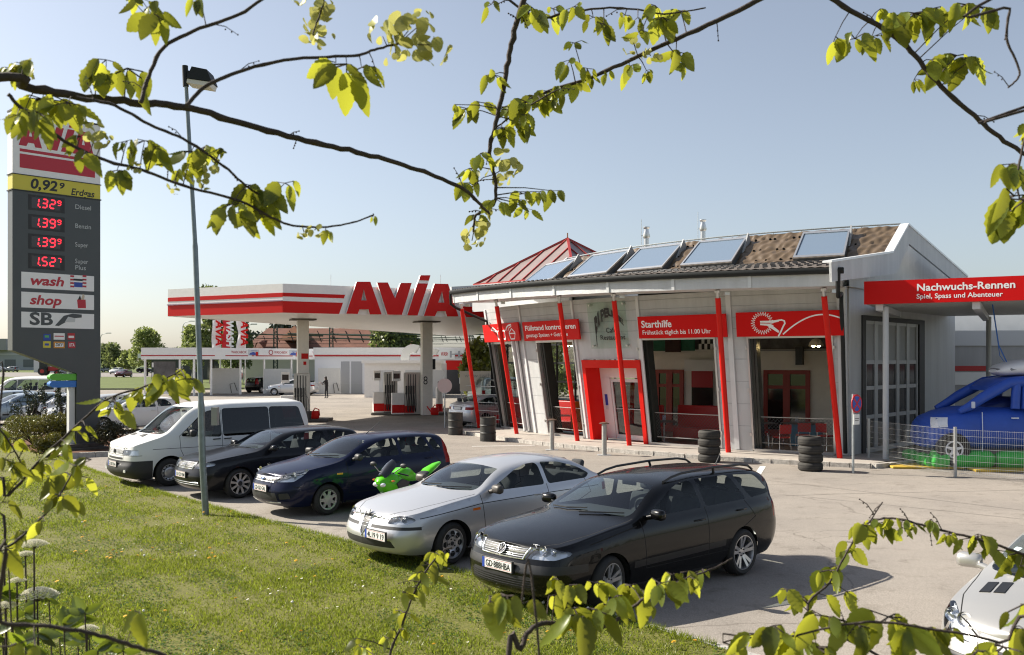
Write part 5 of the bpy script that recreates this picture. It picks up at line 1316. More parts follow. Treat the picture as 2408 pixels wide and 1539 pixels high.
# ---------------------------------------------------------------- shapes of the parked cars
OF = [(0, -.10), (.12, -.02), (.3, .02), (.5, .03), (.62, .012), (.78, -.025), (.9, -.05), (1, -.10)]
OR = [(0, -.10), (.15, -.01), (.35, .03), (.55, .03), (.65, .0), (.85, -.02), (1, -.06)]
OS = [(0, -.075), (.15, -.02), (.5, .015), (.72, .005), (.88, -.015), (1, -.055)]
def mir(p): return [[(-y, z) for y, z in p]]
def both(p): return [p, [(-y, z) for y, z in p]]
WAGON = dict(xf=3.62, xr=-1.06, w=.873, wb=2.703, wheel=(.318, .235, .22, .775), arch=.362, rim='ten',
    zs=[(3.62, .70), (3.3, .755), (2.6, .86), (2.2, .905), (1, .93), (-.6, .965), (-1.06, .94)],
    zt=[(3.62, .705), (3.45, .765), (3.1, .865), (2.6, .955), (2.28, 1.0), (1.48, 1.375), (1.2, 1.425), (.6, 1.455), (-.2, 1.445), (-.65, 1.40), (-.82, 1.33), (-1.0, 1.0), (-1.06, .945)],
    of=OF, os=OS, kx=[(3.62, 0), (2.55, .06), (2.28, .13), (1.48, .12), (.9, .02), (0, 0), (-.6, -.05), (-1.06, -.02)], tum=[(3.62, .1), (2.3, .42), (1.5, .40), (0, .38), (-1.06, .32)], crown=[(3.62, .06), (1.5, .06), (-1.06, .045)],
    side_windows=[[(1.98, .965), (1.36, 1.285), (1.15, 1.345), (.92, 1.368), (.85, .975)], [(.76, .978), (.83, 1.370), (.10, 1.368), (-.16, .995)], [(-.27, 1.0), (-.02, 1.362), (-.50, 1.33), (-.80, 1.03)]],
    windscreen=[(-.71, .985), (.71, .985), (.555, 1.37), (-.555, 1.37)], rear_window=[(-.62, 1.04), (.62, 1.04), (.52, 1.33), (-.52, 1.33)],
    headlights=both([(.37, .585), (.405, .722), (.66, .738), (.81, .69), (.82, .64), (.74, .595)]), taillights=both([(.77, .66), (.77, .89), (.92, .89), (.92, .66)]),
    grilles=[[(-.35, .575), (-.40, .715), (.40, .715), (.35, .575)], [(-.56, .26), (-.5, .40), (.5, .40), (.56, .26)]],
    zones=[('bumper_strip', 'xz', [(2.703 + .38, .44), (4, .44), (4, .525), (2.703 + .38, .525)], None), ('side_moulding', 'xz', [(.42, .40), (2.28, .37), (2.28, .445), (.42, .475)], lambda c, n: abs(n.y) > .3)],
    doors=[[(2.05, .36), (2.10, .95), (.815, .97), (.815, .36)], [(.79, .36), (.79, .97), (-.10, .985), (-.30, .72), (.20, .52), (.32, .36)]],
    side_lines=[[(2.06, .34), (2.11, .93)], [(.80, .34), (.80, .975)], [(.33, .34), (.21, .52), (-.29, .72), (-.1, .98)], [(2.06, .34), (.33, .34)], [(3.0, .74), (2.2, .875)]],
    top_lines=[[(3.56, .40), (3.30, .66), (2.9, .745), (2.2, .76)]], handles=[((.98, .82), 0), ((.04, .86), 1)],
    mirror=(1.93, 1.02, .965, 1.0), wipers=[[(.1, .99), (.3, 1.0), (.62, 1.01)], [(-.5, .99), (-.2, 1.005), (.1, 1.03)]], cabin=dict(seats=(.95, .02), bench=True, dash=1.72, dashz=.98, mir=(1.38, 1.27)), bulbs=[(-.13, .06), (.0, .058), (.12, .045)])
WAGON['or'] = OR
SEDAN = dict(xf=3.50, xr=-.90, w=.872, wb=2.595, wheel=(.308, .215, .20, .765), arch=.352, rim='holes', fcurve=1.25,
    zs=[(3.5, .60), (3.2, .685), (2.5, .82), (2.1, .875), (1, .90), (0, .945), (-.55, .98), (-.90, .95)],
    zt=[(3.5, .605), (3.3, .70), (2.9, .82), (2.5, .905), (2.17, .955), (1.35, 1.33), (1.0, 1.39), (.4, 1.415), (.05, 1.375), (-.25, 1.24), (-.55, 1.075), (-.68, 1.045), (-.85, 1.00), (-.90, .955)],
    of=OF, os=OS, kx=[(3.5, 0), (2.5, .06), (2.17, .14), (1.35, .12), (.8, .02), (.2, -.02), (-.3, -.10), (-.6, -.06), (-.9, -.02)], tum=[(3.5, .1), (2.2, .44), (1.4, .42), (0, .42), (-.9, .3)], crown=[(3.5, .06), (1.4, .07), (-.9, .05)],
    side_windows=[[(1.88, .935), (1.25, 1.235), (.98, 1.312), (.75, 1.328), (.70, .945)], [(.62, .948), (.67, 1.33), (.28, 1.305), (-.10, 1.19), (-.34, 1.05), (-.24, .975)]],
    windscreen=[(-.70, .955), (.70, .955), (.53, 1.325), (-.53, 1.325)], rear_window=[(-.55, 1.10), (.55, 1.10), (.48, 1.33), (-.48, 1.33)],
    headlights=both([(.45, .545), (.455, .64), (.60, .672), (.74, .655), (.80, .605), (.74, .545)]), hr=.05, taillights=both([(.5, .72), (.5, .86), (.9, .86), (.9, .72)]),
    grilles=[[(-.12, .665), (.12, .665), (.045, .42), (0, .37), (-.045, .42)], [(-.44, .592), (-.42, .622), (-.135, .648), (-.13, .615)], [(.44, .592), (.42, .622), (.135, .648), (.13, .615)], [(-.62, .25), (-.57, .34), (.57, .34), (.62, .25)]],
    zones=[('impact_strip', 'yz', [(.16, .475), (.9, .475), (.9, .515), (.16, .515)], lambda c, n: n.x > .2 and c.x > 3.0), ('impact_strip', 'yz', [(-.16, .475), (-.9, .475), (-.9, .515), (-.16, .515)], lambda c, n: n.x > .2 and c.x > 3.0)], 
    doors=[[(1.98, .36), (2.03, .92), (.675, .945), (.675, .36)], [(.65, .36), (.65, .94), (-.18, .965), (-.31, .72), (.20, .52), (.30, .36)]],
    side_lines=[[(1.99, .34), (2.04, .90)], [(.662, .34), (.662, .95)], [(.31, .34), (.20, .52), (-.30, .72), (-.2, .97)], [(1.99, .34), (.31, .34)], [(3.1, .63), (2.04, .76), (.67, .80), (-.5, .82)]],
    top_lines=[[(3.44, .12), (3.32, .40), (3.1, .60), (2.7, .70), (2.1, .755)]], handles=[((.88, .80), 0)], handle_mat=None, indicators=[[(2.22, .66), (2.22, .70), (2.08, .705), (2.08, .665)]],
    mirror=(1.80, .985, .955, 1.0), wipers=[[(.05, .965), (.3, .975), (.60, .985)], [(-.5, .965), (-.25, .975), (0.05, .995)]], cabin=dict(seats=(.85, -.02), bench=True, dash=1.62, dashz=.945, mir=(1.26, 1.24)), bulbs=[(-.10, .05), (.05, .05)])
SEDAN['or'] = OR
HATCH = dict(xf=3.25, xr=-.67, w=.842, wb=2.486, wheel=(.296, .195, .185, .74), arch=.345, rim='seven', fcurve=1.2,
    zs=[(3.25, .695), (3.0, .765), (2.4, .90), (2.1, .94), (.5, .965), (-.3, .985), (-.67, .96)],
    zt=[(3.25, .70), (3.1, .785), (2.8, .895), (2.4, .985), (2.2, 1.03), (1.35, 1.40), (1.0, 1.445), (.3, 1.46), (-.25, 1.42), (-.38, 1.36), (-.60, .99), (-.67, .965)],
    of=OF, os=OS, kx=[(3.25, 0), (2.5, .06), (2.2, .14), (1.35, .12), (.8, .02), (0, 0), (-.3, -.05), (-.67, -.02)], tum=[(3.25, .1), (2.2, .40), (1.4, .38), (0, .36), (-.67, .32)], crown=[(3.25, .07), (1.4, .06), (-.67, .04)],
    side_windows=[[(1.95, 1.0), (1.28, 1.30), (1.05, 1.36), (.85, 1.372), (.80, 1.005)], [(.72, 1.005), (.77, 1.373), (.15, 1.362), (-.02, 1.03)], [(-.10, 1.04), (.06, 1.352), (-.12, 1.325), (-.30, 1.07)]],
    windscreen=[(-.69, 1.02), (.69, 1.02), (.545, 1.39), (-.545, 1.39)], rear_window=[(-.55, 1.05), (.55, 1.05), (.5, 1.34), (-.5, 1.34)],
    headlights=both([(.37, .60), (.395, .65), (.55, .775), (.70, .845), (.76, .84), (.785, .72), (.74, .62)]), hr=.03, taillights=both([(.56, .75), (.50, 1.30), (.62, 1.32), (.9, .9), (.9, .75)]),
    grilles=[[(-.35, .60), (-.385, .675), (.385, .675), (.35, .60)], [(-.5, .27), (-.46, .41), (.46, .41), (.5, .27)], [(.54, .30), (.54, .40), (.70, .42), (.72, .32)], [(-.54, .30), (-.54, .40), (-.70, .42), (-.72, .32)]],
    doors=[[(2.02, .36), (2.06, .98), (.775, 1.0), (.775, .36)], [(.75, .36), (.75, 1.0), (-.02, 1.02), (-.22, .74), (.20, .55), (.32, .36)]],
    side_lines=[[(2.03, .34), (2.07, .97)], [(.762, .34), (.762, 1.0)], [(.33, .34), (.21, .55), (-.22, .74), (-.03, 1.02)], [(2.03, .34), (.33, .34)], [(2.9, .50), (3.05, .53)]],
    top_lines=[[(3.2, .40), (3.0, .60), (2.7, .70), (2.1, .745)]], handles=[((.94, .87), 0), ((.10, .90), 1)], indicators=[[(2.30, .70), (2.30, .735), (2.17, .735), (2.17, .70)]],
    mirror=(1.86, 1.045, .94, 1.0), wipers=[[(.05, 1.025), (.3, 1.04), (.58, 1.05)], [(-.48, 1.02), (-.2, 1.04), (.08, 1.06)]], cabin=dict(seats=(.9, .08), bench=True, dash=1.62, dashz=1.01, mir=(1.28, 1.30)), bulbs=[(.05, .065), (-.12, .04)])
HATCH['or'] = OR
COUPE = dict(HATCH); COUPE.update(dict(xf=3.43, xr=-.77, w=.882, wb=2.578, wheel=(.318, .232, .22, .785), arch=.36, rim='nine', fcurve=.9,
    zs=[(3.43, .70), (3.2, .755), (2.5, .865), (2.1, .905), (.5, .935), (-.3, .97), (-.77, .95)],
    zt=[(3.43, .705), (3.25, .775), (2.9, .87), (2.5, .95), (2.15, 1.0), (1.3, 1.36), (1.0, 1.405), (.3, 1.42), (-.3, 1.365), (-.45, 1.30), (-.70, .985), (-.77, .955)],
    side_windows=[[(1.88, .965), (1.24, 1.26), (.95, 1.322), (.45, 1.332), (.40, .975)], [(.30, .98), (.35, 1.332), (-.05, 1.30), (-.30, 1.06), (-.2, 1.0)]],
    windscreen=[(-.71, .985), (.71, .985), (.55, 1.35), (-.55, 1.35)], rear_window=[(-.55, 1.03), (.55, 1.03), (.5, 1.30), (-.5, 1.30)],
    headlights=both([(.43, .60), (.44, .735), (.60, .752), (.80, .745), (.83, .67), (.62, .605)]),
    grilles=[[(-.38, .585), (-.42, .725), (.42, .725), (.38, .585)], [(-.66, .26), (-.62, .345), (.62, .345), (.66, .26)]],
    doors=[[(1.98, .36), (2.03, .94), (.355, .97), (.355, .36)]], side_lines=[[(1.99, .34), (2.04, .93)], [(.345, .34), (.345, .97)], [(1.99, .34), (.345, .34)], [(3.0, .74), (2.0, .83)]],
    top_lines=[[(3.38, .43), (3.1, .62), (2.6, .735), (2.1, .77)]], handles=[((.55, .82), 0)], indicators=[], mirror=(1.82, 1.0, .97, 1.0),
    wipers=[[(.05, .995), (.3, 1.01), (.6, 1.02)], [(-.5, .99), (-.2, 1.01), (.05, 1.03)]], cabin=dict(seats=(.85, .02), bench=True, dash=1.58, dashz=.98, mir=(1.24, 1.26)), bulbs=[(-.12, .055), (.02, .055)]))
VAN = dict(xf=3.86, xr=-.92, w=.92, wb=2.92, wheel=(.325, .195, .205, .80), arch=.40, rim='steel', fcurve=.75, rcurve=.8, wr=.09,
    zs=[(3.86, .83), (3.6, .93), (3.0, 1.10), (2.6, 1.14), (2, 1.14), (-.92, 1.14)],
    zt=[(3.86, .84), (3.7, .93), (3.3, 1.10), (3.05, 1.215), (2.98, 1.25), (2.26, 1.86), (2.0, 1.925), (1.2, 1.97), (-.4, 1.965), (-.66, 1.92), (-.80, 1.55), (-.9, 1.18), (-.92, 1.145)],
    of=[(0, -.12), (.1, -.03), (.28, .03), (.44, .02), (.46, -.01), (.7, -.02), (1, -.07)], os=[(0, -.06), (.2, .0), (.6, .01), (1, -.02)], kx=[(3.86, 0), (3.2, .05), (2.98, .10), (2.28, .08), (1.6, .0), (-.4, 0), (-.92, -.02)], tum=[(3.86, .1), (3.0, .26), (2.2, .20), (-.92, .17)], crown=[(3.86, .07), (2.2, .08), (-.92, .07)],
    side_windows=[[(2.68, 1.10), (2.16, 1.63), (1.98, 1.73), (1.66, 1.76), (1.645, 1.03)], [(1.61, 1.04), (1.61, 1.78), (.36, 1.79), (.36, 1.05)], [(.345, 1.05), (.345, 1.79), (-.50, 1.77), (-.68, 1.12)]], win_mats={'sw1': None, 'sw2': None},
    windscreen=[(-.78, 1.17), (.78, 1.17), (.68, 1.83), (-.68, 1.83)], rear_window=[(-.65, 1.2), (.65, 1.2), (.6, 1.75), (-.6, 1.75)],
    headlights=both([(.44, .665), (.44, .80), (.845, .80), (.86, .665)]), hr=.012, taillights=both([(.75, .65), (.75, 1.0), (.95, 1.0), (.95, .65)]),
    grilles=[[(-.425, .685), (-.425, .79), (.425, .79), (.425, .685)], [(-.45, .545), (-.45, .60), (.45, .60), (.45, .545)]],
    zones=[('bumper', 'xz', [(2.92 + .405, .0), (4.2, .0), (4.2, .525), (2.92 + .405, .525)], None)],
    doors=[[(2.50, .40), (2.66, .75), (2.68, 1.10), (1.63, 1.02), (1.63, .36)], [(1.615, .36), (1.615, 1.03), (.365, 1.04), (.40, .36)]],
    side_lines=[[(2.49, .36), (2.67, .75), (2.69, 1.11), (2.16, 1.60)], [(1.632, .34), (1.632, 1.74)], [(.37, .34), (.35, 1.12)], [(3.3, .80), (-.8, .80)]], front_lines=[[(-.9, .655), (.9, .655)], [(.47, .53), (.47, .66)], [(-.47, .53), (-.47, .66)]],
    top_lines=[[(3.8, .42), (3.6, .62), (3.0, .78)]], handles=[((1.78, .98), 0), ((1.50, .98), 1)], handle_mat=None,
    mirror=(2.42, 1.18, 1.06, 1.25), wipers=[[(.0, 1.2), (.3, 1.215), (.62, 1.23)], [(-.62, 1.2), (-.3, 1.22), (-.05, 1.24)]], cabin=dict(seats=(1.45, .5), bench=True, dash=2.45, dashz=1.16, mir=(2.2, 1.66), z=.30), bulbs=[(-.09, .07)])
VAN['or'] = [(0, -.08), (.2, .02), (.45, .02), (.5, 0), (1, -.02)]
VAN['win_mats'] = {'sw1': G_TINT, 'sw2': G_TINT}
PUG = dict(HATCH); PUG.update(dict(xf=3.21, xr=-.62, w=.83, wb=2.442, wheel=(.295, .19, .185, .72), fcurve=1.35,
    zs=[(3.21, .66), (2.95, .745), (2.4, .875), (2.1, .92), (.5, .95), (-.62, .97)],
    zt=[(3.21, .665), (3.05, .75), (2.75, .87), (2.4, .965), (2.2, 1.01), (1.35, 1.375), (1.0, 1.42), (.3, 1.435), (-.2, 1.39), (-.35, 1.32), (-.56, .99), (-.62, .965)],
    headlights=both([(.40, .575), (.42, .625), (.56, .755), (.70, .825), (.765, .80), (.775, .70), (.70, .60)]), grilles=[[(-.30, .50), (-.34, .57), (.34, .57), (.30, .50)], [(-.55, .26), (-.5, .38), (.5, .38), (.55, .26)]],
    doors=[[(2.0, .36), (2.04, .96), (.775, .98), (.775, .36)]], top_lines=[[(3.1, .36), (2.95, .56), (2.6, .68), (2.05, .735)], [(3.1, .05), (2.9, .30), (2.1, .42)][0:0] or [(3.1, .36), (2.95, .56)]], indicators=[], mirror=(1.84, 1.03, .93, 1.05), bulbs=[(-.10, .06), (.04, .06)]))
for s_ in (SEDAN, VAN): s_['handle_mat'] = M_ALU if s_ is SEDAN else M_DARK

WAGON, SEDAN, HATCH, COUPE, PUG, VAN = lift(WAGON, .085, .85, .08), lift(SEDAN, .10, .85, .06), lift(HATCH, .07, .85, .20), lift(COUPE, .07, .85, .06), lift(PUG, .05), lift(VAN, .11, 1.3, .05)
PT_BLACK = paint('paint_black', (.0035, .0035, .004), .0, .25, .7); PT_SILVER = paint('paint_silver', (.56, .565, .58), .6, .36); PT_NAVY = paint('paint_navy', (.005, .008, .030), .2, .3, .5); PT_ANTH = paint('paint_anthracite', (.016, .0165, .019), .4, .3, .5)
PT_WHITE = paint('paint_white', (.74, .74, .72), .0, .35); PT_PSILV = paint('paint_warm_silver', (.50, .49, .47), .6, .34)
def merged(sp, **k): q = dict(sp); q.update(k); return q
# black estate
t, car = make_car('station_wagon', 'black station wagon with roof rails and chrome grille, first of the front row', (2.61, 13.51), HEAD, merged(WAGON, zone_mats={'side_moulding': M_BLACK, 'bumper_strip': M_BLACK}), PT_BLACK, steer=R(12))
t['label'] = 'black station wagon with roof rails and chrome grille beside the silver saloon'
nose_tubes(t, car, 'grille_bar', [[(-.35 - .012 * k, .60 + .024 * k), (.35 + .012 * k, .60 + .024 * k)] for k in range(5)], .005, M_CHROME, .004)
nose_tubes(t, car, 'grille_surround', [[(-.355, .572), (.355, .572)], [(.355, .572), (.405, .718)], [(-.355, .572), (-.405, .718)]], .012, M_CHROME, .002); nose_tubes(t, car, 'intake_bar', [[(-.54, .29 + .025 * k), (.54, .29 + .025 * k)] for k in range(4)], .005, M_WELL, .004)
badge(t, car, 0, .648, .07, 'letters'); plate(t, car, 'GD·888HBA', .475)
for sg in (1, -1):
    mb = MB(); pts = [(1.38, .575, 1.375), (1.22, .575, 1.425), (1.0, .57, 1.458), (.3, .565, 1.485), (-.35, .56, 1.475), (-.55, .555, 1.445), (-.66, .55, 1.385)]
    mb.tube([(x, sg * y, z) for x, y, z in pts], .017, 8); mb.tube([(.3, sg * .565, 1.48), (.27, sg * .56, 1.40)], .02, 6); mb.build('roof_rail', M_BLACK, t, 60)
mb = MB(); mb.tube([(-.55, 0, 1.42), (-.67, 0, 1.58)], [.012, .006], 6); mb.build('aerial', M_DARK, t)
# silver saloon
loc = at_front_wheel(1060, 1277, .308, SEDAN); ALFA = loc
t, car = make_car('saloon_car', 'silver saloon with triangular chrome grille and off-centre number plate', loc, HEAD, merged(SEDAN, mirror_mat=mk('mirror_brown', (.06, .052, .045), .5)), PT_SILVER, steer=R(8))
nose_tubes(t, car, 'grille_bar', [[(-.43, .607), (-.14, .632)], [(.43, .607), (.14, .632)]], .009, M_CHROME, .004); nose_tubes(t, car, 'shield_surround', [[(-.125, .665), (-.045, .42), (0, .365), (.045, .42), (.125, .665)]], .011, M_CHROME, .006); nose_tubes(t, car, 'shield_bar', [[(-.10 + .012 * k, .60 - .04 * k), (.10 - .012 * k, .60 - .04 * k)] for k in range(4)], .005, M_CHROME, .004)
badge(t, car, 0, .665, .042, 'cross'); plate(t, car, '4L19 9 19', .405, .36, .5)
# navy hatchback
loc = at_front_wheel(769.6, 1174, .296, HATCH); FIE = loc
t, car = make_car('hatchback', 'dark navy five door hatchback with honeycomb grille beside the green motorcycle', loc, HEAD, merged(HATCH, mirror_mat=M_DARK), PT_NAVY, steer=R(4))
nose_tubes(t, car, 'grille_surround', [[(-.37, .595), (.37, .595)], [(-.385, .678), (.385, .678)]], .009, M_ALU, .003); nose_tubes(t, car, 'grille_mesh', [[(-.34 + .055 * k, .60), (-.30 + .055 * k, .672)] for k in range(12)] + [[(-.30 + .055 * k, .60), (-.34 + .055 * k, .672)] for k in range(12)], .004, M_ALU, .002)['kind'] = 'stuff'
nose_tubes(t, car, 'chin_strip', [[(-.55, .245), (-.3, .235), (.3, .235), (.55, .245)]], .013, M_ALU, .004)
badge(t, car, 0, .638, .06, 'oval', mk('blue_oval', (.12, .2, .42), .3, .6)); plate(t, car, 'GD·GD·GAL', .475)
mb = MB(); mb.tube([(1.12, 0, 1.43), (.75, 0, 1.68)], [.010, .004], 6); mb.build('aerial', M_DARK, t)
# anthracite three door
loc = at_front_wheel(562.7, 1135.8, .318, COUPE); A3 = loc
t, car = make_car('hatchback', 'anthracite three door hatchback with nine spoke wheels behind the lamp post', loc, HEAD, COUPE, PT_ANTH, steer=R(2))
nose_tubes(t, car, 'grille_bar', [[(-.385 - .008 * k, .605 + .026 * k), (.385 + .008 * k, .605 + .026 * k)] for k in range(5)], .0075, M_CHROME, .004); nose_tubes(t, car, 'grille_surround', [[(-.385, .582), (.385, .582)], [(-.425, .728), (.425, .728)], [(.385, .582), (.425, .728)], [(-.385, .582), (-.425, .728)]], .009, M_CHROME, .002); nose_tubes(t, car, 'intake_bar', [[(-.64, .28), (.64, .28)], [(-.64, .32), (.64, .32)]], .007, M_CHROME, .003)
badge(t, car, 0, .655, .042, 'rings'); plate(t, car, 'GU·229 BM', .46)
# white van
loc = at_front_wheel(398, 1110, .325, VAN); VANP = loc
t, car = make_car('minivan', 'white minivan with black bumper and tinted rear windows beside the planted bed', loc, HEAD, merged(VAN, mirror_mat=M_DARK), PT_WHITE, cat='van')
nose_tubes(t, car, 'grille_bar', [[(-.42, .70 + .024 * k), (.42, .70 + .024 * k)] for k in range(4)], .007, M_LIGHTGREY, .004); badge(t, car, 0, .735, .055, 'letters', M_DARK); plate(t, car, 'GD·823 BAA', .44)
mb = MB(); q = [car.surf((3.42, y, 3), (0, 0, -1))[0] for y in (-.45, .35)]; mb.hexa([Vector((3.36, -.45, q[0].z - .01)), Vector((3.36, .35, q[1].z + .02)), Vector((3.24, .35, q[1].z + .04)), Vector((3.24, -.45, q[0].z + .01)), Vector((3.36, -.45, q[0].z + .035)), Vector((3.36, .35, q[1].z + .035)), Vector((3.24, .35, q[1].z + .085)), Vector((3.24, -.45, q[0].z + .085))]); mb.build('bonnet_vent', M_DARK, t)
for y in (.6, -.6): 
    h, n = car.surf((6, y, .40), (-1, 0, 0)); mb = MB(); mb.cbox((h.x, y, .40), (.02, .12, .06)); mb.build('fog_lamp', M_REFL, t)
# silver compact in the corner
t, car = make_car('hatchback', 'silver hatchback with two bonnet vents parked at the near corner of the lot', (6.38, 9.48), HEAD, PUG, PT_PSILV)
badge(t, car, 0, .60, .05, 'cross'); plate(t, car, None, .43); nose_tubes(t, car, 'bumper_strip', [[(-.75, .46), (-.4, .46)], [(.75, .46), (.4, .46)]], .03, M_DARK, -.005)
for y in (-.52, -.40):
    mb = MB(); pts = [car.surf((x, yy, 3), (0, 0, -1))[0] for x, yy in ((2.36, y - .045), (2.36, y + .045), (2.56, y + .045), (2.56, y - .045))]
    mb.hexa([p + Vector((0, 0, -.01)) for p in pts] + [p + Vector((0, 0, .008)) for p in pts]); mb.build('bonnet_vent', M_BLACK, t)
mb = MB()
for z in (1.12, 1.20):
    q, n = car.surf((6, -.55 + (z - 1.12) * .35, z), (-1, 0, 0)); M = Matrix.Translation(q + n * .006) @ n.to_track_quat('Z', 'Y').to_matrix().to_4x4(); mb.box((-.035, -.03, 0), (.035, .03, .002), 0, M)
mb.build('screen_sticker', mk('sticker', (.55, .7, .75), .5), t)

# ---------------------------------------------------------------- cars further back, same builder
def back_car(name, label, sp, mat, u, v, rz, cat='car', N=56, zref=0.0, group=None):
    g = gp(u, v, zref); sp = dict(sp); sp['top_lines'] = []; sp['side_lines'] = sp.get('side_lines', [])[:2]; sp['bulbs'] = []; sp.pop('wipers', None); sp['rim'] = 'steel'
    return make_car(name, label, (g.x, g.y), rz, sp, mat, group, cat, N=N)
PT_LBLUE = paint('paint_ice_blue', (.30, .36, .42), .6, .35); PT_GREY2 = paint('paint_grey', (.20, .21, .22), .6, .35); PT_DKRED = paint('paint_dark_red', (.10, .012, .014), .2, .3)
PLAINW = merged(WAGON); PLAINH = merged(HATCH)
back_car('hatchback', 'white hatchback behind the minivan bonnet', COUPE, PT_WHITE, 372, 1008, HEAD)
back_car('station_wagon', 'silver estate car behind the pylon sign base and the white hatchback', PLAINW, PT_PSILV, 305, 998, HEAD)
back_car('station_wagon', 'light blue estate nearest the dark shrubs at the left edge', PLAINW, PT_LBLUE, 118, 992, HEAD)
back_car('hatchback', 'ice blue hatchback in the left row before the white van', COUPE, PT_LBLUE, 60, 980, HEAD)
back_car('saloon_car', 'pale silver car between shrubs and pylon base in the left row', SEDAN, PT_SILVER, 205, 990, HEAD)
t, c = back_car('minivan', 'white passenger van standing sideways behind the left row of cars', merged(VAN, win_mats={}), PT_WHITE, 118, 958, R(180), 'van')
# wash and building neighbours
back_car('hatchback', 'black hatchback seen from behind in the wash bay', HATCH, PT_BLACK, 600, 923, R(62)); back_car('saloon_car', 'silver saloon in the wash bay beside the person', SEDAN, PT_SILVER, 722, 929, R(172))
t, c = back_car('saloon_car', 'silver saloon parked tail first at the left end of the cafe', SEDAN, PT_SILVER, 1112, 1003, R(42)); plate(t, c, None, .80, rear=True)
back_car('minivan', 'pale green people carrier behind the silver saloon at the cafe', merged(VAN, win_mats={}), paint('paint_pale_green', (.30, .36, .35), .5, .35), 1140, 955, R(40), 'van')
# far road
for k, (u, v, sp, mat, rz, lab, cat) in enumerate(((299, 886, HATCH, PT_DKRED, -95, 'dark red car driving towards the lot on the far road', 'car'), (281, 879, HATCH, PT_WHITE, -95, 'white car following the dark red car on the far road', 'car'), (248, 874, COUPE, PT_GREY2, -95, 'grey car farthest along the road beside the pylon', 'car'), (330, 876, SEDAN, PT_ANTH, 10, 'dark car turning off beside the shed on the far road', 'car'),
    (36, 874, HATCH, PT_GREY2, 170, 'grey estate parked before the far grey warehouse', 'car'), (5, 874, SEDAN, PT_SILVER, 175, 'silver car at the left edge before the far warehouse', 'car'), (152, 882, SEDAN, PT_GREY2, 0, 'grey car beside the red tractor far left', 'car'), (560, 893, SEDAN, PT_DKRED, 180, 'dark red car behind the wash bays', 'car'), (655, 905, HATCH, PT_PSILV, 20, 'silver car half hidden behind the wash bay wall', 'car'))):
    back_car('far_car', lab, merged(sp, doors=[], cabin=None, handles=[]), mat, u, v, R(rz), cat, 30, group='cars on the far road and yards')

# ---------------------------------------------------------------- green motorcycle
nose = ray(890, 1131, 16.9); MH_ = R(-121)
c, s_ = math.cos(MH_), math.sin(MH_)
mo = thing('motorcycle', 'lime green sports motorcycle between the navy hatchback and the silver saloon', 'motorcycle', (nose.x - c * 1.35, nose.y - s_ * 1.35, 0), MH_); mo.scale = (.92, .92, .90)
M_LIME = paint('paint_lime', (.10, .52, .012), 0, .3); M_SMOKE = mk('smoked_screen', (.012, .012, .013), .06, coat=1)
def loft(mb, secs, mi=0):
    """closed cross-sections of (y,z) at x"""
    P_ = [[(x, y, z) for y, z in sec] + [(x, sec[0][0], sec[0][1])] for x, sec in secs]; mb.grid(P_, mi)
    mb.add([(secs[0][0], y, z) for y, z in secs[0][1]], [tuple(range(len(secs[0][1])))], mi); mb.add([(secs[-1][0], y, z) for y, z in secs[-1][1]], [tuple(range(len(secs[-1][1]) - 1, -1, -1))], mi)
def oval(w, z0, z1, n=12, p=2.4): 
    zc, h = (z0 + z1) / 2, (z1 - z0) / 2; return [(w * math.copysign(abs(math.cos(a)) ** (2 / p), math.cos(a)), zc + h * math.copysign(abs(math.sin(a)) ** (2 / p), math.sin(a))) for a in np.linspace(0, 2 * math.pi, n + 1)[:-1]]
mb = MB(); loft(mb, [(1.48, oval(.05, .80, .86)), (1.42, oval(.14, .72, .93)), (1.30, oval(.20, .62, 1.0)), (1.12, oval(.245, .45, 1.02)), (.92, oval(.25, .36, .95)), (.72, oval(.22, .34, .80)), (.55, oval(.19, .36, .70))]); mb.build('fairing', M_LIME, mo, 60)
mb = MB(); loft(mb, [(.95, oval(.13, .80, 1.0)), (.80, oval(.17, .78, 1.08)), (.58, oval(.17, .76, 1.06)), (.38, oval(.11, .74, .94)), (.28, oval(.07, .74, .86))]); mb.build('fuel_tank', M_LIME, mo, 60)
mb = MB(); loft(mb, [(.38, oval(.10, .76, .86)), (.15, oval(.14, .78, .86)), (-.10, oval(.12, .84, .93)), (-.16, oval(.10, .86, .94))]); mb.build('seat', M_DARK, mo, 60)
mb = MB(); loft(mb, [(.05, oval(.12, .78, .84)), (-.15, oval(.13, .84, .98)), (-.40, oval(.10, .94, 1.05)), (-.58, oval(.05, 1.02, 1.07))]); mb.build('tail_fairing', M_LIME, mo, 60)
mb = MB(); P_ = [[(x, y * w, z + .10 * (1 - abs(y) ** 2)) for y in np.linspace(-1, 1, 9)] for x, w, z in ((1.40, .10, .90), (1.28, .155, 1.0), (1.15, .15, 1.10), (1.03, .11, 1.16))]; mb.grid(P_); mb.build('windscreen', M_SMOKE, mo, 60)
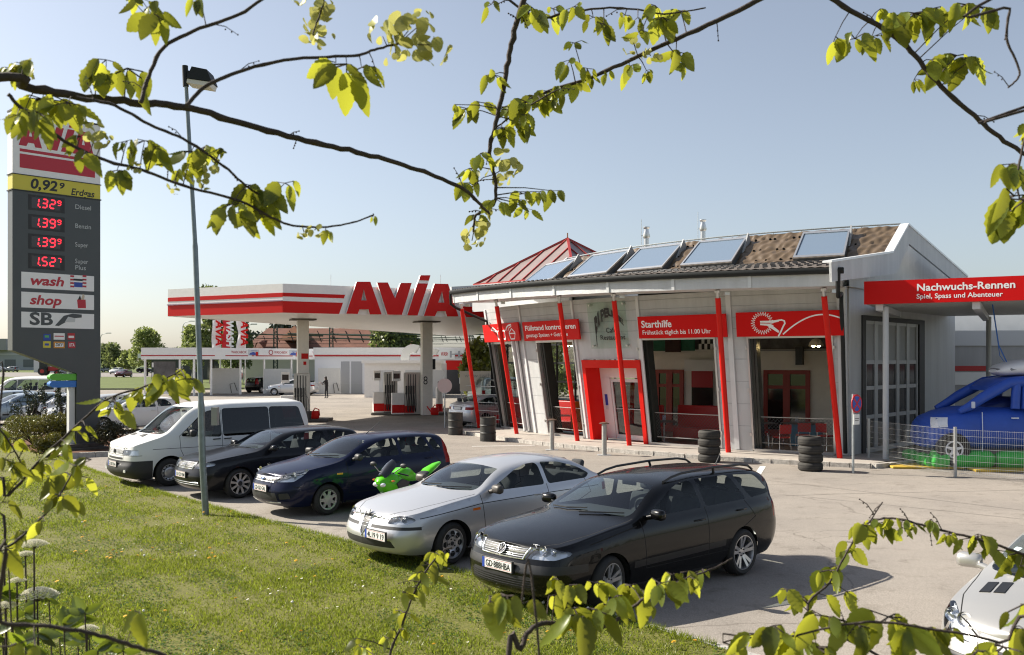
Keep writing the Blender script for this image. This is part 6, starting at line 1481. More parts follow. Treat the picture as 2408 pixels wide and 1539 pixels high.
for sg in (1, -1):
    mb = MB(); mb.prism([(1.20, .80), (1.02, .88), (.80, .80), (.88, .62), (1.08, .60)], sg * .235, sg * .262); mb.build('side_vent', M_DARK, mo)
    mb = MB(); mb.prism([(.96, .50), (.62, .56), (.56, .40), (.90, .37)], sg * .222, sg * .258); mb.build('belly_panel', M_BLACK, mo)
    mb = MB(); mb.ball((1.30, sg * .24, .86), (.05, .03, .022), 10, 6); mb.build('indicator', M_AMBER, mo, 60)
    mb = MB(); mb.ball((1.44, sg * .085, .79), (.04, .075, .045), 12, 8); mb.build('headlight', M_REFL, mo, 60)
    mb = MB(); mb.tube([(1.22, sg * .16, 1.0), (1.18, sg * .33, 1.12)], .012, 6); mb.ball((1.16, sg * .38, 1.16), (.035, .085, .05), 12, 8); mb.build('mirror', M_DARK, mo, 60)
    mb = MB(); mb.tube([(.98, sg * .10, .98), (.95, sg * .34, .94)], .016, 8); mb.build('handlebar', M_DARK, mo, 60)
    mb = MB(); mb.tube([(1.05, sg * .1, .95), (1.37, sg * .1, .32)], .027, 8); mb.build('fork', M_ALU, mo, 60)
for x in (1.38, 0.0):
    mb = MB(); prof = [(.22, -.05), (.27, -.065), (.30, -.04), (.31, 0), (.30, .04), (.27, .065), (.22, .05)]; mb.lathe(prof, 32, 0, Matrix.Translation((x, 0, .31)), 'y', close=True); w_ = mb.build('wheel', M_RUBBER, mo, 50)
    rb = MB(); rb.lathe([(.225, -.045), (.225, .045), (.20, .03), (.20, -.03)], 28, 0, Matrix.Translation((x, 0, .31)), 'y', close=True)
    for k in range(6): a = k * math.pi / 3; rb.tube([(x, 0, .31), (x + .21 * math.cos(a), 0, .31 + .21 * math.sin(a))], .018, 6)
    rb.tube([(x, -.06, .31), (x, .06, .31)], .04, 10); rb.build('rim', M_BLACK, w_, 40)
mb = MB(); mb.bbox((.45, -.16, .22), (.98, .16, .70), .05); mb.tube([(.5, 0, .5), (0, .1, .31)], .03, 6); mb.tube([(.5, 0, .5), (0, -.1, .31)], .03, 6); mb.tube([(.4, -.17, .3), (-.1, -.2, .5), (-.35, -.2, .62)], .05, 10); mb.build('engine', M_DARK, mo, 50)
# ================================================================ price pylon
def plane_pt(u, v, p0, d):
    """(s, z) of a picture point on the vertical plane through p0 along d"""
    k = (u - CX) / F; s = (k * p0[1] - p0[0]) / (d[0] - k * d[1]); Y = p0[1] + s * d[1]
    return s, CH - (v - HZ) / F * Y
PD = Vector((0.69, 0.7238, 0)); PP = Vector((-13.96, 30.9, 0))
py = thing('price_pylon', 'tall dark grey fuel price pylon with white top panel and red digits', 'pylon sign', (PP.x, PP.y, 0))
MPY = basis((PP.x, PP.y, 0), PD, (0, 0, 1))
S = lambda u, v: plane_pt(u, v, PP, PD)
M_PYL = mk('pylon_grey', (.060, .068, .073), .4, var=.06, vscale=2); M_PYW = mk('pylon_white', (.80, .79, .80), .35); M_PYR = mk('pylon_red', (.46, .012, .03), .35); M_PYY = mk('pylon_yellow', (.60, .52, .05), .4)
M_LED = mk('led_red', (.8, .02, .03), .4, emit=(1.0, .02, .04), estr=1.5); M_PTXT = mk('pylon_text', (.50, .52, .53), .5); M_SCR = mk('display_window', (.035, .022, .022), .15)
def pb(name, s0, s1, z0, z1, y0, y1, mat, par=py):
    mb = MB(); mb.box((s0, y0, z0), (s1, y1, z1), 0, MPY); return mb.build(name, mat, par, world=(par is py))
sl, sr = -2.36, .36; D = .42
mb = MB(); mb.prism([(sl, 3.28), (-.40, 2.53), (-.40, .22), (sr, .22), (sr, 8.30), (sl, 8.30)], 0, D, 0, MPY); panel = mb.build('panel', M_PYL, py, world=True)
pb('top_panel', sl, sr, 8.81, 10.78, -.004, D + .004, M_PYW); pb('yellow_band', sl, sr, 8.33, 8.80, -.004, D + .004, M_PYY)
for e_, za, zb2 in ((.03, 8.29, 8.325), (.03, 8.795, 8.82), (.02, 10.78, 10.83)): mb = MB(); mb.box((sl - e_, -.02, za), (sr + e_, D + .02, zb2), 0, MPY); mb.build('panel_joint', M_DARK, py, world=True)
mb = MB(); mb.box((-.60, .12, .2), (-.42, .32, 2.6), 0, MPY); mb.build('rear_post', mk('post_white', (.62, .63, .62), .5), py, world=True)
mb = MB(); mb.bbox((-.95, -.25, .0), (.55, .75, .11), .02, 0, MPY); mb.bbox((-.75, -.12, .11), (.45, .6, .24), .02, 0, MPY); mb.build('plinth', mk('plinth', (.09, .085, .08), .8, var=.3), py, world=True)
MF = MPY @ Matrix.Translation((0, -.006, 0))
# top panel mark: slanted capitals and bars
def poly_letters(x0, x1, z0, z1, mi, mb, M, y0=0.0, y1=-.004):
    """slanted wordmark capitals in a unit box; coordinates measured from the roof letters"""
    for shp in AVIA_P:
        mb.prism([(x0 + (x1 - x0) * a, z0 + (z1 - z0) * b) for a, b in shp], y1, y0, mi, M)
_A = lambda dx: [[(.094 + dx, 1), (.205 + dx, 1), (.295 + dx, 0), (.208 + dx, 0), (.194 + dx, .153), (.170 + dx, .425), (.150 + dx, .77)], [(.094 + dx, 1), (.150 + dx, .77), (.128 + dx, .425), (.108 + dx, .425), (.092 + dx, .15), (.085 + dx, 0), (0 + dx, 0)][0:0] or [(.094 + dx, 1), (.150 + dx, .77), (.129 + dx, .425), (.118 + dx, .153), (.096 + dx, 0), (0 + dx, 0)], [(.129 + dx, .425), (.170 + dx, .425), (.194 + dx, .153), (.118 + dx, .153)]]
AVIA_P = _A(0) + [[(.275, 1), (.368, 1), (.434, .51), (.483, 1), (.582, 1), (.494, 0), (.366, 0)], [(.633, 1.0), (.728, 1.0), (.634, 0), (.543, 0)], [(.661, 1.26), (.750, 1.26), (.737, 1.08), (.646, 1.08)]] + _A(.695)
mb = MB(); x0, z1_ = S(43, 335)[0], S(150, 305)[1]
zA0, zA1 = S(105, 343)[1], S(105, 297)[1]
poly_letters(-2.18, .17, 9.72, 10.48, 0, mb, MF); mb.box((-2.15, -.004, 9.53), (.18, 0, 9.62), 0, MF); mb.box((-2.15, -.004, 9.02), (.18, 0, 9.46), 0, MF); mb.build('wordmark', M_PYR, py, world=True)
def ptext(body, u0, v0, u1, mat, name, hpx, shear=0, bold=.0, par=None):
    s0, z0 = S(u0, v0); s1, _ = S(u1, v0); mb = MB(); Y = PP.y + s0 * PD.y
    put_text(mb, body, MF @ Matrix.Translation((s0, -.002, z0)), hpx / F * Y * 1.38, width=s1 - s0, bold=bold, shear=shear); return mb.build(name, mat, py, world=True)
ptext('0,92', 70, 441, 133, M_BLACK, 'price_digits', 24, .15, .03); ptext('9', 138, 442, 150, M_BLACK, 'price_digits', 14, .15, .03); ptext('Erdgas', 166, 457, 221, M_BLACK, 'lettering', 16, .2, .02)
for w_, v in (('Diesel', 490), ('Benzin', 535), ('Super', 579), ('Super', 618), ('Plus', 633)): ptext(w_, 176, v, 176 + len(w_) * 6.1, M_PTXT, 'lettering', 11)
SEG = {'1': 'bc', '2': 'abged', '3': 'abgcd', '5': 'afgcd', '7': 'abc', '9': 'abcdfg', '0': 'abcdef'}
def seg7(mb, ch, x, z, w, h, M):
    t = h * .13; g = t * .3; sh = .10
    def q(pts): mb.add([(x + a + b * sh, 0, z + b) for a, b in pts], [tuple(range(len(pts)))], 0, M)
    def hor(zz): q([(g + t / 2, zz), (g + t, zz - t / 2), (w - g - t, zz - t / 2), (w - g - t / 2, zz), (w - g - t, zz + t / 2), (g + t, zz + t / 2)])
    def ver(xx, za, zb): q([(xx, za + g), (xx + t / 2, za + g + t / 2), (xx + t / 2, zb - g - t / 2), (xx, zb - g), (xx - t / 2, zb - g - t / 2), (xx - t / 2, za + g + t / 2)])
    for c_ in SEG[ch]:
        if c_ == 'a': hor(h - t / 2)
        elif c_ == 'g': hor(h / 2)
        elif c_ == 'd': hor(t / 2)
        elif c_ == 'b': ver(w - t / 2, h / 2, h - t / 2)
        elif c_ == 'c': ver(w - t / 2, t / 2, h / 2)
        elif c_ == 'f': ver(t / 2, h / 2, h - t / 2)
        elif c_ == 'e': ver(t / 2, t / 2, h / 2)
for price, v in (('1329', 484), ('1399', 530), ('1399', 576), ('1527', 622)):
    sA, zA = S(66, v + 8); sB, _ = S(152, v); _, zB = S(66, v - 28); d_ = pb('price_display', sA, sB, zA, zB, -.004, .0, M_DARK)
    mb = MB(); mb.box((sA + .10, -.007, zA + .07), (sB - .14, -.004, zB - .07), 0, MPY); mb.build('display_window', M_SCR, d_)
    mb = MB(); x = S(80, v)[0]; h = .30; M9 = MPY @ Matrix.Translation((0, -.010, 0))
    seg7(mb, price[0], x - .03, zA + .10, .17, h, M9); mb.box((x + .155, 0, zA + .10), (x + .19, .001, zA + .135), 0, M9)
    seg7(mb, price[1], x + .21, zA + .10, .19, h, M9); seg7(mb, price[2], x + .45, zA + .10, .19, h, M9); seg7(mb, price[3], x + .70, zA + .10 + h * .42, .12, h * .56, M9); mb.build('price_digits', M_LED, d_)
cards = []
for v0, v1 in ((638, 678), (685, 724), (732, 771)):
    sA, zA = S(50, v1 + 0); sB, zB = S(221, v0 + 4); cards.append(pb('info_panel', sA, sB, S(50, v1 - 2)[1], S(50, v0)[1], -.005, 0, M_PYW))
def ctext(body, u0, u1, v, hpx, mat, shear=.22, bold=.03, par=None):
    s0, z0 = S(u0, v); s1, _ = S(u1, v); mb = MB(); put_text(mb, body, MF @ Matrix.Translation((s0, -.003, z0)), hpx / F * 30 * 1.38, width=s1 - s0, shear=shear, bold=bold); return mb.build('lettering', mat, par)
ctext('wash', 69, 148, 668, 22, M_PYR, par=cards[0]); ctext('shop', 69, 144, 714, 22, M_PYR, par=cards[1]); ctext('SB', 69, 124, 762, 29, M_PYL, 0, .03, par=cards[2])
def cbox(mb, u0, v0, u1, v1, mi, y=-.010): s0, z0 = S(u0, v1); s1, z1 = S(u1, v0); mb.box((s0, y, z0), (s1, y + .003, z1), mi, MPY)
mb = MB()
for u in (165, 194):
    for k in range(8): cbox(mb, u, 647 + k * 4, u + 9, 651 + k * 4, k % 2)
cbox(mb, 172, 656, 196, 659, 2); cbox(mb, 173, 664, 195, 674, 3, -.0085); mb.build('brush_pictogram', [M_PYR, M_PYW, M_DARK, M_BLUE], cards[0])
mb = MB(); s0, z0 = S(181, 725); mb.prism([S(183, 724), S(202, 724), S(201, 704), S(181, 704)], -.010, -.006, 0, MPY); mb.prism([S(183, 704), S(188, 693), S(191, 704)], -.0095, -.006, 1, MPY); mb.prism([S(190, 704), S(195, 690), S(199, 695), S(197, 704)], -.010, -.006, 2, MPY); mb.build('bag_pictogram', [M_PYR, M_DARK, mk('card_beige', (.55, .45, .35), .5)], cards[1])
mb = MB(); mb.prism([S(129, 765), S(150, 742), S(170, 737), S(192, 739), S(192, 746), S(172, 748), S(156, 756), S(138, 766)], -.010, -.006, 0, MPY); mb.prism([S(152, 757), S(160, 744), S(177, 748), S(176, 757)], -.0125, -.006, 1, MPY); mb.build('nozzle_pictogram', [M_PYL, M_LIGHTGREY], cards[2])
mb = MB()
for u, v, w_, h_, mi in ((102, 785, 17, 15, 0), (126, 783, 26, 15, 1), (159, 783, 17, 15, 2), (101, 802, 18, 15, 3), (126, 803, 26, 15, 4), (160, 803, 17, 15, 5)): cbox(mb, u, v, u + w_, v + h_, mi, -.006)
cbox(mb, 105, 788, 115, 793, 6, -.009); cbox(mb, 105, 807, 115, 812, 0, -.009); cbox(mb, 129, 806, 149, 815, 1, -.009); cbox(mb, 128, 789, 150, 791, 5, -.009); cbox(mb, 161, 789, 174, 794, 1, -.009)
cards_o = mb.build('card_logos', [M_BLUE, M_PYW, M_REDD, M_PYY, mk('card_orange', (.6, .25, .02), .4), M_PYR, mk('card_green', (.1, .4, .12), .4)], py, world=True)
ctext('DKV', 130, 148, 813, 7, M_BLACK, .2, .03, cards_o); ctext('UTA', 162, 175, 814, 8, M_PYW, 0, .02, cards_o)
o = thing('arm_sign', 'small green and blue arm sign sticking out of the pylon leg', 'sign', (PP.x, PP.y, 2.0)); a, b = S(118, 880)[0], -.40
for k, (z0, z1, col) in enumerate(((2.32, 2.53, (.10, .42, .03)), (2.09, 2.30, (.02, .16, .55)))):
    pr = [(b, z0), (b, z1), (a + .1, z1), (a + .02, z1 - .05), (a, (z0 + z1) / 2), (a + .02, z0 + .05), (a + .1, z0)]; mb = MB(); mb.prism(pr, .04, .30, 0, MPY); mb.build('green_arm' if k == 0 else 'blue_arm', mk('arm_paint', col, .35), o, world=True)

# ================================================================ lamp post
b0 = gp(484, 1210, .03); sc = b0.y / F
def lp(u, v): return Vector(((u - CX) * sc, b0.y, CH - (v - HZ) * sc))
o = thing('street_lamp', 'leaning galvanised lamp post with dark box lamp standing in the lawn', 'street lamp', b0)
mb = MB(); mb.tube([lp(484, 1212), lp(476, 1080), lp(473, 952), lp(472.6, 940), lp(459, 580), lp(458.5, 568), lp(437, 190)], [.063, .063, .063, .05, .05, .042, .036], 16); mb.build('post', mk('galvanised_post', (.20, .235, .245), .42, .55, var=.22, vscale=9), o, 45, world=True)
mb = MB(); mb.tube([lp(437, 203), lp(435, 154)], .055, 12); mb.bar(lp(437, 172), lp(462, 176), .07, .11, up=(0, 0, 1)); mb.build('bracket', M_GUT, o, 50, world=True)
def box8(pts, dy0, dy1): return [Vector((p.x, p.y + dy0, p.z)) for p in pts] , [Vector((p.x, p.y + dy1, p.z)) for p in pts]
A_, B_ = box8([lp(447, 190), lp(505, 198), lp(494, 170), lp(459, 163)], -.2, .2); mb = MB(); mb.add(A_ + B_, [(0, 1, 2, 3), (7, 6, 5, 4), (0, 4, 5, 1), (1, 5, 6, 2), (2, 6, 7, 3), (3, 7, 4, 0)]); hd = mb.build('lamp_housing', M_GUT, o, world=True)
A_, B_ = box8([lp(446, 200), lp(500, 209), lp(503, 199), lp(448, 191)], -.18, .18); mb = MB(); mb.add(A_ + B_, [(0, 1, 2, 3), (7, 6, 5, 4), (0, 4, 5, 1), (1, 5, 6, 2), (2, 6, 7, 3), (3, 7, 4, 0)]); mb.build('lamp_glass', mk('lamp_diffuser', (.65, .62, .58), .35), o, world=True)
mb = MB(); q = lp(506, 978); mb.cbox((q.x, q.y, q.z), (.11, .14, .34)); mb.build('junction_box', mk('box_grey', (.30, .30, .29), .5, .4), o, world=True)

# ================================================================ filling station canopy
cv = thing('filling_station_canopy', 'white and red filling station canopy with large slanted letters on its fascia', 'canopy', (-8, 46, 0))
zb = 5.03
def und(u, v): Y = F * (zb - CH) / (HZ - v); return Vector(((u - CX) / F * Y, Y, 0))
cL, cC, cR = und(395, 743), und(665, 734.5), und(1061, 744); dCR = (cR - cC).normalized(); cR2 = cC + dCR * 15; cB = und(1135, 794); cM = und(706, 766)
dLB = (cB - cL).normalized(); cB2 = cL + dLB * 38; zt_ = lambda p: 6.30
foot = [cL, cC, cR2, cB2]
mb = MB(); mb.add([Vector((p.x, p.y, zb)) for p in foot], [(3, 2, 1, 0)]); mb.build('underside', mk('canopy_soffit', (.62, .61, .59), .35, var=.05), cv, world=True)
mb = MB(); mb.add([Vector((p.x, p.y, 6.2)) for p in foot], [(0, 1, 2, 3)]); mb.build('roof', M_LIGHTGREY, cv, world=True)
M_CR = mk('canopy_red', (.56, .010, .008), .4, spec=.2); M_CW = mk('canopy_white', (.80, .78, .76), .35, var=.04)
def fascia(a, b, zc, ups):
    d = (b - a); L = d.length; M = basis((a.x, a.y, 0), d, (0, 0, 1)); 
    mb = MB(); mb.box((0, 0, zb - .01), (L, .12, zc), 0, M); f = mb.build('fascia', M_CW, cv, world=True)
    return M, L, f
M1, L1, f1 = fascia(cL, cC, 6.28, 0); M2_, L2, f2 = fascia(cC, cR2, 6.28, 0); fascia(cB2, cL, 6.25, 0)
mb = MB(); mb.box((0, -.012, zb), (L1, -.001, zb + .50), 0, M1); mb.build('red_stripe', M_CR, f1); mb = MB(); mb.box((0, -.012, zb + .68), (L1, -.001, zb + .86), 0, M1); mb.build('red_stripe', M_CR, f1)
mb = MB(); mb.box((-.02, -.05, zb + .50), (L1, -.013, zb + .55), 0, M1); mb.build('stripe_rail', mk('rail_mauve', (.35, .25, .32), .4), f1)
pl = lambda u, v: plane_pt(u, v, cC, dCR)
def z4(x, y): return pl((1000 + x * .39) * .7226, (850 + y * .39) * .7226)
mb = MB(); sA = z4(265, 437)[0]; sB = z4(297, 335)[0]; mb.prism([(0, zb), (sA, zb), (sB, zb + .50), (0, zb + .50)], -.012, -.001, 0, M2_); mb.build('red_stripe', M_CR, f2); mb = MB(); sA2, sB2 = z4(305, 315)[0], z4(315, 285)[0]; mb.prism([(0, zb + .70), (sA2, zb + .70), (sB2, zb + .86), (0, zb + .86)], -.012, -.001, 0, M2_); mb.build('red_stripe', M_CR, f2); mb = MB()
sE = z4(1290, 400)[0]; mb.prism([(sE + .2, zb), (L2, zb), (L2, zb + .5), (sE, zb + .5)], -.012, -.001, 0, M2_); mb.build('red_stripe', M_CR, f2)
lt = lambda pts: [z4(x, y) for x, y in pts]
shapes = [[(400, 172), (513, 172), (607, 443), (508, 443), (497, 402), (480, 327), (458, 235)], [(400, 172), (458, 235), (437, 327), (422, 402), (408, 440), (313, 437)], [(437, 327), (480, 327), (497, 402), (422, 402)],
    [(570, 178), (658, 178), (718, 310), (655, 445)], [(718, 310), (765, 182), (857, 182), (775, 447), (655, 445)], [(905, 185), (993, 187), (905, 452), (820, 450)], [(930, 118), (1013, 118), (1000, 163), (917, 160)],
    [(1048, 188), (1160, 190), (1245, 460), (1150, 460), (1137, 416), (1127, 345), (1108, 250)], [(1048, 188), (1108, 250), (1078, 345), (1070, 416), (1050, 458), (958, 455)], [(1078, 345), (1127, 345), (1137, 416), (1070, 416)]]
for name, idx in (('letter_a', (0, 1, 2)), ('letter_v', (3, 4)), ('letter_i', (5, 6)), ('letter_a', (7, 8, 9))):
    mb = MB()
    for k in idx: mb.prism(lt(shapes[k]), -.22, -.06 , 0, M2_, 1)
    o = mb.build(name, [M_CR, M_CW], f2)
mb = MB(); mb.prism(lt([(905, 187), (917, 160), (1000, 163), (993, 187)]), -.20, -.06, 0, M2_); mb.build('letter_gap', M_CW, f2)
for (u, v) in ((712, 981), (1003, 974)):
    q = gp(u, v, .14); mb = MB(); T = Matrix.Translation((q.x, q.y, 0)) @ Matrix.Rotation(.35, 4, 'Z'); mb.box((-.27, -.22, .12), (.27, .22, zb - .06), 0, T); c_ = mb.build('column', mk('column_white', (.76, .74, .69), .5, var=.06), cv, world=True)
    mb = MB(); mb.box((-.6, -.6, zb - .07), (.6, .6, zb - .01), 0, T); mb.build('column_head', mk('column_head', (.10, .09, .08), .6), c_)
    mb = MB(); put_text(mb, '10' if u < 800 else '8', T @ Matrix.Translation((-.2 if u < 800 else -.24, -.226, 1.72)), .62, bold=.0, width=.30 if u < 800 else .22); mb.build('pump_number', M_DARK, c_)
    if u < 800:
        mb = MB(); mb.box((-.10, -.23, 3.05), (.24, -.221, 3.32), 0, T); mb.box((0, -.23, 2.75), (.14, -.221, 2.92), 0, T); mb.build('notice', M_CR, c_)
    else:
        mb = MB(); mb.box((.28, -.12, 2.5), (.45, .05, 3.05), 0, T); mb.build('loudspeaker', M_DARK, c_)
# lightning rods on the canopy
mb = MB()
for u in (778, 633, 1036): q = ray(u, 668, 44); mb.tube([(q.x, q.y, 6.2), (q.x, q.y, 7.0 if u != 633 else 6.5)], .012, 5)
mb.build('air_terminal', M_STEEL, cv, world=True)['kind'] = 'stuff'
# islands, dispensers
def island(name, u0, u1, v, label, w=1.3):
    a, b = gp(u0, v), gp(u1, v); t = thing(name, label, 'pump island', a); M = basis((a.x, a.y, 0), b - a, (0, 0, 1)); mb = MB(); mb.bbox((0, 0, 0), ((b - a).length, w, .14), .04, 0, M); mb.build('kerb', mk('island_kerb', (.12, .11, .10), .8, var=.2), t, world=True); return M
island('pump_island', 872, 1048, 976, 'low dark pump island under the canopy with two dispensers'); island('pump_island', 640, 772, 991, 'low pump island at the foot of the left canopy column')
M_DSP = mk('dispenser_steel', (.42, .40, .37), .35, .6); M_HOSE = mk('hose', (.012, .012, .012), .5)
def dispenser(u, v, label, mirror=1, w=1.5, rz=.25, panels=True):
    g = gp(u, v, .14); t = thing('fuel_dispenser', label, 'fuel pump', (g.x, g.y + .4, .14), rz, 'fuel dispensers on the islands')
    mb = MB(); mb.bbox((-w * .05, -.25, 0), (w * .5, .25, 2.2), .02); mb.build('steel_column', M_DSP, t)
    mb = MB(); mb.bbox((-w * .5, -.22, .0), (-w * .06, .22, 1.12), .02); mb.build('cabinet', M_CW, t)
    mb = MB(); mb.box((-w * .5, -.232, .08), (-w * .06, -.221, .5)); mb.box((-w * .05, -.262, .08), (w * .28, -.251, .45)); mb.build('red_panel', M_CR, t)
    mb = MB(); mb.box((-w * .48, -.24, 1.75), (-w * .2, .1, 2.28)); mb.build('display', M_CW, t); mb = MB(); mb.box((-w * .45, -.246, 1.88), (-w * .23, -.241, 2.15)); mb.build('screen', M_SCR, t)
    mb = MB()
    for k in range(4):
        x = -w * .04 + .13 * k; mb.bbox((x, -.34, 1.05), (x + .09, -.24, 1.5), .02)
    mb.build('nozzle', M_BLACK, t)
    mb = MB()
    for k in range(4):
        x = 0 + .13 * k; mb.tube([(x, -.3, 1.1), (x + .02, -.42, .7), (x + .05, -.40, .2), (x + .09, -.35, .12), (x + .12, -.30, .5), (x + .10, -.27, 1.4), (x + .1, -.26, 2.1)], .022, 6)
    mb.build('hose', M_HOSE, t, 60); return t
dispenser(952, 974, 'fuel dispenser with four black nozzles beside the numbered column'); dispenser(903, 970, 'fuel dispenser with white cabinet at the end of the pump island', w=1.3); dispenser(690, 985, 'fuel dispenser beside the left canopy column behind the white minivan', w=1.4)
def air_post(u, v, label):
    g = gp(u, v, 0); t = thing('air_tower', label, 'air pump', (g.x, g.y, 0)); mb = MB(); mb.lathe([(.2, 0), (.2, .55)], 18); mb.build('base', M_CR, t, 40); mb = MB(); mb.lathe([(.21, .55), (.21, .62), (.2, .62), (.2, 1.4), (.15, 1.5)], 18); mb.build('housing', M_CW, t, 40)
    mb = MB(); mb.tube([(.2, -.1, 1.4), (.35, -.15, 1.1), (.3, -.2, .5), (.22, -.2, .2)], .02, 6); mb.build('hose', M_HOSE, t, 60); mb = MB(); mb.box((-.08, -.08, 1.5), (.08, .08, 1.8)); mb.build('head', M_DARK, t)
air_post(1033, 972, 'red and white air post beside the number eight column')
def can(u, v, label):
    g = gp(u, v, .14); t = thing('water_can', label, 'watering can', (g.x, g.y, .14)); mb = MB(); mb.bbox((-.2, -.12, 0), (.2, .12, .38), .06); mb.build('can_body', M_CR, t, 50); mb = MB(); mb.tube([(-.1, 0, .36), (0, 0, .52), (.18, 0, .45), (.22, 0, .15)], .03, 8); mb.tube([(-.18, 0, .15), (-.4, 0, .45)], .03, 8); mb.build('handle', M_CR, t, 60)
can(741, 984, 'red watering can on the left pump island'); can(1022, 975, 'red watering can beside the air post')
mb = MB(); q = gp(727, 985, .14); t = thing('squeegee_bucket', 'dark squeegee bucket with wire loop at the left column', 'bucket', (q.x, q.y - .2, .14)); mb.lathe([(.14, 0), (.17, .4)], 14); mb.build('bucket', M_DARK, t, 40); mb = MB(); mb.tube([(.05, 0, .4), (.0, 0, 1.0), (-.2, 0, 1.3), (-.4, 0, .9), (-.35, 0, .5)], .012, 5); mb.build('cable', M_DARK, t, 60)

# ================================================================ wash bays and wash hall
wb_ = thing('wash_bay_shelter', 'long white shelter of self service wash bays with red stripe and lettering', 'building', (-27, 80, 0))
wC = Vector((-26.8, 79, 0)); wR = Vector((-15.2, 91.5, 0)); wL = Vector((-31.8, 80.2, 0)); dW = (wR - wC); LW = dW.length; MW = basis((wC.x, wC.y, 0), dW, (0, 0, 1)); MWL = basis((wL.x, wL.y, 0), wC - wL, (0, 0, 1)); LL = (wC - wL).length
mb = MB(); mb.box((0, 0, 3.08), (LW, .3, 4.08), 0, MW); mb.box((0, 0, 3.08), (LL - .003, .3, 4.08), 0, MWL); mb.build('fascia', M_CW, wb_, world=True)
mb = MB(); mb.add([wL + Vector((0, 0, 4.0)), wC + Vector((0, 0, 4.0)), wR + Vector((0, 0, 4.0)), wR + Vector((-6, 5, 4.0)), wL + Vector((-2, 8, 4.0))], [(0, 1, 2, 3, 4)]); mb.add([wL + Vector((0, 0, 3.2)), wC + Vector((0, 0, 3.2)), wR + Vector((0, 0, 3.2)), wR + Vector((-6, 5, 3.2)), wL + Vector((-2, 8, 3.2))], [(4, 3, 2, 1, 0)]); mb.build('roof', M_LIGHTGREY, wb_, world=True)
wp = lambda u, v: plane_pt(u, v, wC, dW.normalized())
mb = MB(); mb.box((0, -.02, 3.36), (LL, -.001, 3.45), 0, MWL); mb.build('red_stripe', M_REDD, wb_, world=True)
mb = MB()
for u0, u1 in ((457, 505), (530, 583), (592, 598), (601, 688), (695, 735), (745, 760), (768, 820)): mb.box((wp(u0, 840)[0], -.02, 3.36), (wp(u1, 840)[0], -.001, 3.45), 0, MW)
mb.build('red_stripe', M_REDD, wb_, world=True)
for u0, u1 in ((543, 581), (735, 766), (911 - 165, 0)):
    pass
for k, (u0, u1) in enumerate(((544, 580), (735, 768), (645, 676))):
    mb = MB(); s0, s1 = wp(u0, 830)[0], wp(u1, 830)[0]; put_text(mb, 'WASCHBOX', MW @ Matrix.Translation((s0, -.006, 3.62)), .30, width=s1 - s0, bold=.02); mb.build('lettering', M_REDD, wb_, world=True)
    mb = MB(); x = s1 + .15; mb.box((x, -.004, 3.4), (x + 1.1, -.001, 3.95), 2, MW); mb.prism([(x + .1, 3.5), (x + .8, 3.45), (x + .8, 3.65), (x + .5, 3.75), (x + .2, 3.65)], -.012, -.005, 0, MW); mb.box((x + .75, -.016, 3.42), (x + 1.0, -.013, 3.75), 1, MW); mb.box((x + .3, -.012, 3.82), (x + .9, -.005, 3.86), 0, MW); mb.build('car_pictogram', [M_BLUE, M_CR, M_LIGHTGREY], wb_, world=True)
for u in (637, 705, 850):
    mb = MB(); s0, z0 = wp(u, 829); mb.tube([MW @ Vector((s0 + .2 * math.cos(a), -.01, 3.72 + .2 * math.sin(a))) for a in np.linspace(0, 6.2832, 17)], .035, 5); mb.build('round_sign', M_REDD, wb_, world=True)
for u in (457, 497, 566, 622, 686, 745, 800):
    mb = MB(); s0 = wp(u, 900)[0]; mb.box((s0, .1, 0), (s0 + .14, .24, 3.08), 0, MW); mb.build('post', M_CW, wb_, world=True)
for u in (338, 420):
    mb = MB(); s0 = plane_pt(u, 900, wL, (wC - wL).normalized())[0]; mb.box((s0, .02, 0), (s0 + .15, .16, 3.08), 0, MWL); mb.build('post', M_CW, wb_, world=True)
mb = MB(); s0 = plane_pt(352, 900, wL, (wC - wL).normalized())[0]; mb.box((s0, .3, .1), (s0 + 2.6, .34, 1.95), 0, MWL); mb.box((s0, .3, 2.4), (s0 + 2.0, .34, 2.8), 0, MWL); mb.build('screen_wall', M_CW, wb_, world=True); mb = MB(); mb.box((s0 + .2, .26, 1.0), (s0 + 2.3, .29, 2.9), 0, MWL); mb.build('poster', mk('poster_dark', (.10, .09, .09), .5, var=.5, vscale=1.5), wb_, world=True)
for u0, u1, z1 in ((495, 562, 2.3), (620, 686, 2.25), (748, 800, 2.3)):
    q0, q1 = gp(u0, 926), gp(u1, 926); mb = MB(); M = basis((q0.x, q0.y, 0), q1 - q0, (0, 0, 1)); w_ = (q1 - q0).length; mb.box((0, 0, .05), (w_, .12, z1), 0, M); p_ = mb.build('partition', mk('partition_white', (.62, .61, .58), .5, var=.05), wb_, world=True)
    mb = MB(); mb.tube([M @ Vector((w_ * .75, -.1, .1)), M @ Vector((w_ * .7, -.15, .9)), M @ Vector((w_ * .85, -.12, 1.0)), M @ Vector((w_ * .95, -.12, .3))], .03, 5); mb.build('lance_hose', M_HOSE, p_)
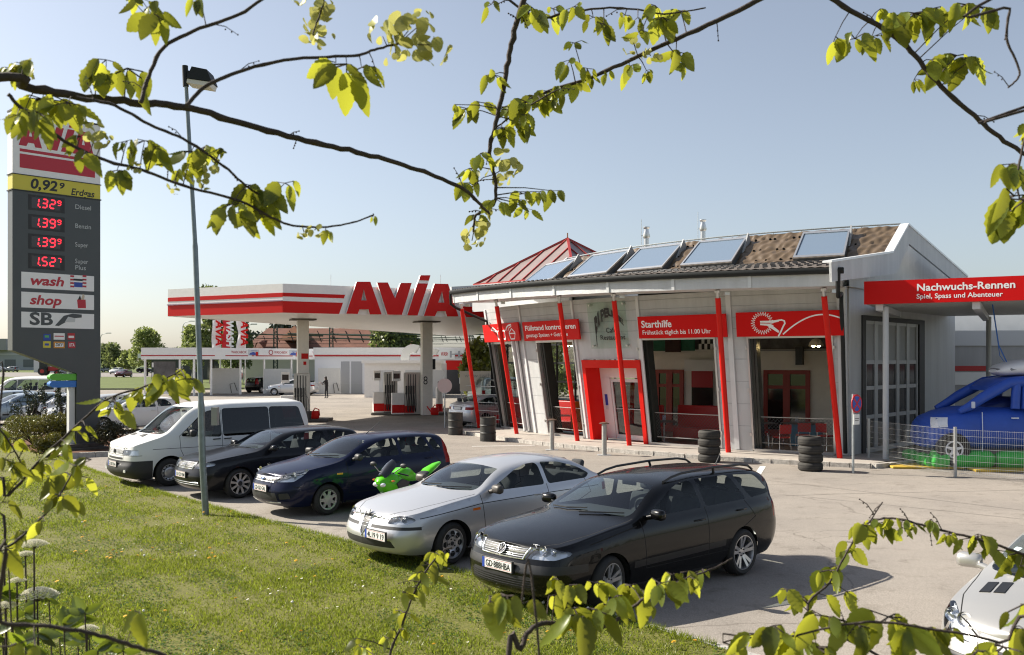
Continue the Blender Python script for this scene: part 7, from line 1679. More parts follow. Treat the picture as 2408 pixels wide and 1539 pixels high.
# wash hall
wh = thing('wash_hall', 'white car wash hall with red roller door and roof ducts', 'building', (-8, 76, 0))
def hall(name, u0, u1, vb, z0, z1, depth, mat, Y=None):
    a, b = gp(u0, vb), gp(u1, vb); M = basis((a.x, a.y, 0), b - a, (0, 0, 1)); w_ = (b - a).length; mb = MB(); mb.box((0, 0, z0), (w_, depth, z1), 0, M); return M, w_, mb.build(name, mat, wh, world=True)
MH, w_, blk = hall('pump_room', 857, 1038, 934, 0, 2.75, 6, M_CW)
mb = MB(); mb.box((-.2, -.25, 2.75), (w_ + .2, 0, 3.0), 0, MH); mb.build('roof_edge', M_CW, blk)
mb = MB()
for x in (1.2, 3.3, 5.2): mb.box((x, -.02, .1), (x + 1.2, -.001, 2.2), 0, MH)
mb.build('steel_door', M_LIGHTGREY, blk)
MH2, w2, up_ = hall('hall_wall', 740, 1107, 925, 0, 4.0, 14, mk('hall_white', (.70, .71, .74), .5))
mb = MB(); mb.box((-.1, -.12, 3.4), (w2 + .1, 0, 4.15), 0, MH2); mb.build('fascia', M_CW, up_); mb = MB(); mb.box((0, -.14, 3.35), (w2, -.121, 3.5), 0, MH2); mb.build('red_stripe', M_REDD, up_)
hs = lambda u: (gp(u, 925) - gp(740, 925)).length
M_RCS = mk('recess_grey', (.34, .35, .37), .6)
for u0, u1, z1 in ((802, 822, 2.9), (826, 852, 2.9)): mb = MB(); mb.box((hs(u0), -.03, .9), (hs(u1), -.001, z1), 0, MH2); mb.box((hs(u0), -.03, 0), (hs(u1), -.001, .897), 1, MH2); mb.build('service_bay', [M_RCS, M_GREY], up_)
mb = MB(); mb.box((hs(1048), -.02, 2.15), (hs(1087), -.001, 3.0), 0, MH2); mb.build('roller_door', M_CR, up_); mb = MB(); mb.box((hs(1048), -.02, 0), (hs(1087), -.001, 2.15), 0, MH2); mb.build('door_opening', mk('hall_inside_shade', (.035, .035, .04), .6), up_); mb = MB(); mb.box((hs(1080), -.04, .9), (hs(1086), -.021, 2.0), 0, MH2); mb.build('inner_window', M_WHITE, up_)  # doorway is a dark slab on the wall, painting the unlit hall behind
mb = MB(); mb.box((hs(1032), -.2, 3.1), (hs(1070), -.15, 4.0), 0, MH2); sg_ = mb.build('wash_sign', M_WHITE, up_); mb = MB(); put_text(mb, 'WASH', MH2 @ Matrix.Translation((hs(1037), -.206, 3.42)), .48, width=hs(1054) - hs(1037), bold=.03, shear=.1); mb.build('lettering', M_REDD, sg_)
mb = MB(); 
for k in range(2): x = hs(1058) + k * .75; mb.box((x, -.21, 3.25), (x + .18, -.201, 3.85), 0, MH2)
mb.box((hs(1058), -.206, 3.5), (hs(1058) + .9, -.201, 3.6), 0, MH2); mb.build('brush_pictogram', M_GREY, sg_)
mb = MB(); q = MH2 @ Vector((hs(1097), -.06, 1.75)); mb.disc(q, (MH2.to_3x3() @ Vector((0, -1, 0))), .33, 20, 0); q2 = MH2 @ Vector((hs(1097), -.07, 1.75)); mb.add([MH2 @ Vector((hs(1097) + a * .24, -.07, 1.75 + b * .06)) for a, b in ((-1, -1), (1, -1), (1, 1), (-1, 1))], [(0, 1, 2, 3)], 1); mb.build('no_entry_disc', [M_CR, M_WHITE], up_)
for u0, r, lab in ((945, .62, 'large'), (1000, .48, 'small')):
    q = gp(u0, 934) ; q.z = 2.75; q.y += 2.5; t = thing('roof_duct', lab + ' curved white air duct on the flat roof of the pump room', 'air duct', q, 0, 'air ducts on the wash hall'); mb = MB()
    P_ = []
    for i in range(9):
        a = math.pi * .5 * i / 8 * 1.35; c = Vector((1.1 * r - 1.1 * r * math.cos(a), 0, r * .9 + 1.1 * r * math.sin(a))); n_ = Vector((-math.cos(a), 0, math.sin(a))); P_.append([c + n_ * dx + Vector((0, dy, 0)) for dx, dy in ((-r * .55, -r * .7), (r * .55, -r * .7), (r * .55, r * .7), (-r * .55, r * .7), (-r * .55, -r * .7))])
    P_.insert(0, [Vector((p.x, p.y, 0)) for p in P_[0]]); mb.grid(P_); mb.build('elbow', mk('duct_sheet', (.55, .55, .53), .4, .4), t, 40); mb = MB(); mb.box((-r * .6, -r * .75, 0), (r * .6, r * .75, .06)); mb.build('flange', M_GREY, t)
# person washing
def person(loc, rz, label, shirt, legs):
    t = thing('person', label, 'person', loc, rz)
    J = dict(pel=(0, 0, .95), chest=(.03, 0, 1.28), neck=(.05, 0, 1.46), head=(.09, 0, 1.60), hl=(0, .09, .90), kl=(.06, .11, .48), al=(.0, .12, .08), tl=(.14, .13, .04), hr=(0, -.09, .90), kr=(.0, -.11, .48), ar=(-.06, -.12, .08), tr=(.09, -.13, .04), sl=(.04, .19, 1.40), el=(.22, .22, 1.20), wl=(.46, .16, 1.22), fl=(.55, .14, 1.23), sr=(.04, -.19, 1.40), er=(.18, -.22, 1.16), wr=(.42, -.14, 1.10), fr=(.50, -.12, 1.10))
    rad = dict(pel=.15, chest=.155, neck=.06, head=.105, hl=.09, kl=.062, al=.045, tl=.04, hr=.09, kr=.062, ar=.045, tr=.04, sl=.065, el=.045, wl=.032, fl=.035, sr=.065, er=.045, wr=.032, fr=.035)
    E_ = [('pel', 'chest'), ('chest', 'neck'), ('neck', 'head'), ('pel', 'hl'), ('hl', 'kl'), ('kl', 'al'), ('al', 'tl'), ('pel', 'hr'), ('hr', 'kr'), ('kr', 'ar'), ('ar', 'tr'), ('chest', 'sl'), ('sl', 'el'), ('el', 'wl'), ('wl', 'fl'), ('chest', 'sr'), ('sr', 'er'), ('er', 'wr'), ('wr', 'fr')]
    ks = list(J); me = bpy.data.meshes.new('body'); me.from_pydata([J[k] for k in ks], [(ks.index(a), ks.index(b)) for a, b in E_], []); ob = new_obj('tmp', me); md = ob.modifiers.new('s', 'SKIN'); ob.modifiers.new('d', 'SUBSURF').levels = 2
    for k, v in zip(ks, me.skin_vertices[0].data): v.radius = (rad[k], rad[k]); v.use_root = (k == 'pel')
    dg = bpy.context.evaluated_depsgraph_get(); m2 = bpy.data.meshes.new_from_object(ob.evaluated_get(dg)); bpy.data.objects.remove(ob)
    m2.materials.clear()
    for m in (mk('skin', (.45, .26, .19), .6), shirt, legs, M_DARK): m2.materials.append(m)
    for p in m2.polygons:
        c = p.center; p.material_index = 3 if c.z < .09 else 2 if c.z < .93 else 1 if c.z < 1.47 and c.x < .42 else 0
    m2.name = 'body'; o = new_obj('body', m2, t); KIDS.setdefault(t.name, []).append(o)
    mb = MB(); mb.ball((.07, 0, 1.63), (.115, .105, .11), 14, 10); mb.ball((.03, 0, 1.52), (.08, .095, .12), 12, 8); mb.build('hair', mk('dark_hair', (.02, .014, .01), .5), t, 60)
    mb = MB(); mb.ball((.185, 0, 1.59), (.02, .016, .024), 8, 6); mb.build('nose', m2.materials[0], t, 60)
    return t
g = gp(768, 936); person((g.x, g.y, 0), R(165), 'person in dark clothes standing beside the silver saloon in the wash bay', mk('dark_shirt', (.025, .022, .022), .9), mk('dark_trousers', (.02, .02, .025), .9))
# flags
for k, (u, lab, red, word, v1) in enumerate(((518, 'white flag with red letters, leftmost before the trees', 0, 'AVIA', 820), (543, 'red flag with white letters between the two white flags', 1, 'WASH', 820), (577, 'white flag with red letters beside the brown roof', 0, 'AVIA', 822))):
    q = ray(u, 905, 96); t = thing('banner_flag', lab, 'flag', (q.x, q.y, 0), 0, 'banner flags behind the wash bays'); mb = MB(); mb.tube([(0, 0, 0), (0, 0, 7.6)], .06, 8); mb.build('flagpole', M_ALU, t, 60)
    mb = MB(); zz = np.linspace(7.3, 4.1, 14); P_ = [[(-x + .10 * math.sin(z * 2.1 + k) * x, .16 * math.sin(z * 2.3 + x * 3 + k * 2) * x, z - .25 * x) for x in np.linspace(.05, .85, 7)] for z in zz]; mb.grid(P_); f_ = mb.build('flag_cloth', mk('flag_red' if red else 'flag_white', (.6, .02, .03) if red else (.78, .76, .75), .7), t, 60)
    mb = MB(); M = Matrix.Translation((-.35, -.3, 7.1)) @ Matrix.Rotation(R(90), 4, 'Y'); put_text(mb, word, M, 1.0, width=2.7, bold=.04, shear=.15); mb.build('lettering', M_WHITE if red else M_CR, f_)
# ================================================================ bollards, drums, tyres, signs, fence
M_CON = mk('bollard_metal', (.40, .39, .36), .55, .3, var=.25, vscale=12)
for u, v, lab in ((1298, 1057, 'steel bollard with flat rusty cap before the second window'), (1421, 1069, 'steel bollard with flat rusty cap before the red entrance portal')):
    g = gp(u, v); t = thing('bollard', lab, 'bollard', g, 0, 'bollards before the cafe'); mb = MB(); mb.tube([(0, 0, 0), (0, 0, .98)], .078, 18); mb.build('post', M_CON, t, 40)
    mb = MB(); mb.lathe([(.155, .98), (.155, 1.0), (.06, 1.03)], 20); mb.build('cap', mk('rusty_cap', (.10, .055, .035), .7, var=.4, vscale=15), t, 40); mb = MB(); mb.cbox((0, 0, .003), (.42, .42, .008)); mb.build('base_plate', M_GREY, t)
M_DRUM = mk('drum_black', (.026, .025, .022), .55, var=.35, vscale=5, bump=.3, bscale=12)
for u, v, lab in ((1070, 1023, 'black oil drum beside the round sign pole'), (1147, 1038, 'black oil drum nearest the leftmost red column')):
    g = gp(u, v); t = thing('oil_drum', lab, 'drum', (g.x, g.y + .3, 0), random.random(), 'black oil drums before the cafe')
    mb = MB(); pr = [(.29, 0)]; 
    for z in np.linspace(.02, .86, 43): pr.append((.29 + .018 * math.exp(-((z - .30) / .018) ** 2) + .018 * math.exp(-((z - .58) / .018) ** 2) + .004 * math.sin(z * 11), z))
    pr += [(.305, .87), (.305, .89), (.285, .89), (.28, .865)]; mb.lathe(pr, 36); mb.build('drum_shell', M_DRUM, t, 35)
    mb = MB(); mb.lathe([(.275, .862), (.275, .868), (.001, .868)], 24); mb.build('lid', mk('drum_lid', (.16, .14, .12), .7), t)
M_TYRE = mk('old_tyre', (.034, .031, .027), .8, var=.35, vscale=9)
for u, v, n, where in ((1673, 1088, 4, 'stack hidden by the black station wagon'), (1915, 1109, 4, 'stack before the jump lead window')):
    g = gp(u, v); z = 0
    for k in range(n):
        h = (.225, .235, .22, .24)[k]; r = (.325, .318, .33, .322)[k]
        t = thing('stacked_tyre', ('bottom', 'second', 'third', 'topmost')[k] + ' old tyre of the ' + where, 'tyre', (g.x + random.uniform(-.012, .012), g.y + .33, z), random.random() * 6, 'tyres stacked before the cafe')
        mb = MB(); mb.lathe([(r - .12, .01), (r - .05, 0), (r - .012, .028), (r, .055), (r, h - .055), (r - .012, h - .028), (r - .05, h), (r - .12, h - .01)], 44, 0, None, 'z', close=True); tr = mb.build('carcass', M_TYRE, t, 32)
        mb = MB()
        for zz in (.35, .65): mb.lathe([(r + .0005, h * zz - .005), (r + .001, h * zz + .005)], 44)
        mb.f = [f for f in mb.f if len(f) == 4]; mb.m = [0] * len(mb.f); mb.build('tread_groove', M_WELL, t)
        if k == n - 1:
            mb = MB(); mb.lathe([(r - .11, h - .03), (.001, h - .03)], 28); mb.build('sand_fill', mk('stack_fill', (.12, .11, .10), .9), t)
        z += h
# no stopping sign
g = gp(2006, 1112); t = thing('no_stopping_sign', 'round blue and red no stopping sign on a grey pole beside the cafe corner', 'traffic sign', g)
mb = MB(); mb.tube([(0, 0, 0), (0, 0, 2.08)], .033, 12); mb.build('pole', M_STEEL, t, 50)
Ms = Matrix.Translation((.07, -.05, 1.83)) @ Matrix.Rotation(R(38), 4, 'Z')
mb = MB(); mb.lathe([(.245, 0), (.245, -.012), (.001, -.012)], 32, 0, Ms, 'y'); mb.lathe([(.195, -.0125), (.195, -.015), (.001, -.015)], 32, 1, Ms, 'y')
for s_ in (1, -1):
    a = Vector((-.142, -.018 - .0006 * s_, -.142 * s_)); b = Vector((.142, -.018 - .0006 * s_, .142 * s_)); n_ = Vector((-(b - a).z, 0, (b - a).x)).normalized() * .025; mb.add([a - n_, b - n_, b + n_, a + n_], [(0, 1, 2, 3) if s_ > 0 else (0, 1, 2, 3)], 0, Ms)
mb.build('sign_disc', [mk('sign_red_film', (.55, .02, .03), .35), mk('sign_blue_film', (.03, .10, .45), .35)], t)
mb = MB(); mb.box((-.13, -.012, -.55), (.13, 0, -.28), 0, Ms); pl_ = mb.build('supplementary_plate', M_WHITE, t); mb = MB(); mb.box((-.1, -.0135, -.40), (.1, -.0125, -.385), 0, Ms); mb.box((-.08, -.0135, -.45), (.08, -.0125, -.435), 0, Ms); mb.build('plate_text', M_DARK, pl_)
g = gp(1046, 1006); t = thing('round_sign', 'back of a round traffic sign on a thin pole before the canopy', 'traffic sign', g); mb = MB(); mb.tube([(0, 0, 0), (0, 0, 2.2)], .03, 10); mb.build('pole', M_STEEL, t, 50); mb = MB(); mb.lathe([(.32, -.04), (.32, -.052), (.001, -.052)], 30, 0, Matrix.Translation((0, 0, 1.86)), 'y'); mb.build('sign_disc', mk('sign_back', (.55, .46, .44), .4), t)
# welded mesh fence
fa, fb, fc = gp(2044, 1086), gp(2248, 1121), gp(2408, 1133); fd_ = fb + (fc - fb) * 3.0
t = thing('wire_fence', 'low galvanised welded mesh fence before the inflatable van', 'fence', fa); M_GALV = mk('galvanised_wire', (.42, .43, .43), .45, .6)
for a, b in ((fa, fb), (fb, fd_)):
    d = (b - a); L = d.length; d = d.normalized(); mb = MB(); n = int(L / .05)
    for i in range(n): p = a + d * (L * (i + .5) / n); mb.tube([p + Vector((0, 0, .06)), p + Vector((0, 0, 1.22))], .0022, 4, cap=False)
    for z in np.linspace(.1, 1.2, 8):
        for o_ in (-.006, .006): q = Vector((-d.y, d.x, 0)) * o_; mb.tube([a + q + Vector((0, 0, z)), b + q + Vector((0, 0, z))], .003, 4, cap=False)
    mb.build('mesh_panel', M_GALV, t, world=True)
for p in (fa, fb, fb + (fc - fb).normalized() * 2.5, fb + (fc - fb).normalized() * 5): mb = MB(); mb.box((p.x - .03, p.y + .01, 0), (p.x + .03, p.y + .07, 1.27)); mb.build('post', M_GALV, t, world=True)
# side railing at the left end of the cafe
a = gp(1098, 1005); b = W(PH0 + .3, 0, .1); t = thing('mesh_railing', 'short wire mesh railing beside the drums at the left end of the cafe', 'railing', a); mb = MB()
for z in (.1, .45, .8, 1.15, 1.5, 1.85): mb.tube([(a.x, a.y, z), (b.x, b.y, z)], .016, 5)
mb.build('rail', M_GALV, t, world=True); mb = MB(); n = 14
for i in range(n + 1): q = Vector((a.x, a.y, 0)).lerp(Vector((b.x, b.y, 0)), i / n); mb.tube([(q.x, q.y, 0), (q.x, q.y, 1.1)], .006, 4)
mb.build('infill', M_GALV, t, world=True)
# sheet banner behind
q = ray(1140, 893, 60); t = thing('banner_board', 'pale banner board with faint web address behind the people carrier', 'banner', (q.x, q.y, 0)); mb = MB(); mb.box((-1.6, 0, 1.0), (1.6, .05, 2.3)); mb.build('board', mk('banner_cream', (.62, .58, .52), .6), t); mb = MB(); put_text(mb, 'www.tischlerei', Matrix.Translation((-1.3, -.005, 1.9)), .35, width=2.4); mb.build('lettering', M_GREY, t); mb = MB(); mb.tube([(-1.5, .03, 0), (-1.5, .03, 1)], .04, 6); mb.tube([(1.5, .03, 0), (1.5, .03, 1)], .04, 6); mb.build('leg', M_STEEL, t)

# ================================================================ inflatable van
g = Vector((11.62, 26.6, 0)); rz = -.09
iv = thing('inflatable_van', 'blue inflatable bouncy van with green base tubes and a grey roof cushion', 'bouncy castle', g, rz)
M_VIN = mk('blue_vinyl', (.028, .085, .42), .42, spec=.4, var=.12, vscale=2, bump=.25, bscale=3.0); M_VIND = mk('blue_vinyl_shade', (.008, .018, .10), .4); M_VGR = mk('green_vinyl', (.03, .42, .05), .45, var=.1); M_VWH = mk('white_vinyl', (.70, .71, .74), .4); M_SEAMW = mk('white_seam', (.55, .6, .72), .4)
def ov(w, z0, z1): return oval(w, z0, z1, 20, 3.2)
mb = MB(); secs = []
for x, w, z0, z1 in ((-.04, .76, .54, 1.10), (.03, .94, .50, 1.26), (.15, 1.03, .48, 1.40), (.45, 1.07, .47, 1.54), (.8, 1.08, .47, 1.63), (1.05, 1.07, .47, 1.67), (1.22, 1.03, .47, 1.68), (1.27, 1.03, .47, 1.68), (1.42, 1.08, .47, 1.70), (2.15, 1.09, .47, 1.71), (2.40, 1.05, .47, 1.70), (2.46, 1.05, .47, 1.70), (2.6, 1.09, .47, 1.71), (3.5, 1.09, .47, 1.72), (3.85, 1.05, .47, 1.71), (4.2, 1.09, .47, 1.72), (5.3, 1.09, .47, 1.72), (5.6, .95, .40, 1.55)): secs.append((x, ov(w, z0, z1)))
loft(mb, secs); bvb = BVHTree.FromPolygons([Vector(q) for q in mb.v], mb.f); mb.build('body', M_VIN, iv, 80)
for sg in (1, -1):
    mb = MB(); mb.tube([(.72, sg * .88, 1.56), (1.0, sg * .88, 1.70), (1.35, sg * .86, 1.94), (1.7, sg * .82, 2.14), (2.05, sg * .80, 2.34), (2.5, sg * .79, 2.40)], [.08, .12, .14, .15, .15, .15], 14); mb.build('pillar', M_VIN, iv, 70)
    for x0 in (2.18, 2.44, 3.9): mb = MB(); mb.tube([(x0, sg * .93, 1.64), (x0 + .03, sg * .88, 2.0), (x0 + .08, sg * .82, 2.3)], .12, 12); mb.build('pillar', M_VIN, iv, 70)
mb = MB(); loft(mb, [(1.6, ov(.66, 2.12, 2.24)), (1.9, ov(.86, 2.16, 2.44)), (2.4, ov(.92, 2.20, 2.54)), (4.0, ov(.93, 2.20, 2.56)), (5.2, ov(.9, 2.2, 2.54)), (5.5, ov(.7, 2.25, 2.45))]); mb.build('roof', M_VIN, iv, 80)
mb = MB(); loft(mb, [(1.1, ov(.55, 1.4, 1.62)), (2.0, ov(.62, 1.3, 1.95)), (5.0, ov(.62, 1.3, 2.0))]); mb.build('interior', M_VIND, iv, 80)  # dark navy core paints the shade seen through the window openings
mb = MB(); loft(mb, [(1.95, oval(.25, 2.62, 2.70)), (2.1, oval(.6, 2.54, 2.84)), (2.5, oval(.8, 2.52, 2.98)), (3.6, oval(.84, 2.52, 3.06)), (4.8, oval(.7, 2.52, 3.0))]); mb.build('roof_cushion', M_VWH, iv, 80); mb = MB(); loft(mb, [(1.97, oval(.3, 2.66, 2.74)), (2.2, oval(.68, 2.62, 2.80)), (3.4, oval(.9, 2.60, 2.84)), (4.8, oval(.84, 2.62, 2.82))]); mb.build('cushion_rim', mk('grey_vinyl', (.22, .22, .24), .4), iv, 80)
for x in (.50, 4.4):
    mb = MB(); T = Matrix.Translation((x, -1.05, .54)); mb.lathe([(.44, .1), (.45, -.06), (.38, -.12), (.27, -.10), (.001, -.09)], 32, 0, T, 'y'); w_ = mb.build('wheel', mk('black_vinyl', (.012, .012, .014), .4), iv, 50)
    mb = MB(); mb.lathe([(.24, -.095), (.235, -.108), (.20, -.108), (.195, -.095)], 28, 0, T, 'y'); mb.f = mb.f[:-2]; mb.m = mb.m[:-2]
    for k in range(5): a = k * 2 * math.pi / 5 + .3; ca, sa = math.cos(a), math.sin(a); mb.add([T @ Vector((ca * r_ - sa * q, -.112, sa * r_ + ca * q)) for r_, q in ((.02, -.05), (.20, -.028), (.20, .028), (.02, .05))], [(0, 1, 2, 3)])
    mb.lathe([(.05, -.10), (.05, -.116), (.001, -.118)], 14, 0, T, 'y'); mb.build('rim', M_VWH, w_)
mb = MB(); d_ = Vector((.55, .83, 0)).normalized(); hq = [Vector(p) for p in ((.0, -.60, 1.38), (.30, -1.08, 1.40), (.34, -1.10, 1.14), (-.04, -.86, 1.12))]; P_ = []
for i in range(7):
    row = []
    for k in range(6):
        p = hq[0].lerp(hq[1], i / 6).lerp(hq[3].lerp(hq[2], i / 6), k / 5); h_ = bvb.ray_cast(p - d_ * 2, d_); row.append((h_[0] if h_[0] else p) - d_ * .015)
    P_.append(row)
mb.grid(P_); mb.build('headlight', M_VWH, iv)
for x in (1.27, 2.445, 3.9):
    mb = MB(); mb.tube([(x, -1.04, .45), (x, -1.075, 1.0), (x, -1.04, 1.55)], .012, 5); mb.build('seam', M_SEAMW, iv)
for x in (2.1, 2.65): mb = MB(); mb.bbox((x - .1, -1.12, 1.38), (x + .1, -1.09, 1.42), .01); mb.build('printed_handle', M_SEAMW, iv)
mb = MB(); mb.bbox((1.0, -1.08, 1.66), (1.08, -.98, 1.84), .02); mb.build('mirror_patch', M_SEAMW, iv)
for a, b in ((-.06, .42), (.44, 1.60), (1.64, 3.2), (3.24, 5.4)):
    mb = MB(); n_ = 10; pts = [(a + (b - a) * i / n_, -.95, .26) for i in range(n_ + 1)]; rr = [.25 * min(1, .62 + 3.5 * min(i, n_ - i) / n_) for i in range(n_ + 1)]; mb.tube(pts, rr, 14); mb.build('base_tube', M_VGR, iv, 60)
for a, b in ((-1.0, .0), (.05, 1.0)): mb = MB(); mb.tube([(-.06, a, .2), (-.08, (a + b) / 2, .2), (-.06, b, .2)], [.15, .2, .15], 14); mb.build('base_tube', M_VGR, iv, 60)
mb = MB(); mb.tube([(2.35, .0, 2.9), (2.25, .3, 3.4), (2.2, .6, 4.6)], .018, 6); mb.tube([(2.35, .0, 2.82), (2.28, .3, 3.1), (2.2, .62, 4.6)], .01, 5); mb.build('guy_rope', mk('blue_rope', (.05, .15, .45), .7), iv)
t = thing('safety_mat', 'yellow foam mats lying under the inflatable van', 'mat', (g.x - 1.2, g.y - 1.0, 0), rz); mb = MB(); mb.bbox((0, 0, 0), (1.9, 3.2, .06), .02); mb.bbox((1.95, -.6, 0), (8, .55, .06), .02); mb.build('foam', mk('yellow_mat', (.50, .34, .04), .7, var=.15), t)

# ================================================================ trees, shrubs, house, far buildings
def leaf_cloud(blobs, n, size, rng, flat=.5, squash=1.0):
    out = []
    tot = sum(b[1][0] * b[1][1] * b[1][2] for b in blobs) ** 1.0
    for c, r in blobs:
        k = max(20, int(n * (r[0] * r[1] * r[2]) / tot)); d = rng.normal(size=(k, 3)); d /= np.linalg.norm(d, axis=1)[:, None]
        rad = rng.uniform(.25, 1.0, k) ** .45; p = d * rad[:, None] * np.array(r) + np.array(c)
        p += rng.normal(size=(k, 3)) * np.array(r) * .06
        a = rng.normal(size=(k, 3)); a /= np.linalg.norm(a, axis=1)[:, None]; b = np.cross(a, rng.normal(size=(k, 3))); b /= np.linalg.norm(b, axis=1)[:, None]
        s = size * rng.uniform(.55, 1.35, k)[:, None]
        q = np.stack([p - a * s - b * s * .1, p + b * s * flat, p + a * s + b * s * .05, p - b * s * flat], 1); out.append(q.reshape(-1, 3))
    return np.concatenate(out)
def tree(name, label, loc, h, cw, seed, lmat, n=2600, size=.28, trunk=.22, base=.28, cat='tree', group=None, bark=None, slim=1.0):
    rng = np.random.default_rng(seed); rd = random.Random(seed); t = thing(name, label, cat, loc, 0, group); mb = MB(); bm_ = bark or M_BARK
    mb.tube([(0, 0, -.1), (.05 * h * .2, 0, h * .25), (0, .03 * h, h * .55), (.02 * h, 0, h * .85)], [trunk, trunk * .75, trunk * .45, trunk * .12], 9); blobs = []
    nb = 13
    for k in range(nb):
        a = k * 2.4 + rd.random(); f = base + (1 - base) * (k + .5) / nb; rr = cw * (math.sin(math.pi * min(1, (f - base * .6) / (1 - base * .6)) ** .8) * .62 + .16) * rd.uniform(.6, 1.05)
        c = Vector((math.cos(a) * rr * .62, math.sin(a) * rr * .62, h * f * .96)); r_ = cw * rd.uniform(.26, .42)
        blobs.append((tuple(c), (r_, r_, r_ * rd.uniform(.65, .95) * slim))); z0 = h * max(.15, f * .62); mb.tube([(0.01 * h, .01 * h, z0), (c.x * .5, c.y * .5, (z0 + c.z) / 2 + .03 * h), tuple(c)], [trunk * .32, trunk * .2, trunk * .06], 6)
    mb.build('trunk', bm_, t, 60); o = tri_mesh('crown', leaf_cloud(blobs, n, size, rng), lmat, 4); o.parent = t; KIDS.setdefault(t.name, []).append(o); return t
M_BARK = mk('bark', (.07, .055, .042), .9, var=.4, vscale=8, bump=.6, bscale=20); M_BIRCH = mk('birch_bark', (.45, .43, .40), .8, var=.5, vscale=6)
L_SPR = leaf_mat('spring_leaves_hazed', (.17, .22, .07), (.29, .34, .10), .02, .4, .4); L_DK = leaf_mat('dark_needles', (.02, .032, .014), (.02, .03, .008), .05, .45, .2); L_MID = leaf_mat('mid_leaves_hazed', (.12, .155, .065), (.20, .24, .075), .02, .4, .4); L_YEL = leaf_mat('yellow_leaves', (.14, .16, .02), (.22, .24, .03), .06, .35, .45); L_YEW = leaf_mat('yew_gold', (.11, .105, .014), (.12, .11, .012), .05, .45, .25)  # distance haze is put into the paler spring and mid leaf colours
for k, (u, vb, vt, Y, w, m, nm, lab, tr_, n) in enumerate(((345, 870, 776, 185, 5.2, L_SPR, 'broadleaf_tree', 'light green broadleaf tree beyond the far road', .3, 2600), (268, 868, 812, 235, 4.5, L_MID, 'broadleaf_tree', 'small hazy tree beside the far street light', .25, 1500), (298, 866, 828, 225, 3.2, L_SPR, 'broadleaf_tree', 'low round bush tree left of the light green tree', .2, 1300), (245, 866, 815, 250, 4.5, L_MID, 'broadleaf_tree', 'grey green tree right behind the pylon edge', .2, 1300),
    (497, 905, 672, 122, 4.0, L_MID, 'willow_tree', 'tall weeping tree rising above the canopy edge', .3, 4200), (452, 895, 765, 128, 2.6, L_SPR, 'birch_tree', 'slender birch at the left of the tall weeping tree', .12, 1700), (555, 903, 742, 118, 3.4, L_MID, 'broadleaf_tree', 'dark leafy tree behind the flags', .28, 2600), (668, 880, 754, 150, 4.6, L_DK, 'pine_tree', 'dark pine between the flags and the brown roof', .3, 2400), (912, 895, 757, 119, 4.6, L_MID, 'broadleaf_tree', 'green tree behind the overhead line mast', .3, 2400), (952, 895, 772, 120, 3.8, L_SPR, 'broadleaf_tree', 'bright green tree at the right end of the brown roof', .3, 2200),
    (1128, 935, 800, 66, 2.0, L_YEL, 'broadleaf_tree', 'yellow green bushy tree beside the left end of the cafe', .12, 2600), (1215, 940, 730, 74, 3.0, L_YEL, 'broadleaf_tree', 'yellow green tree seen through the leftmost window', .2, 2600), (1300, 940, 720, 78, 3.6, L_SPR, 'broadleaf_tree', 'green tree seen through the second window', .2, 2600), (1370, 940, 740, 80, 3.0, L_MID, 'broadleaf_tree', 'darker tree seen behind the entrance', .2, 1800),
    (150, 868, 842, 330, 6, L_MID, 'broadleaf_tree', 'far tree behind the red tractor', .3, 900), (420, 868, 822, 210, 4, L_MID, 'broadleaf_tree', 'far tree left of the wash shelter', .3, 1200), (600, 890, 790, 165, 5, L_DK, 'broadleaf_tree', 'dark tree behind the white flags', .3, 1500))):
    q = ray(u, vb, Y); z0 = 0.0; h = (CH - (vt - HZ) / F * Y); c_ = tree(nm, lab, (q.x, q.y, 0), h, w, 100 + k, m, n, size=.16 + Y * .0011, trunk=tr_, bark=M_BIRCH if 'birch' in nm else None, base=.12 if Y < 90 else .3)
def shrub(label, u, v, w, h, lmat, seed, n=2200, size=.05, name='shrub', z=.03, upright=False):
    g = gp(u, v, z); rng = np.random.default_rng(seed); rd = random.Random(seed); t = thing(name, label, 'shrub', g); mb = MB(); blobs = []
    for k in range(11 if not upright else 16):
        a = rd.random() * 6.28; rr = w * rd.uniform(.1, .62); zz = h * rd.uniform(.3, .8) if not upright else h * rd.uniform(.15, 1); c = (math.cos(a) * rr, math.sin(a) * rr * .8, zz); r_ = (w * .34, w * .3, h * .26) if not upright else (w * .13, w * .13, h * .2)
        blobs.append((c, r_)); mb.tube([(0, 0, -.02), (c[0] * .5, c[1] * .5, zz * .6), c], [.03, .02, .008], 5)
    mb.build('stems', M_BARK, t, 60); o = tri_mesh('foliage', leaf_cloud(blobs, n, size, rng, .3), lmat, 4); o.parent = t; KIDS.setdefault(t.name, []).append(o)
shrub('dark prickly conifer shrub at the left of the bed', 70, 1010, 1.1, 1.75, L_DK, 1, 2600, .06, 'conifer_shrub', upright=True); shrub('dark upright conifer close to the pylon', 148, 1018, .85, 2.2, L_DK, 2, 2600, .06, 'conifer_shrub', upright=True)
shrub('golden green yew bush at the left front of the bed', 80, 1045, 1.25, 1.05, L_YEW, 3, 4200); shrub('golden yew bush directly before the pylon leg', 150, 1042, 1.1, 1.10, L_YEW, 4, 4000); shrub('low round golden bush nearest the lawn', 112, 1072, .62, .72, L_YEW, 5, 2600); shrub('dark low bush right of the pylon leg', 265, 1058, .95, 1.0, leaf_mat('brown_green', (.045, .045, .02), (.05, .05, .012), .05, .4, .2), 6, 3600); shrub('low dark shrub behind the pylon plinth', 60, 1020, 1.2, .7, L_MID, 7, 2600)
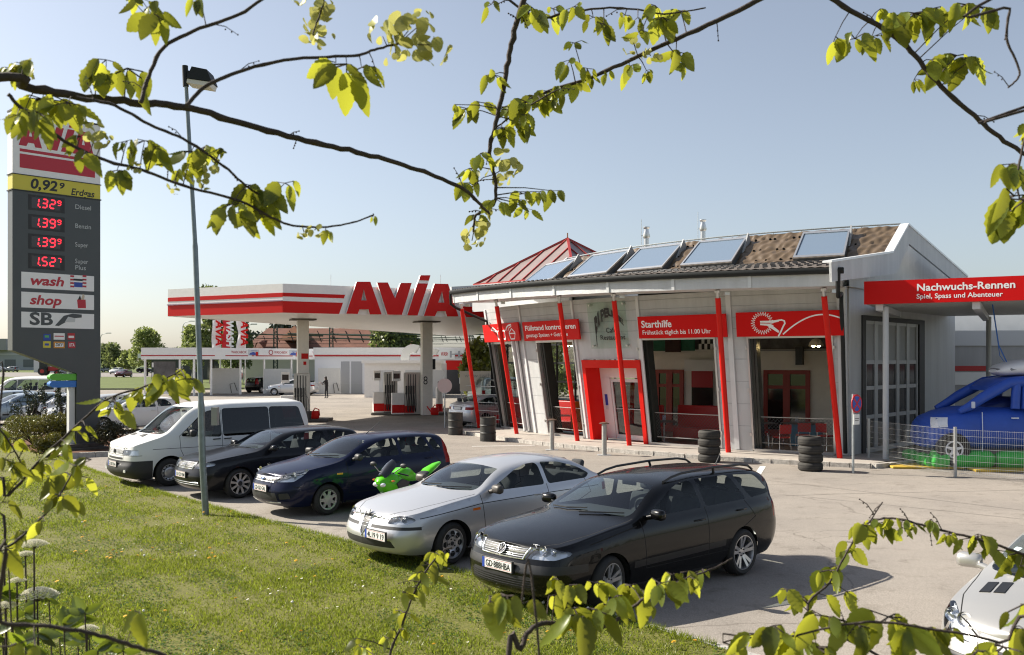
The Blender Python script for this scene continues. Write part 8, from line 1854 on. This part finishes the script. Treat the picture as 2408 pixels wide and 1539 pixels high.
# hedge before the brown house
q0, q1 = ray(808, 870, 125), ray(910, 870, 125); t = thing('clipped_hedge', 'clipped green hedge before the brown roofed house', 'hedge', (q0.x, q0.y, 0)); rng = np.random.default_rng(9); bl = [((x, 0, z), (1.2, .9, .9)) for x in np.linspace(0, (q1 - q0).length, 8) for z in (.8, 1.8)]; o = tri_mesh('foliage', leaf_cloud(bl, 5000, .2, rng), L_MID, 4); o.parent = t; mb = MB(); mb.box((0, -.5, -.1), ((q1 - q0).length, .5, 2.2)); mb.build('branches', M_BARK, t)
# house with big brown roof
hp = ray(790, 850, 140); t = thing('roofed_house', 'long house with big reddish brown tiled roof behind the wash bays', 'house', (hp.x, hp.y, 0)); sc_ = 140 / F
M_HR = mk('brown_tiles', (.17, .070, .045), .85, var=.25, vscale=1.2); M_HRO = mk('orange_tiles', (.34, .15, .08), .85, var=.2, vscale=1.5)
hx = lambda u: (u - 790) * sc_; hz = lambda v: CH + (HZ - v) * sc_
mb = MB(); mb.box((hx(572), .5, 0), (hx(985), 11, hz(828))); mb.build('wall', mk('house_wall', (.50, .47, .42), .8), t)
mb = MB(); e0, e1, rz_ = hz(830), hz(768), 6; A_ = [(hx(560), -.6, e0), (hx(1000), -.6, e0), (hx(1000), 12.5, e0), (hx(560), 12.5, e0), (hx(605), rz_, e1), (hx(940), rz_, e1)]; mb.add(A_, [(0, 1, 5, 4), (1, 2, 5), (2, 3, 4, 5), (3, 0, 4)]); rf = mb.build('roof', M_HR, t)
mb = MB(); A_ = [(hx(660), -1.2, hz(800)), (hx(722), -1.2, hz(800)), (hx(722), 5, hz(800)), (hx(660), 5, hz(800)), (hx(690), .5, hz(765)), (hx(690), 5, hz(765))]; mb.add(A_, [(0, 1, 4), (1, 2, 5, 4), (3, 0, 4, 5)]); mb.build('gable_roof', M_HRO, t)
mb = MB(); P_ = [[(hx(600 + 24 * i / 10), -.4 - 1.2 * math.sin(math.pi * i / 10), hz(822) + 1.1 * math.sin(math.pi * i / 10) * (1 if j == 0 else .3)) if j == 0 else (hx(600 + 24 * i / 10), 1.6, hz(822) + 1.6) for i in range(11)] for j in range(2)]; mb.grid(P_); mb.build('eyebrow_dormer', M_HR, t)
# overhead line masts
for k, (u, Y, lab) in enumerate(((648, 118, 'dark green lattice mast before the house gable'), (779, 118, 'dark green lattice mast in the middle of the brown roof'), (878, 120, 'thin lattice mast left of the green trees'), (1108, 116, 'lattice mast right of the canopy column'), (1000, 118, 'lattice mast behind the numbered column'))):
    q = ray(u, 880, Y); t = thing('overhead_line_mast', lab, 'mast', (q.x, q.y, 0), 0, 'railway overhead line masts'); mb = MB(); h = 7.4
    for a, b in ((-.25, -.2), (.25, -.2), (.25, .2), (-.25, .2)): mb.tube([(a, b, 0), (a * .8, b * .8, h)], .05, 5)
    for i in range(12): z = i * h / 12; mb.tube([(-.25, -.2, z), (.25, -.2, z + h / 12)], .03, 4); mb.tube([(.25, -.2, z), (-.25, -.2, z + h / 12)], .03, 4)
    mb.build('lattice', mk('mast_green', (.03, .045, .035), .7), t)
    mb = MB(); mb.tube([(-5.5, 0, 6.4), (6, 0, 6.1)], .09, 6); mb.tube([(-5.5, 0, 5.9), (6, 0, 5.6)], .05, 6); mb.build('cross_beam', mk('beam_green', (.04, .06, .045), .7), t)
    mb = MB()
    for x in np.linspace(-5, 5.5, 7): mb.tube([(x, -.1, 6.1), (x + .3, -.1, 5.3)], .045, 5); mb.tube([(x, -.1, 6.3), (x - .25, -.1, 6.75)], .04, 5)
    for z in (5.2, 4.7, 5.6): mb.tube([(-9, -.2, z), (9, -.2, z - .15)], .018, 4)
    mb.build('insulator_arm', M_GUT, t)
# far buildings, tractor, street lights
q = ray(55, 850, 300); t = thing('grey_warehouse', 'long low grey warehouse far left behind the pylon', 'building', (q.x, q.y, 0)); mb = MB(); mb.box((-26, 0, 0), (14, 20, 6.4)); mb.build('wall', mk('warehouse_wall', (.38, .40, .40), .7), t); mb = MB(); mb.box((-28, -3, 6.4), (-4, 18, 10)); mb.build('upper_storey', mk('warehouse_upper', (.28, .28, .28), .7), t); mb = MB(); mb.box((-26, -.2, 4.9), (14, 0, 5.3)); mb.build('roof_edge', M_LIGHTGREY, t)
M_WGL = mk('warehouse_glass', (.12, .14, .15), .2)
for x in range(-24, 12, 6): mb = MB(); mb.box((x, -.1, 1), (x + 3.5, 0, 3.4)); mb.build('window', M_WGL, t)
q = ray(125, 850, 240); t = thing('flat_shed', 'pale flat roofed shed between the pylon and the warehouse', 'building', (q.x, q.y, 0)); mb = MB(); mb.box((-5, 0, 0), (7, 8, 4.2)); mb.build('wall', M_LIGHTGREY, t); mb = MB(); mb.box((-6, -1, 4.2), (8, 9, 4.7)); mb.build('roof', M_GREY, t)
q = ray(470, 890, 150); t = thing('glass_kiosk', 'dark kiosk with pointed white roof edge left of the wash shelter', 'building', (ray(400, 868, 150).x, 150, 0)); mb = MB(); mb.box((-3, 0, 0), (6, 6, 3.4)); mb.build('wall', mk('kiosk_dark', (.05, .06, .07), .2), t); mb = MB(); mb.box((-4.6, -1.5, 3.4), (7, 7, 4.1)); mb.build('roof', M_WHITE, t)
g = gp(112, 882); t = thing('tractor', 'red tractor with big wheels far left under the pylon', 'tractor', g, R(8)); M_TR = mk('tractor_red', (.38, .02, .02), .4); mb = MB(); mb.bbox((.2, -.5, .9), (2.6, .5, 1.8), .1); mb.build('bonnet', M_TR, t); mb = MB(); mb.bbox((-1.4, -.8, 1.3), (.2, .8, 2.7), .1); mb.build('cab', mk('cab_glass', (.03, .035, .04), .1), t); mb = MB(); mb.bbox((-1.5, -.85, 2.7), (.3, .85, 2.85), .05); mb.build('cab_roof', M_TR, t)
for x, r, y in ((-.7, .85, .95), (-.7, .85, -.95), (2.1, .55, .85), (2.1, .55, -.85)): mb = MB(); mb.lathe([(r * .5, -.2), (r, -.18), (r, .18), (r * .5, .2)], 20, 0, Matrix.Translation((x, y, r)), 'y'); w_ = mb.build('wheel', M_RUBBER, t, 50); mb = MB(); mb.lathe([(r * .48, -.215), (r * .48, .215)], 16, 0, Matrix.Translation((x, y, r)), 'y'); mb.build('rim', M_TR, w_)
g = gp(190, 884); t = thing('trailer', 'red farm trailer beside the tractor', 'trailer', g, R(5)); mb = MB(); mb.bbox((-2, -.9, .8), (2, .9, 1.6), .05); mb.build('load_bed', M_TR, t)
for x in (-1.2, 1.2): mb = MB(); mb.lathe([(.25, -.95), (.5, -.9), (.5, .9), (.25, .95)], 16, 0, Matrix.Translation((x, 0, .5)), 'y'); mb.build('wheel', M_RUBBER, t, 50)
for u, v0, Y, lab in ((236, 783, 165, 'tall thin street light right of the pylon'), (430, 755, 150, 'thin street light behind the tall weeping tree'), (572, 762, 130, 'thin grey mast beside the flags')):
    q = ray(u, 870, Y); h = CH + (HZ - v0) / F * Y; t = thing('distant_lamp', lab, 'street lamp', (q.x, q.y, 0), 0, 'distant street lights'); mb = MB(); mb.tube([(0, 0, 0), (0, 0, h - .8), (.3, 0, h - .2), (1.2, 0, h)], [.09, .07, .06, .05], 6); mb.build('pole', M_STEEL, t, 60); mb = MB(); mb.bbox((1.1, -.15, h - .05), (1.9, .15, h + .1), .03); mb.build('lamp_head', M_LIGHTGREY, t)
for u, v in ((88, 905), (125, 905), (148, 905)):
    pass
# ================================================================ elm boughs close to the camera
L_ELM = leaf_mat('elm_leaf', (.10, .135, .022), (.43, .44, .038), .02, .46, .50); L_SEED = leaf_mat('elm_seed', (.42, .42, .13), (.50, .48, .14), .03, .22, .45)
L_BUSH = leaf_mat('bush_leaf', (.05, .09, .014), (.22, .28, .02), .06, .35, .45); M_TWIG = mk('twig_bark', (.050, .036, .030), .85, var=.4, vscale=30, bump=.4, bscale=60)
def smooth(pts, k=6):
    P_ = [Vector(p) for p in pts]; out = []
    for i in range(len(P_) - 1):
        a, b, c, d = P_[max(i - 1, 0)], P_[i], P_[i + 1], P_[min(i + 2, len(P_) - 1)]
        for j in range(k):
            t = j / k; out.append(.5 * ((2 * b) + (c - a) * t + (2 * a - 5 * b + 4 * c - d) * t * t + (3 * b - a - 3 * c + d) * t ** 3))
    out.append(P_[-1]); return out
rl = random.Random(21); DENS, LSC = 1.3, .94
LP = [(t, .02 + math.sin(math.pi * t ** .8) ** .75 * (1 - .25 * t)) for t in np.linspace(0, 1, 13)]
def leaf(mb, base, down, side, L, w, curl, fold):
    """pointed oval blade with a fold along the midrib and a curled tip"""
    down = down.normalized(); side = (side - down * side.dot(down)).normalized(); n = down.cross(side); vs = []
    for q, (t, ww) in enumerate(LP):
        c = base + down * L * t * (1 - .15 * abs(curl) * t) + n * L * curl * t * t; jag = 1 + (.06 if q % 2 else -.06); pl_ = n * w * (.07 if q % 2 else -.07) * ww
        vs += [c - side * w * ww * jag + n * w * ww * fold + pl_, c, c + side * w * ww * jag + n * w * ww * fold + pl_]
    fs = []
    for i in range(len(LP) - 1): fs += [(i * 3, i * 3 + 1, i * 3 + 4, i * 3 + 3), (i * 3 + 1, i * 3 + 2, i * 3 + 5, i * 3 + 4)]
    mb.add(vs, fs)
def cluster(mb, wood, p, px, n, depth, spread=.45, lean=0.0):
    L0 = px * LSC * depth / F
    for k in range(int(n * DENS + .5)):
        a = rl.uniform(0, 6.28); o = Vector((math.cos(a), math.sin(a) * .8, rl.uniform(-.45, .35))) * L0 * spread * rl.uniform(.2, 1)
        d = Vector((math.cos(a) * rl.uniform(.1, .75) + lean, math.sin(a) * rl.uniform(.1, .6), -1 * rl.uniform(.35, 1.1))); sd = Vector((math.cos(rl.uniform(-.9, .9)), rl.uniform(-.7, .7), rl.uniform(-.3, .3)))
        L = L0 * rl.uniform(.45, 1.12); b = p + o; leaf(mb, b, d, sd, L, L * rl.uniform(.18, .33), rl.uniform(-.5, .5), rl.uniform(-.2, .6)); wood.tube([p, b + d.normalized() * L * .02], px * .018 * depth / F, 4, cap=False)
def seeds(mb, p, px, n, depth):
    r0 = px * depth / F
    for k in range(n):
        d = Vector((rl.gauss(0, 1), rl.gauss(0, 1), rl.gauss(0, .8))).normalized(); c = p + d * r0 * rl.uniform(.3, 1); nrm = (d + Vector((rl.uniform(-.6, .6), rl.uniform(-.6, .6), rl.uniform(-.6, .6)))).normalized(); a = nrm.orthogonal().normalized(); b = nrm.cross(a); r = rl.uniform(.24, .40) * r0
        ring = [c + a * r * math.cos(t) + b * r * .85 * math.sin(t) + nrm * r * .16 * math.cos(2 * t) for t in np.linspace(0, 6.283, 11)[:-1]]; mb.add([c - nrm * r * .12] + ring, [(0, i + 1, (i + 1) % 10 + 1) for i in range(10)])
def bough(tree, pts, d0, d1, r0, r1, cl=(), sd=(), along=None, pre=(), twigs=0, lmat=None, name='bough'):
    """pts in picture pixels from the thick end; cl: (u, v, leaf px, count); pre: world points that join the trunk"""
    n = len(pts); P_ = [ray(u, v, d0 + (d1 - d0) * i / max(1, n - 1)) for i, (u, v) in enumerate(pts)]
    Q = smooth(list(pre) + P_); k0 = len(pre) * 6; m = len(Q); wood = MB(); rr = []
    for i in range(m):
        f = max(0, i - k0) / max(1, m - 1 - k0); base = (r0 + (r1 - r0) * f) * (d0 + (d1 - d0) * f) / F; rr.append(base * (1 + (.22 if i % 5 == 0 else 0) * rl.random()) * (1 + .25 * max(0, (k0 - i) / 6)))
    Q = [q + Vector((rl.uniform(-1, 1), 0, rl.uniform(-1, 1))) * rr[i] * .35 for i, q in enumerate(Q)]; wood.tube(Q, rr, 7); lv = MB(); sds = []
    def nearest(u, v):
        best = None
        for i in range(k0, m):
            q = Q[i]; uu = CX + F * q.x / q.y; vv = HZ - F * (q.z - CH) / q.y; e = (uu - u) ** 2 + (vv - v) ** 2
            if best is None or e < best[0]: best = (e, q)
        return best[1]
    for u, v, px, cnt in cl:
        q = nearest(u, v); p = ray(u, v, q.y + rl.uniform(-.06, .06))
        if (p - q).length > .004: wood.tube([q, (p + q) / 2 + Vector((0, 0, .004)), p], [1.6 * q.y / F, 1.2 * q.y / F, .9 * q.y / F], 5)
        cluster(lv, wood, p, px, cnt, q.y)
    for u, v, px, cnt in sd:
        q = nearest(u, v); p = ray(u, v, q.y + rl.uniform(-.04, .04)); wood.tube([q, p], 1.2 * q.y / F, 5); sdm = MB(); seeds(sdm, p, px, cnt, q.y); sds.append(sdm)
    if along:
        i0, i1, step, px, cnt = along
        for i in range(int(k0 + (m - k0) * i0), int(k0 + (m - k0) * i1), step): cluster(lv, wood, Q[i], px * rl.uniform(.75, 1.15), cnt, Q[i].y)
    for k in range(twigs):
        i = rl.randrange(k0, m - 1); q = Q[i]; a = rl.uniform(0, 6.28); s = rl.uniform(25, 60) * q.y / F; d = Vector((math.cos(a), rl.uniform(-.3, .3), math.sin(a))); e = q + d * s; wood.tube([q, q + d * s * .5 + Vector((0, 0, s * .12)), e], [1.4 * q.y / F, 1.1 * q.y / F, .7 * q.y / F], 5)
        for j in range(3): wood.ball(q + d * s * (.5 + .25 * j), 2.1 * q.y / F, 6, 4)
    b = wood.build(name, M_TWIG, tree, 60, world=True)
    if lv.v: lv.build('foliage', lmat or L_ELM, b, 180)
    for q in sds: q.build('seed_cluster', L_SEED, b, 180)
    return b
tl = thing('elm_tree', 'leafy elm whose dark boughs reach in from the upper left corner', 'tree', (-2.7, 1.5, 0))
mb = MB(); mb.tube([(-2.7, 1.5, 0), (-2.65, 1.52, 1.5), (-2.7, 1.55, 3.0), (-2.9, 1.5, 4.6)], [.13, .11, .09, .05], 14); mb.build('trunk', M_BARK, tl, 60, world=True)
JL = [Vector((-2.66, 1.53, 2.7)), Vector((-1.7, 1.6, 3.3))]
bough(tl, [(-60, 190), (60, 206), (200, 228), (330, 240), (430, 250), (560, 285), (700, 326), (820, 352), (920, 378), (1010, 408), (1090, 445), (1130, 482), (1150, 500)], 1.62, 2.3, 11, 3.0, [(30, 160, 70, 5), (60, 150, 60, 4), (230, 165, 105, 4), (300, 160, 112, 4), (100, 232, 100, 6), (160, 240, 95, 5), (60, 255, 70, 3), (250, 140, 70, 2)], [(60, 165, 38, 9)], pre=JL, twigs=3)
bough(tl, [(332, 240), (345, 190), (385, 112), (470, 66), (560, 34), (640, -20)], 1.62, 1.7, 5, 3.5, [(350, 15, 80, 4), (370, 35, 75, 3), (470, 0, 55, 2), (330, -6, 55, 3), (300, -12, 50, 2)], twigs=2)
bough(tl, [(440, 248), (480, 205), (560, 168), (690, 138), (830, 130), (880, 116), (935, 102)], 1.62, 1.75, 5, 2.6, [(815, 150, 118, 4), (850, 158, 96, 3), (790, 146, 80, 1)], [(900, 85, 44, 12), (960, 72, 56, 18), (1010, 105, 50, 12), (930, 125, 38, 8), (985, 60, 40, 10)], twigs=2)
bough(tl, [(800, -160), (772, -60), (760, 10), (742, 60), (735, 82)], 1.75, 1.75, 3, 1.6, [], [(750, 30, 46, 12), (735, 72, 40, 9), (765, 88, 34, 8), (765, 20, 34, 7), (700, -6, 28, 5)], pre=[Vector((-2.7, 1.55, 4.0)), Vector((-1.2, 1.7, 4.1))], twigs=0)
bough(tl, [(180, 228), (270, 248), (350, 292), (430, 326), (520, 385), (560, 420), (600, 452), (640, 470)], 1.6, 1.75, 4, 2.4, [(450, 355, 90, 4), (480, 345, 70, 4), (525, 350, 42, 3), (590, 435, 78, 6), (620, 450, 85, 5), (670, 430, 65, 3), (545, 480, 72, 4)], [(500, 395, 26, 8)], twigs=3)
bough(tl, [(20, 222), (60, 262), (150, 330), (240, 374), (330, 398), (430, 436), (560, 471), (650, 516), (700, 531), (770, 533), (830, 522), (878, 505)], 1.55, 1.85, 4.5, 1.8, [(90, 265, 78, 5), (40, 270, 60, 3), (200, 360, 70, 4), (190, 320, 48, 3), (275, 400, 68, 5), (340, 330, 66, 5), (365, 345, 60, 4), (300, 330, 46, 3), (420, 400, 46, 4), (560, 500, 66, 4), (600, 490, 72, 4), (765, 540, 34, 3), (877, 508, 28, 2), (445, 385, 40, 2)], [(225, 318, 38, 11), (240, 335, 30, 7), (320, 395, 24, 5), (480, 430, 26, 7), (715, 545, 26, 9), (740, 540, 20, 6), (415, 440, 22, 5)], twigs=3)
tr = thing('elm_tree', 'leafy elm whose boughs hang down from the top middle and upper right', 'tree', (3.4, 1.4, 0))
mb = MB(); mb.tube([(3.4, 1.4, 0), (3.35, 1.45, 2), (3.4, 1.5, 3.6), (3.3, 1.6, 5.2)], [.15, .12, .1, .05], 14); mb.build('trunk', M_BARK, tr, 60, world=True)
JR = [Vector((3.35, 1.5, 3.8)), Vector((2.2, 2.3, 4.9))]
bough(tr, [(2060, -230), (1900, -75), (1780, 2), (1640, 70), (1500, 132), (1390, 182), (1290, 214), (1225, 240), (1180, 252)], 2.4, 2.5, 7.5, 2.2, [(1380, 160, 48, 3), (1340, 140, 46, 3), (1590, 120, 62, 4), (1600, 150, 44, 2), (1480, 155, 52, 4), (1520, 165, 34, 2), (1350, 100, 44, 3), (1560, 40, 62, 5), (1600, 25, 58, 4), (1540, 12, 50, 3)], [(1530, 130, 28, 8), (1490, 100, 28, 7)], pre=JR, along=(.58, .97, 2, 50, 3), twigs=4)
bough(tr, [(1290, -90), (1232, 0), (1206, 88), (1190, 172), (1166, 290), (1152, 360), (1166, 430), (1160, 480), (1120, 505), (1114, 545)], 2.35, 2.5, 7.5, 2.6, [(1160, 175, 62, 4), (1130, 240, 56, 3), (1100, 255, 62, 4), (1130, 360, 58, 5), (1105, 395, 52, 4), (1110, 430, 54, 4), (1230, 455, 50, 4), (1270, 450, 48, 3), (1300, 448, 50, 3), (1170, 470, 46, 4), (1125, 505, 46, 3), (1190, 300, 48, 3), (1215, 290, 50, 3), (1230, 270, 44, 3), (1068, 245, 36, 2), (1255, 20, 62, 4), (1240, 490, 40, 2), (1215, 470, 44, 3)], [(1195, 390, 42, 15), (1175, 415, 32, 9), (1115, 545, 40, 14), (1130, 520, 30, 8), (1110, 565, 24, 6)], pre=[Vector((3.35, 1.5, 3.9)), Vector((1.9, 2.2, 4.9)), Vector((.35, 2.3, 4.3))], twigs=11)
bough(tr, [(1150, -40), (1255, 38), (1330, 30), (1420, 18), (1500, 22), (1560, 32), (1660, 18)], 2.45, 2.4, 3.2, 1.6, [(1260, 30, 66, 4), (1300, 20, 58, 4), (1395, 40, 52, 3), (1420, 55, 54, 3), (1470, 35, 52, 3), (1155, 10, 46, 2), (1350, 15, 48, 3), (1510, 70, 44, 3), (1500, 40, 40, 2)], [], twigs=2)
bough(tr, [(1165, 300), (1220, 262), (1290, 222), (1300, 215)], 2.4, 2.45, 2.2, 1.8, [(1205, 250, 56, 4), (1240, 240, 60, 5), (1262, 225, 54, 4), (1290, 235, 52, 4), (1320, 215, 50, 3), (1220, 280, 54, 4), (1180, 300, 50, 4)], twigs=1)
JT = [Vector((3.35, 1.55, 4.2)), Vector((2.4, 2.0, 4.4))]
bough(tr, [(1870, -190), (1905, -60), (1965, 2), (2080, 68), (2150, 128), (2200, 188), (2290, 272), (2350, 322), (2420, 368)], 2.2, 2.2, 6.5, 5, [(1965, 85, 60, 2), (2010, 90, 72, 4), (2050, 85, 52, 3), (2150, 30, 84, 5), (2190, 20, 78, 5), (2270, 10, 92, 4), (2300, 15, 80, 2), (2250, 130, 88, 4), (2290, 135, 84, 4), (2190, 140, 62, 2), (2100, 30, 58, 3), (2150, 185, 46, 2), (2070, 20, 50, 2)], [], pre=[Vector((3.3, 1.6, 5.0)), Vector((1.9, 2.1, 4.9))], twigs=6)
bough(tr, [(2400, -40), (2376, 20), (2368, 90), (2396, 160), (2392, 185), (2370, 206)], 1.7, 1.7, 3.6, 2, [], [], pre=JT, twigs=2)
bough(tr, [(2560, 200), (2450, 250), (2415, 310), (2400, 370), (2392, 430), (2398, 470)], 1.7, 1.7, 3.6, 2, [(2420, 290, 46, 3), (2375, 385, 66, 4), (2395, 400, 60, 3), (2385, 460, 120, 3), (2410, 470, 120, 2), (2440, 300, 60, 3)], [], pre=JT[:1], twigs=1)
DENS, LSC = 1.15, .86
# saplings and bush shoots at the bottom
def sapling(label, x, y, boughs, name='elm_sapling', cat='sapling'):
    t = thing(name, label, cat, (x, y, 0))
    for k, b in enumerate(boughs):
        p0 = ray(b[0][0][0], b[0][0][1], b[1]); root = [Vector((x, y, 0)), Vector((x * .6 + p0.x * .4 + .02 * k, y * .6 + p0.y * .4, p0.z * .55))]; bough(t, *b[:5], cl=b[5], pre=root, along=b[6] if len(b) > 6 else None, twigs=b[7] if len(b) > 7 else 1, name='stem')
    return t
sapling('elm sapling arching into the lower right corner before the silver hatchback', 1.9, 1.2, [
    ([(2560, 1380), (2408, 1305), (2300, 1268), (2200, 1243), (2110, 1219), (2060, 1222), (2020, 1240)], 1.95, 2.1, 3.6, 2.0, [(2190, 1220, 52, 3), (2230, 1255, 62, 4), (2280, 1265, 72, 4), (2330, 1290, 78, 4), (2390, 1300, 84, 4), (2120, 1240, 50, 3), (2150, 1235, 46, 3), (2300, 1255, 56, 3), (2400, 1330, 70, 3)], (.62, .98, 3, 50, 3), 4),
    ([(2300, 1700), (2100, 1560), (1930, 1470), (1900, 1420), (1950, 1370), (1990, 1300), (2020, 1250), (2045, 1225), (2075, 1180)], 1.9, 2.1, 3.6, 1.4, [(2030, 1235, 68, 5), (2060, 1230, 62, 4), (2000, 1290, 72, 3), (1950, 1340, 76, 4), (1965, 1330, 72, 3), (1925, 1395, 66, 4), (1880, 1400, 70, 4), (1850, 1385, 66, 3), (1990, 1390, 72, 3), (2010, 1275, 60, 2), (1920, 1440, 62, 3)], None, 3),
    ([(2560, 1600), (2350, 1510), (2200, 1480), (2060, 1462), (1950, 1475), (1830, 1500), (1700, 1490)], 1.45, 1.55, 4, 2.0, [(1880, 1500, 130, 4), (1950, 1450, 110, 5), (2020, 1470, 105, 4), (2090, 1450, 120, 5), (2150, 1480, 105, 4), (2230, 1480, 96, 4), (1700, 1510, 120, 2), (1780, 1490, 90, 3), (1820, 1470, 90, 4), (2360, 1520, 130, 5), (2410, 1480, 110, 4), (2300, 1530, 110, 4), (2408, 1420, 110, 3), (1920, 1520, 110, 4)], None, 3)])
sapling('elm sapling with bright leaves before the front wheel of the station wagon', .12, 1.2, [
    ([(1200, 1640), (1225, 1525), (1262, 1470), (1340, 1468), (1430, 1470), (1470, 1440), (1530, 1398), (1600, 1366), (1680, 1335), (1722, 1312)], 1.6, 1.85, 7, 1.6, [(1290, 1400, 70, 2), (1310, 1360, 62, 4), (1340, 1375, 70, 5), (1400, 1370, 70, 4), (1430, 1420, 80, 5), (1480, 1375, 76, 4), (1505, 1385, 86, 4), (1550, 1370, 76, 5), (1580, 1350, 58, 3), (1620, 1355, 88, 3), (1650, 1340, 66, 3), (1600, 1345, 60, 2), (1370, 1450, 130, 3), (1390, 1430, 110, 4), (1350, 1430, 96, 4), (1530, 1420, 70, 3), (1450, 1400, 84, 3)], None, 2),
    ([(1262, 1470), (1220, 1440), (1180, 1410), (1150, 1400)], 1.3, 1.35, 3, 1.6, [(1150, 1415, 100, 4), (1190, 1400, 90, 4), (1220, 1420, 70, 3)], None, 1)])
sapling('slender upright shoot with limp young leaves before the silver saloon', -.28, 1.9, [
    ([(890, 1700), (915, 1545), (945, 1470), (975, 1390), (1010, 1330), (1045, 1293), (1062, 1288)], 2.1, 2.2, 3.4, 1.4, [(1050, 1300, 52, 3), (1025, 1300, 50, 4), (1010, 1325, 52, 4), (1035, 1330, 44, 3), (985, 1345, 46, 3), (1015, 1345, 48, 3), (975, 1380, 50, 3), (990, 1370, 38, 2), (945, 1390, 46, 3), (950, 1440, 48, 3), (930, 1435, 46, 2), (925, 1480, 52, 3), (950, 1480, 44, 2), (915, 1500, 46, 2), (850, 1520, 52, 5), (840, 1500, 40, 3)], None, 1)])
sapling('elm shoots slanting in from the left edge before the pylon bed', -1.6, 1.2, [
    ([(-80, 1260), (20, 1165), (100, 1075), (165, 1015), (250, 940), (330, 912), (400, 884), (432, 866)], 1.75, 1.9, 3.8, 1.5, [(155, 1045, 62, 4), (180, 1010, 62, 4), (200, 1000, 52, 3), (265, 945, 66, 4), (275, 960, 60, 3), (320, 920, 56, 4), (340, 910, 44, 3), (395, 895, 76, 4), (420, 880, 66, 4), (370, 880, 46, 2), (120, 1080, 58, 3), (100, 1090, 50, 3), (415, 868, 38, 2), (435, 890, 70, 3), (85, 1110, 48, 3)], None, 1),
    ([(-80, 1340), (20, 1285), (90, 1225), (130, 1180), (165, 1120), (185, 1085)], 1.6, 1.7, 3.4, 1.5, [(150, 1110, 78, 4), (175, 1095, 62, 4), (215, 1080, 72, 3), (140, 1165, 72, 4), (165, 1180, 58, 3), (105, 1225, 66, 2), (40, 1265, 62, 4), (15, 1290, 96, 3), (60, 1250, 52, 3), (195, 1120, 66, 2)], None, 1),
    ([(-60, 960), (0, 1010), (35, 1060), (60, 1110)], 1.7, 1.75, 2.6, 1.5, [(5, 1010, 60, 4), (30, 1030, 62, 3), (45, 1080, 50, 3), (10, 1080, 60, 4), (20, 1130, 60, 4), (55, 1100, 42, 3), (5, 1180, 60, 3)], None, 1),
    ([(-80, 1450), (0, 1464), (120, 1474), (220, 1490), (310, 1518), (400, 1545), (470, 1580)], 1.05, 1.15, 5.5, 4.5, [(20, 1520, 130, 3), (80, 1500, 120, 2), (330, 1440, 92, 2), (10, 1440, 90, 2)], None, 0)])
# viburnum with white flower plates
vb = thing('viburnum_bush', 'viburnum with flat white flower heads in the lower left corner', 'shrub', (-1.25, 1.9, 0)); M_VIB = leaf_mat('viburnum_white', (.80, .78, .66), (.7, .68, .55), 0, .08, .35); rngv = random.Random(4); wood = MB(); lv = MB()
for u, v, px in ((88, 1392, 44), (40, 1362, 20), (10, 1290, 26), (80, 1275, 30), (14, 1420, 26), (205, 1475, 24), (60, 1300, 20)):
    d = 2.15 + rngv.uniform(-.1, .1); c = ray(u, v, d); r = px * d / F; wood.tube([(-1.25, 1.9, 0), (c.x * .9 - .1, c.y, c.z * .7), (c.x, c.y, c.z - r * .8), (c.x, c.y, c.z - r * .25)], [.004, .003, .002, .0015], 6); fl = MB()
    for k in range(120):
        a = k * 2.4; q = math.sqrt(k / 120); p = c + Vector((math.cos(a) * q * r, math.sin(a) * q * r, r * (.42 * (1 - q * q) - .22))); s = r * .11
        if k % 6 == 0: wood.tube([c - Vector((0, 0, r * .5)), p], r * .018, 3, cap=False)
        for j in range(5): b = j * 1.2566 + k; fl.add([p, p + Vector((math.cos(b - .4) * s, math.sin(b - .4) * s, s * .3)), p + Vector((math.cos(b) * s * 1.2, math.sin(b) * s * 1.2, s * .5)), p + Vector((math.cos(b + .4) * s, math.sin(b + .4) * s, s * .3))], [(0, 1, 2, 3)])
        fl.ball(p + Vector((0, 0, s * .3)), s * .4, 5, 4)
    fl.build('flower_head', M_VIB, vb, world=True)
for u, v, px in ((115, 1410, 46), (180, 1450, 50), (200, 1440, 46), (150, 1470, 52), (60, 1440, 46), (30, 1470, 56), (90, 1490, 60), (140, 1500, 58), (210, 1500, 52), (250, 1510, 46), (10, 1500, 60), (60, 1520, 62), (20, 1330, 40), (290, 1530, 44), (230, 1530, 50), (0, 1400, 50)):
    d = 2.1 + rngv.uniform(-.2, .2); p = ray(u, v, d); wood.tube([(-1.25, 1.9, 0), (p.x * .92 - .05, p.y, p.z * .7), p], [.004, .003, .0015], 5)
    for k in range(4):
        a = rngv.uniform(-.6, 3.7); L = px * d / F; leaf(lv, p, Vector((math.cos(a), rngv.uniform(-.5, .5), math.sin(a) * .8)), Vector((-math.sin(a), rngv.uniform(-.8, .8), math.cos(a))), L, L * .24, rngv.uniform(-.2, .3), .3)
wood.build('stems', M_TWIG, vb, 60, world=True); lv.build('foliage', L_BUSH, vb, 180, world=True)
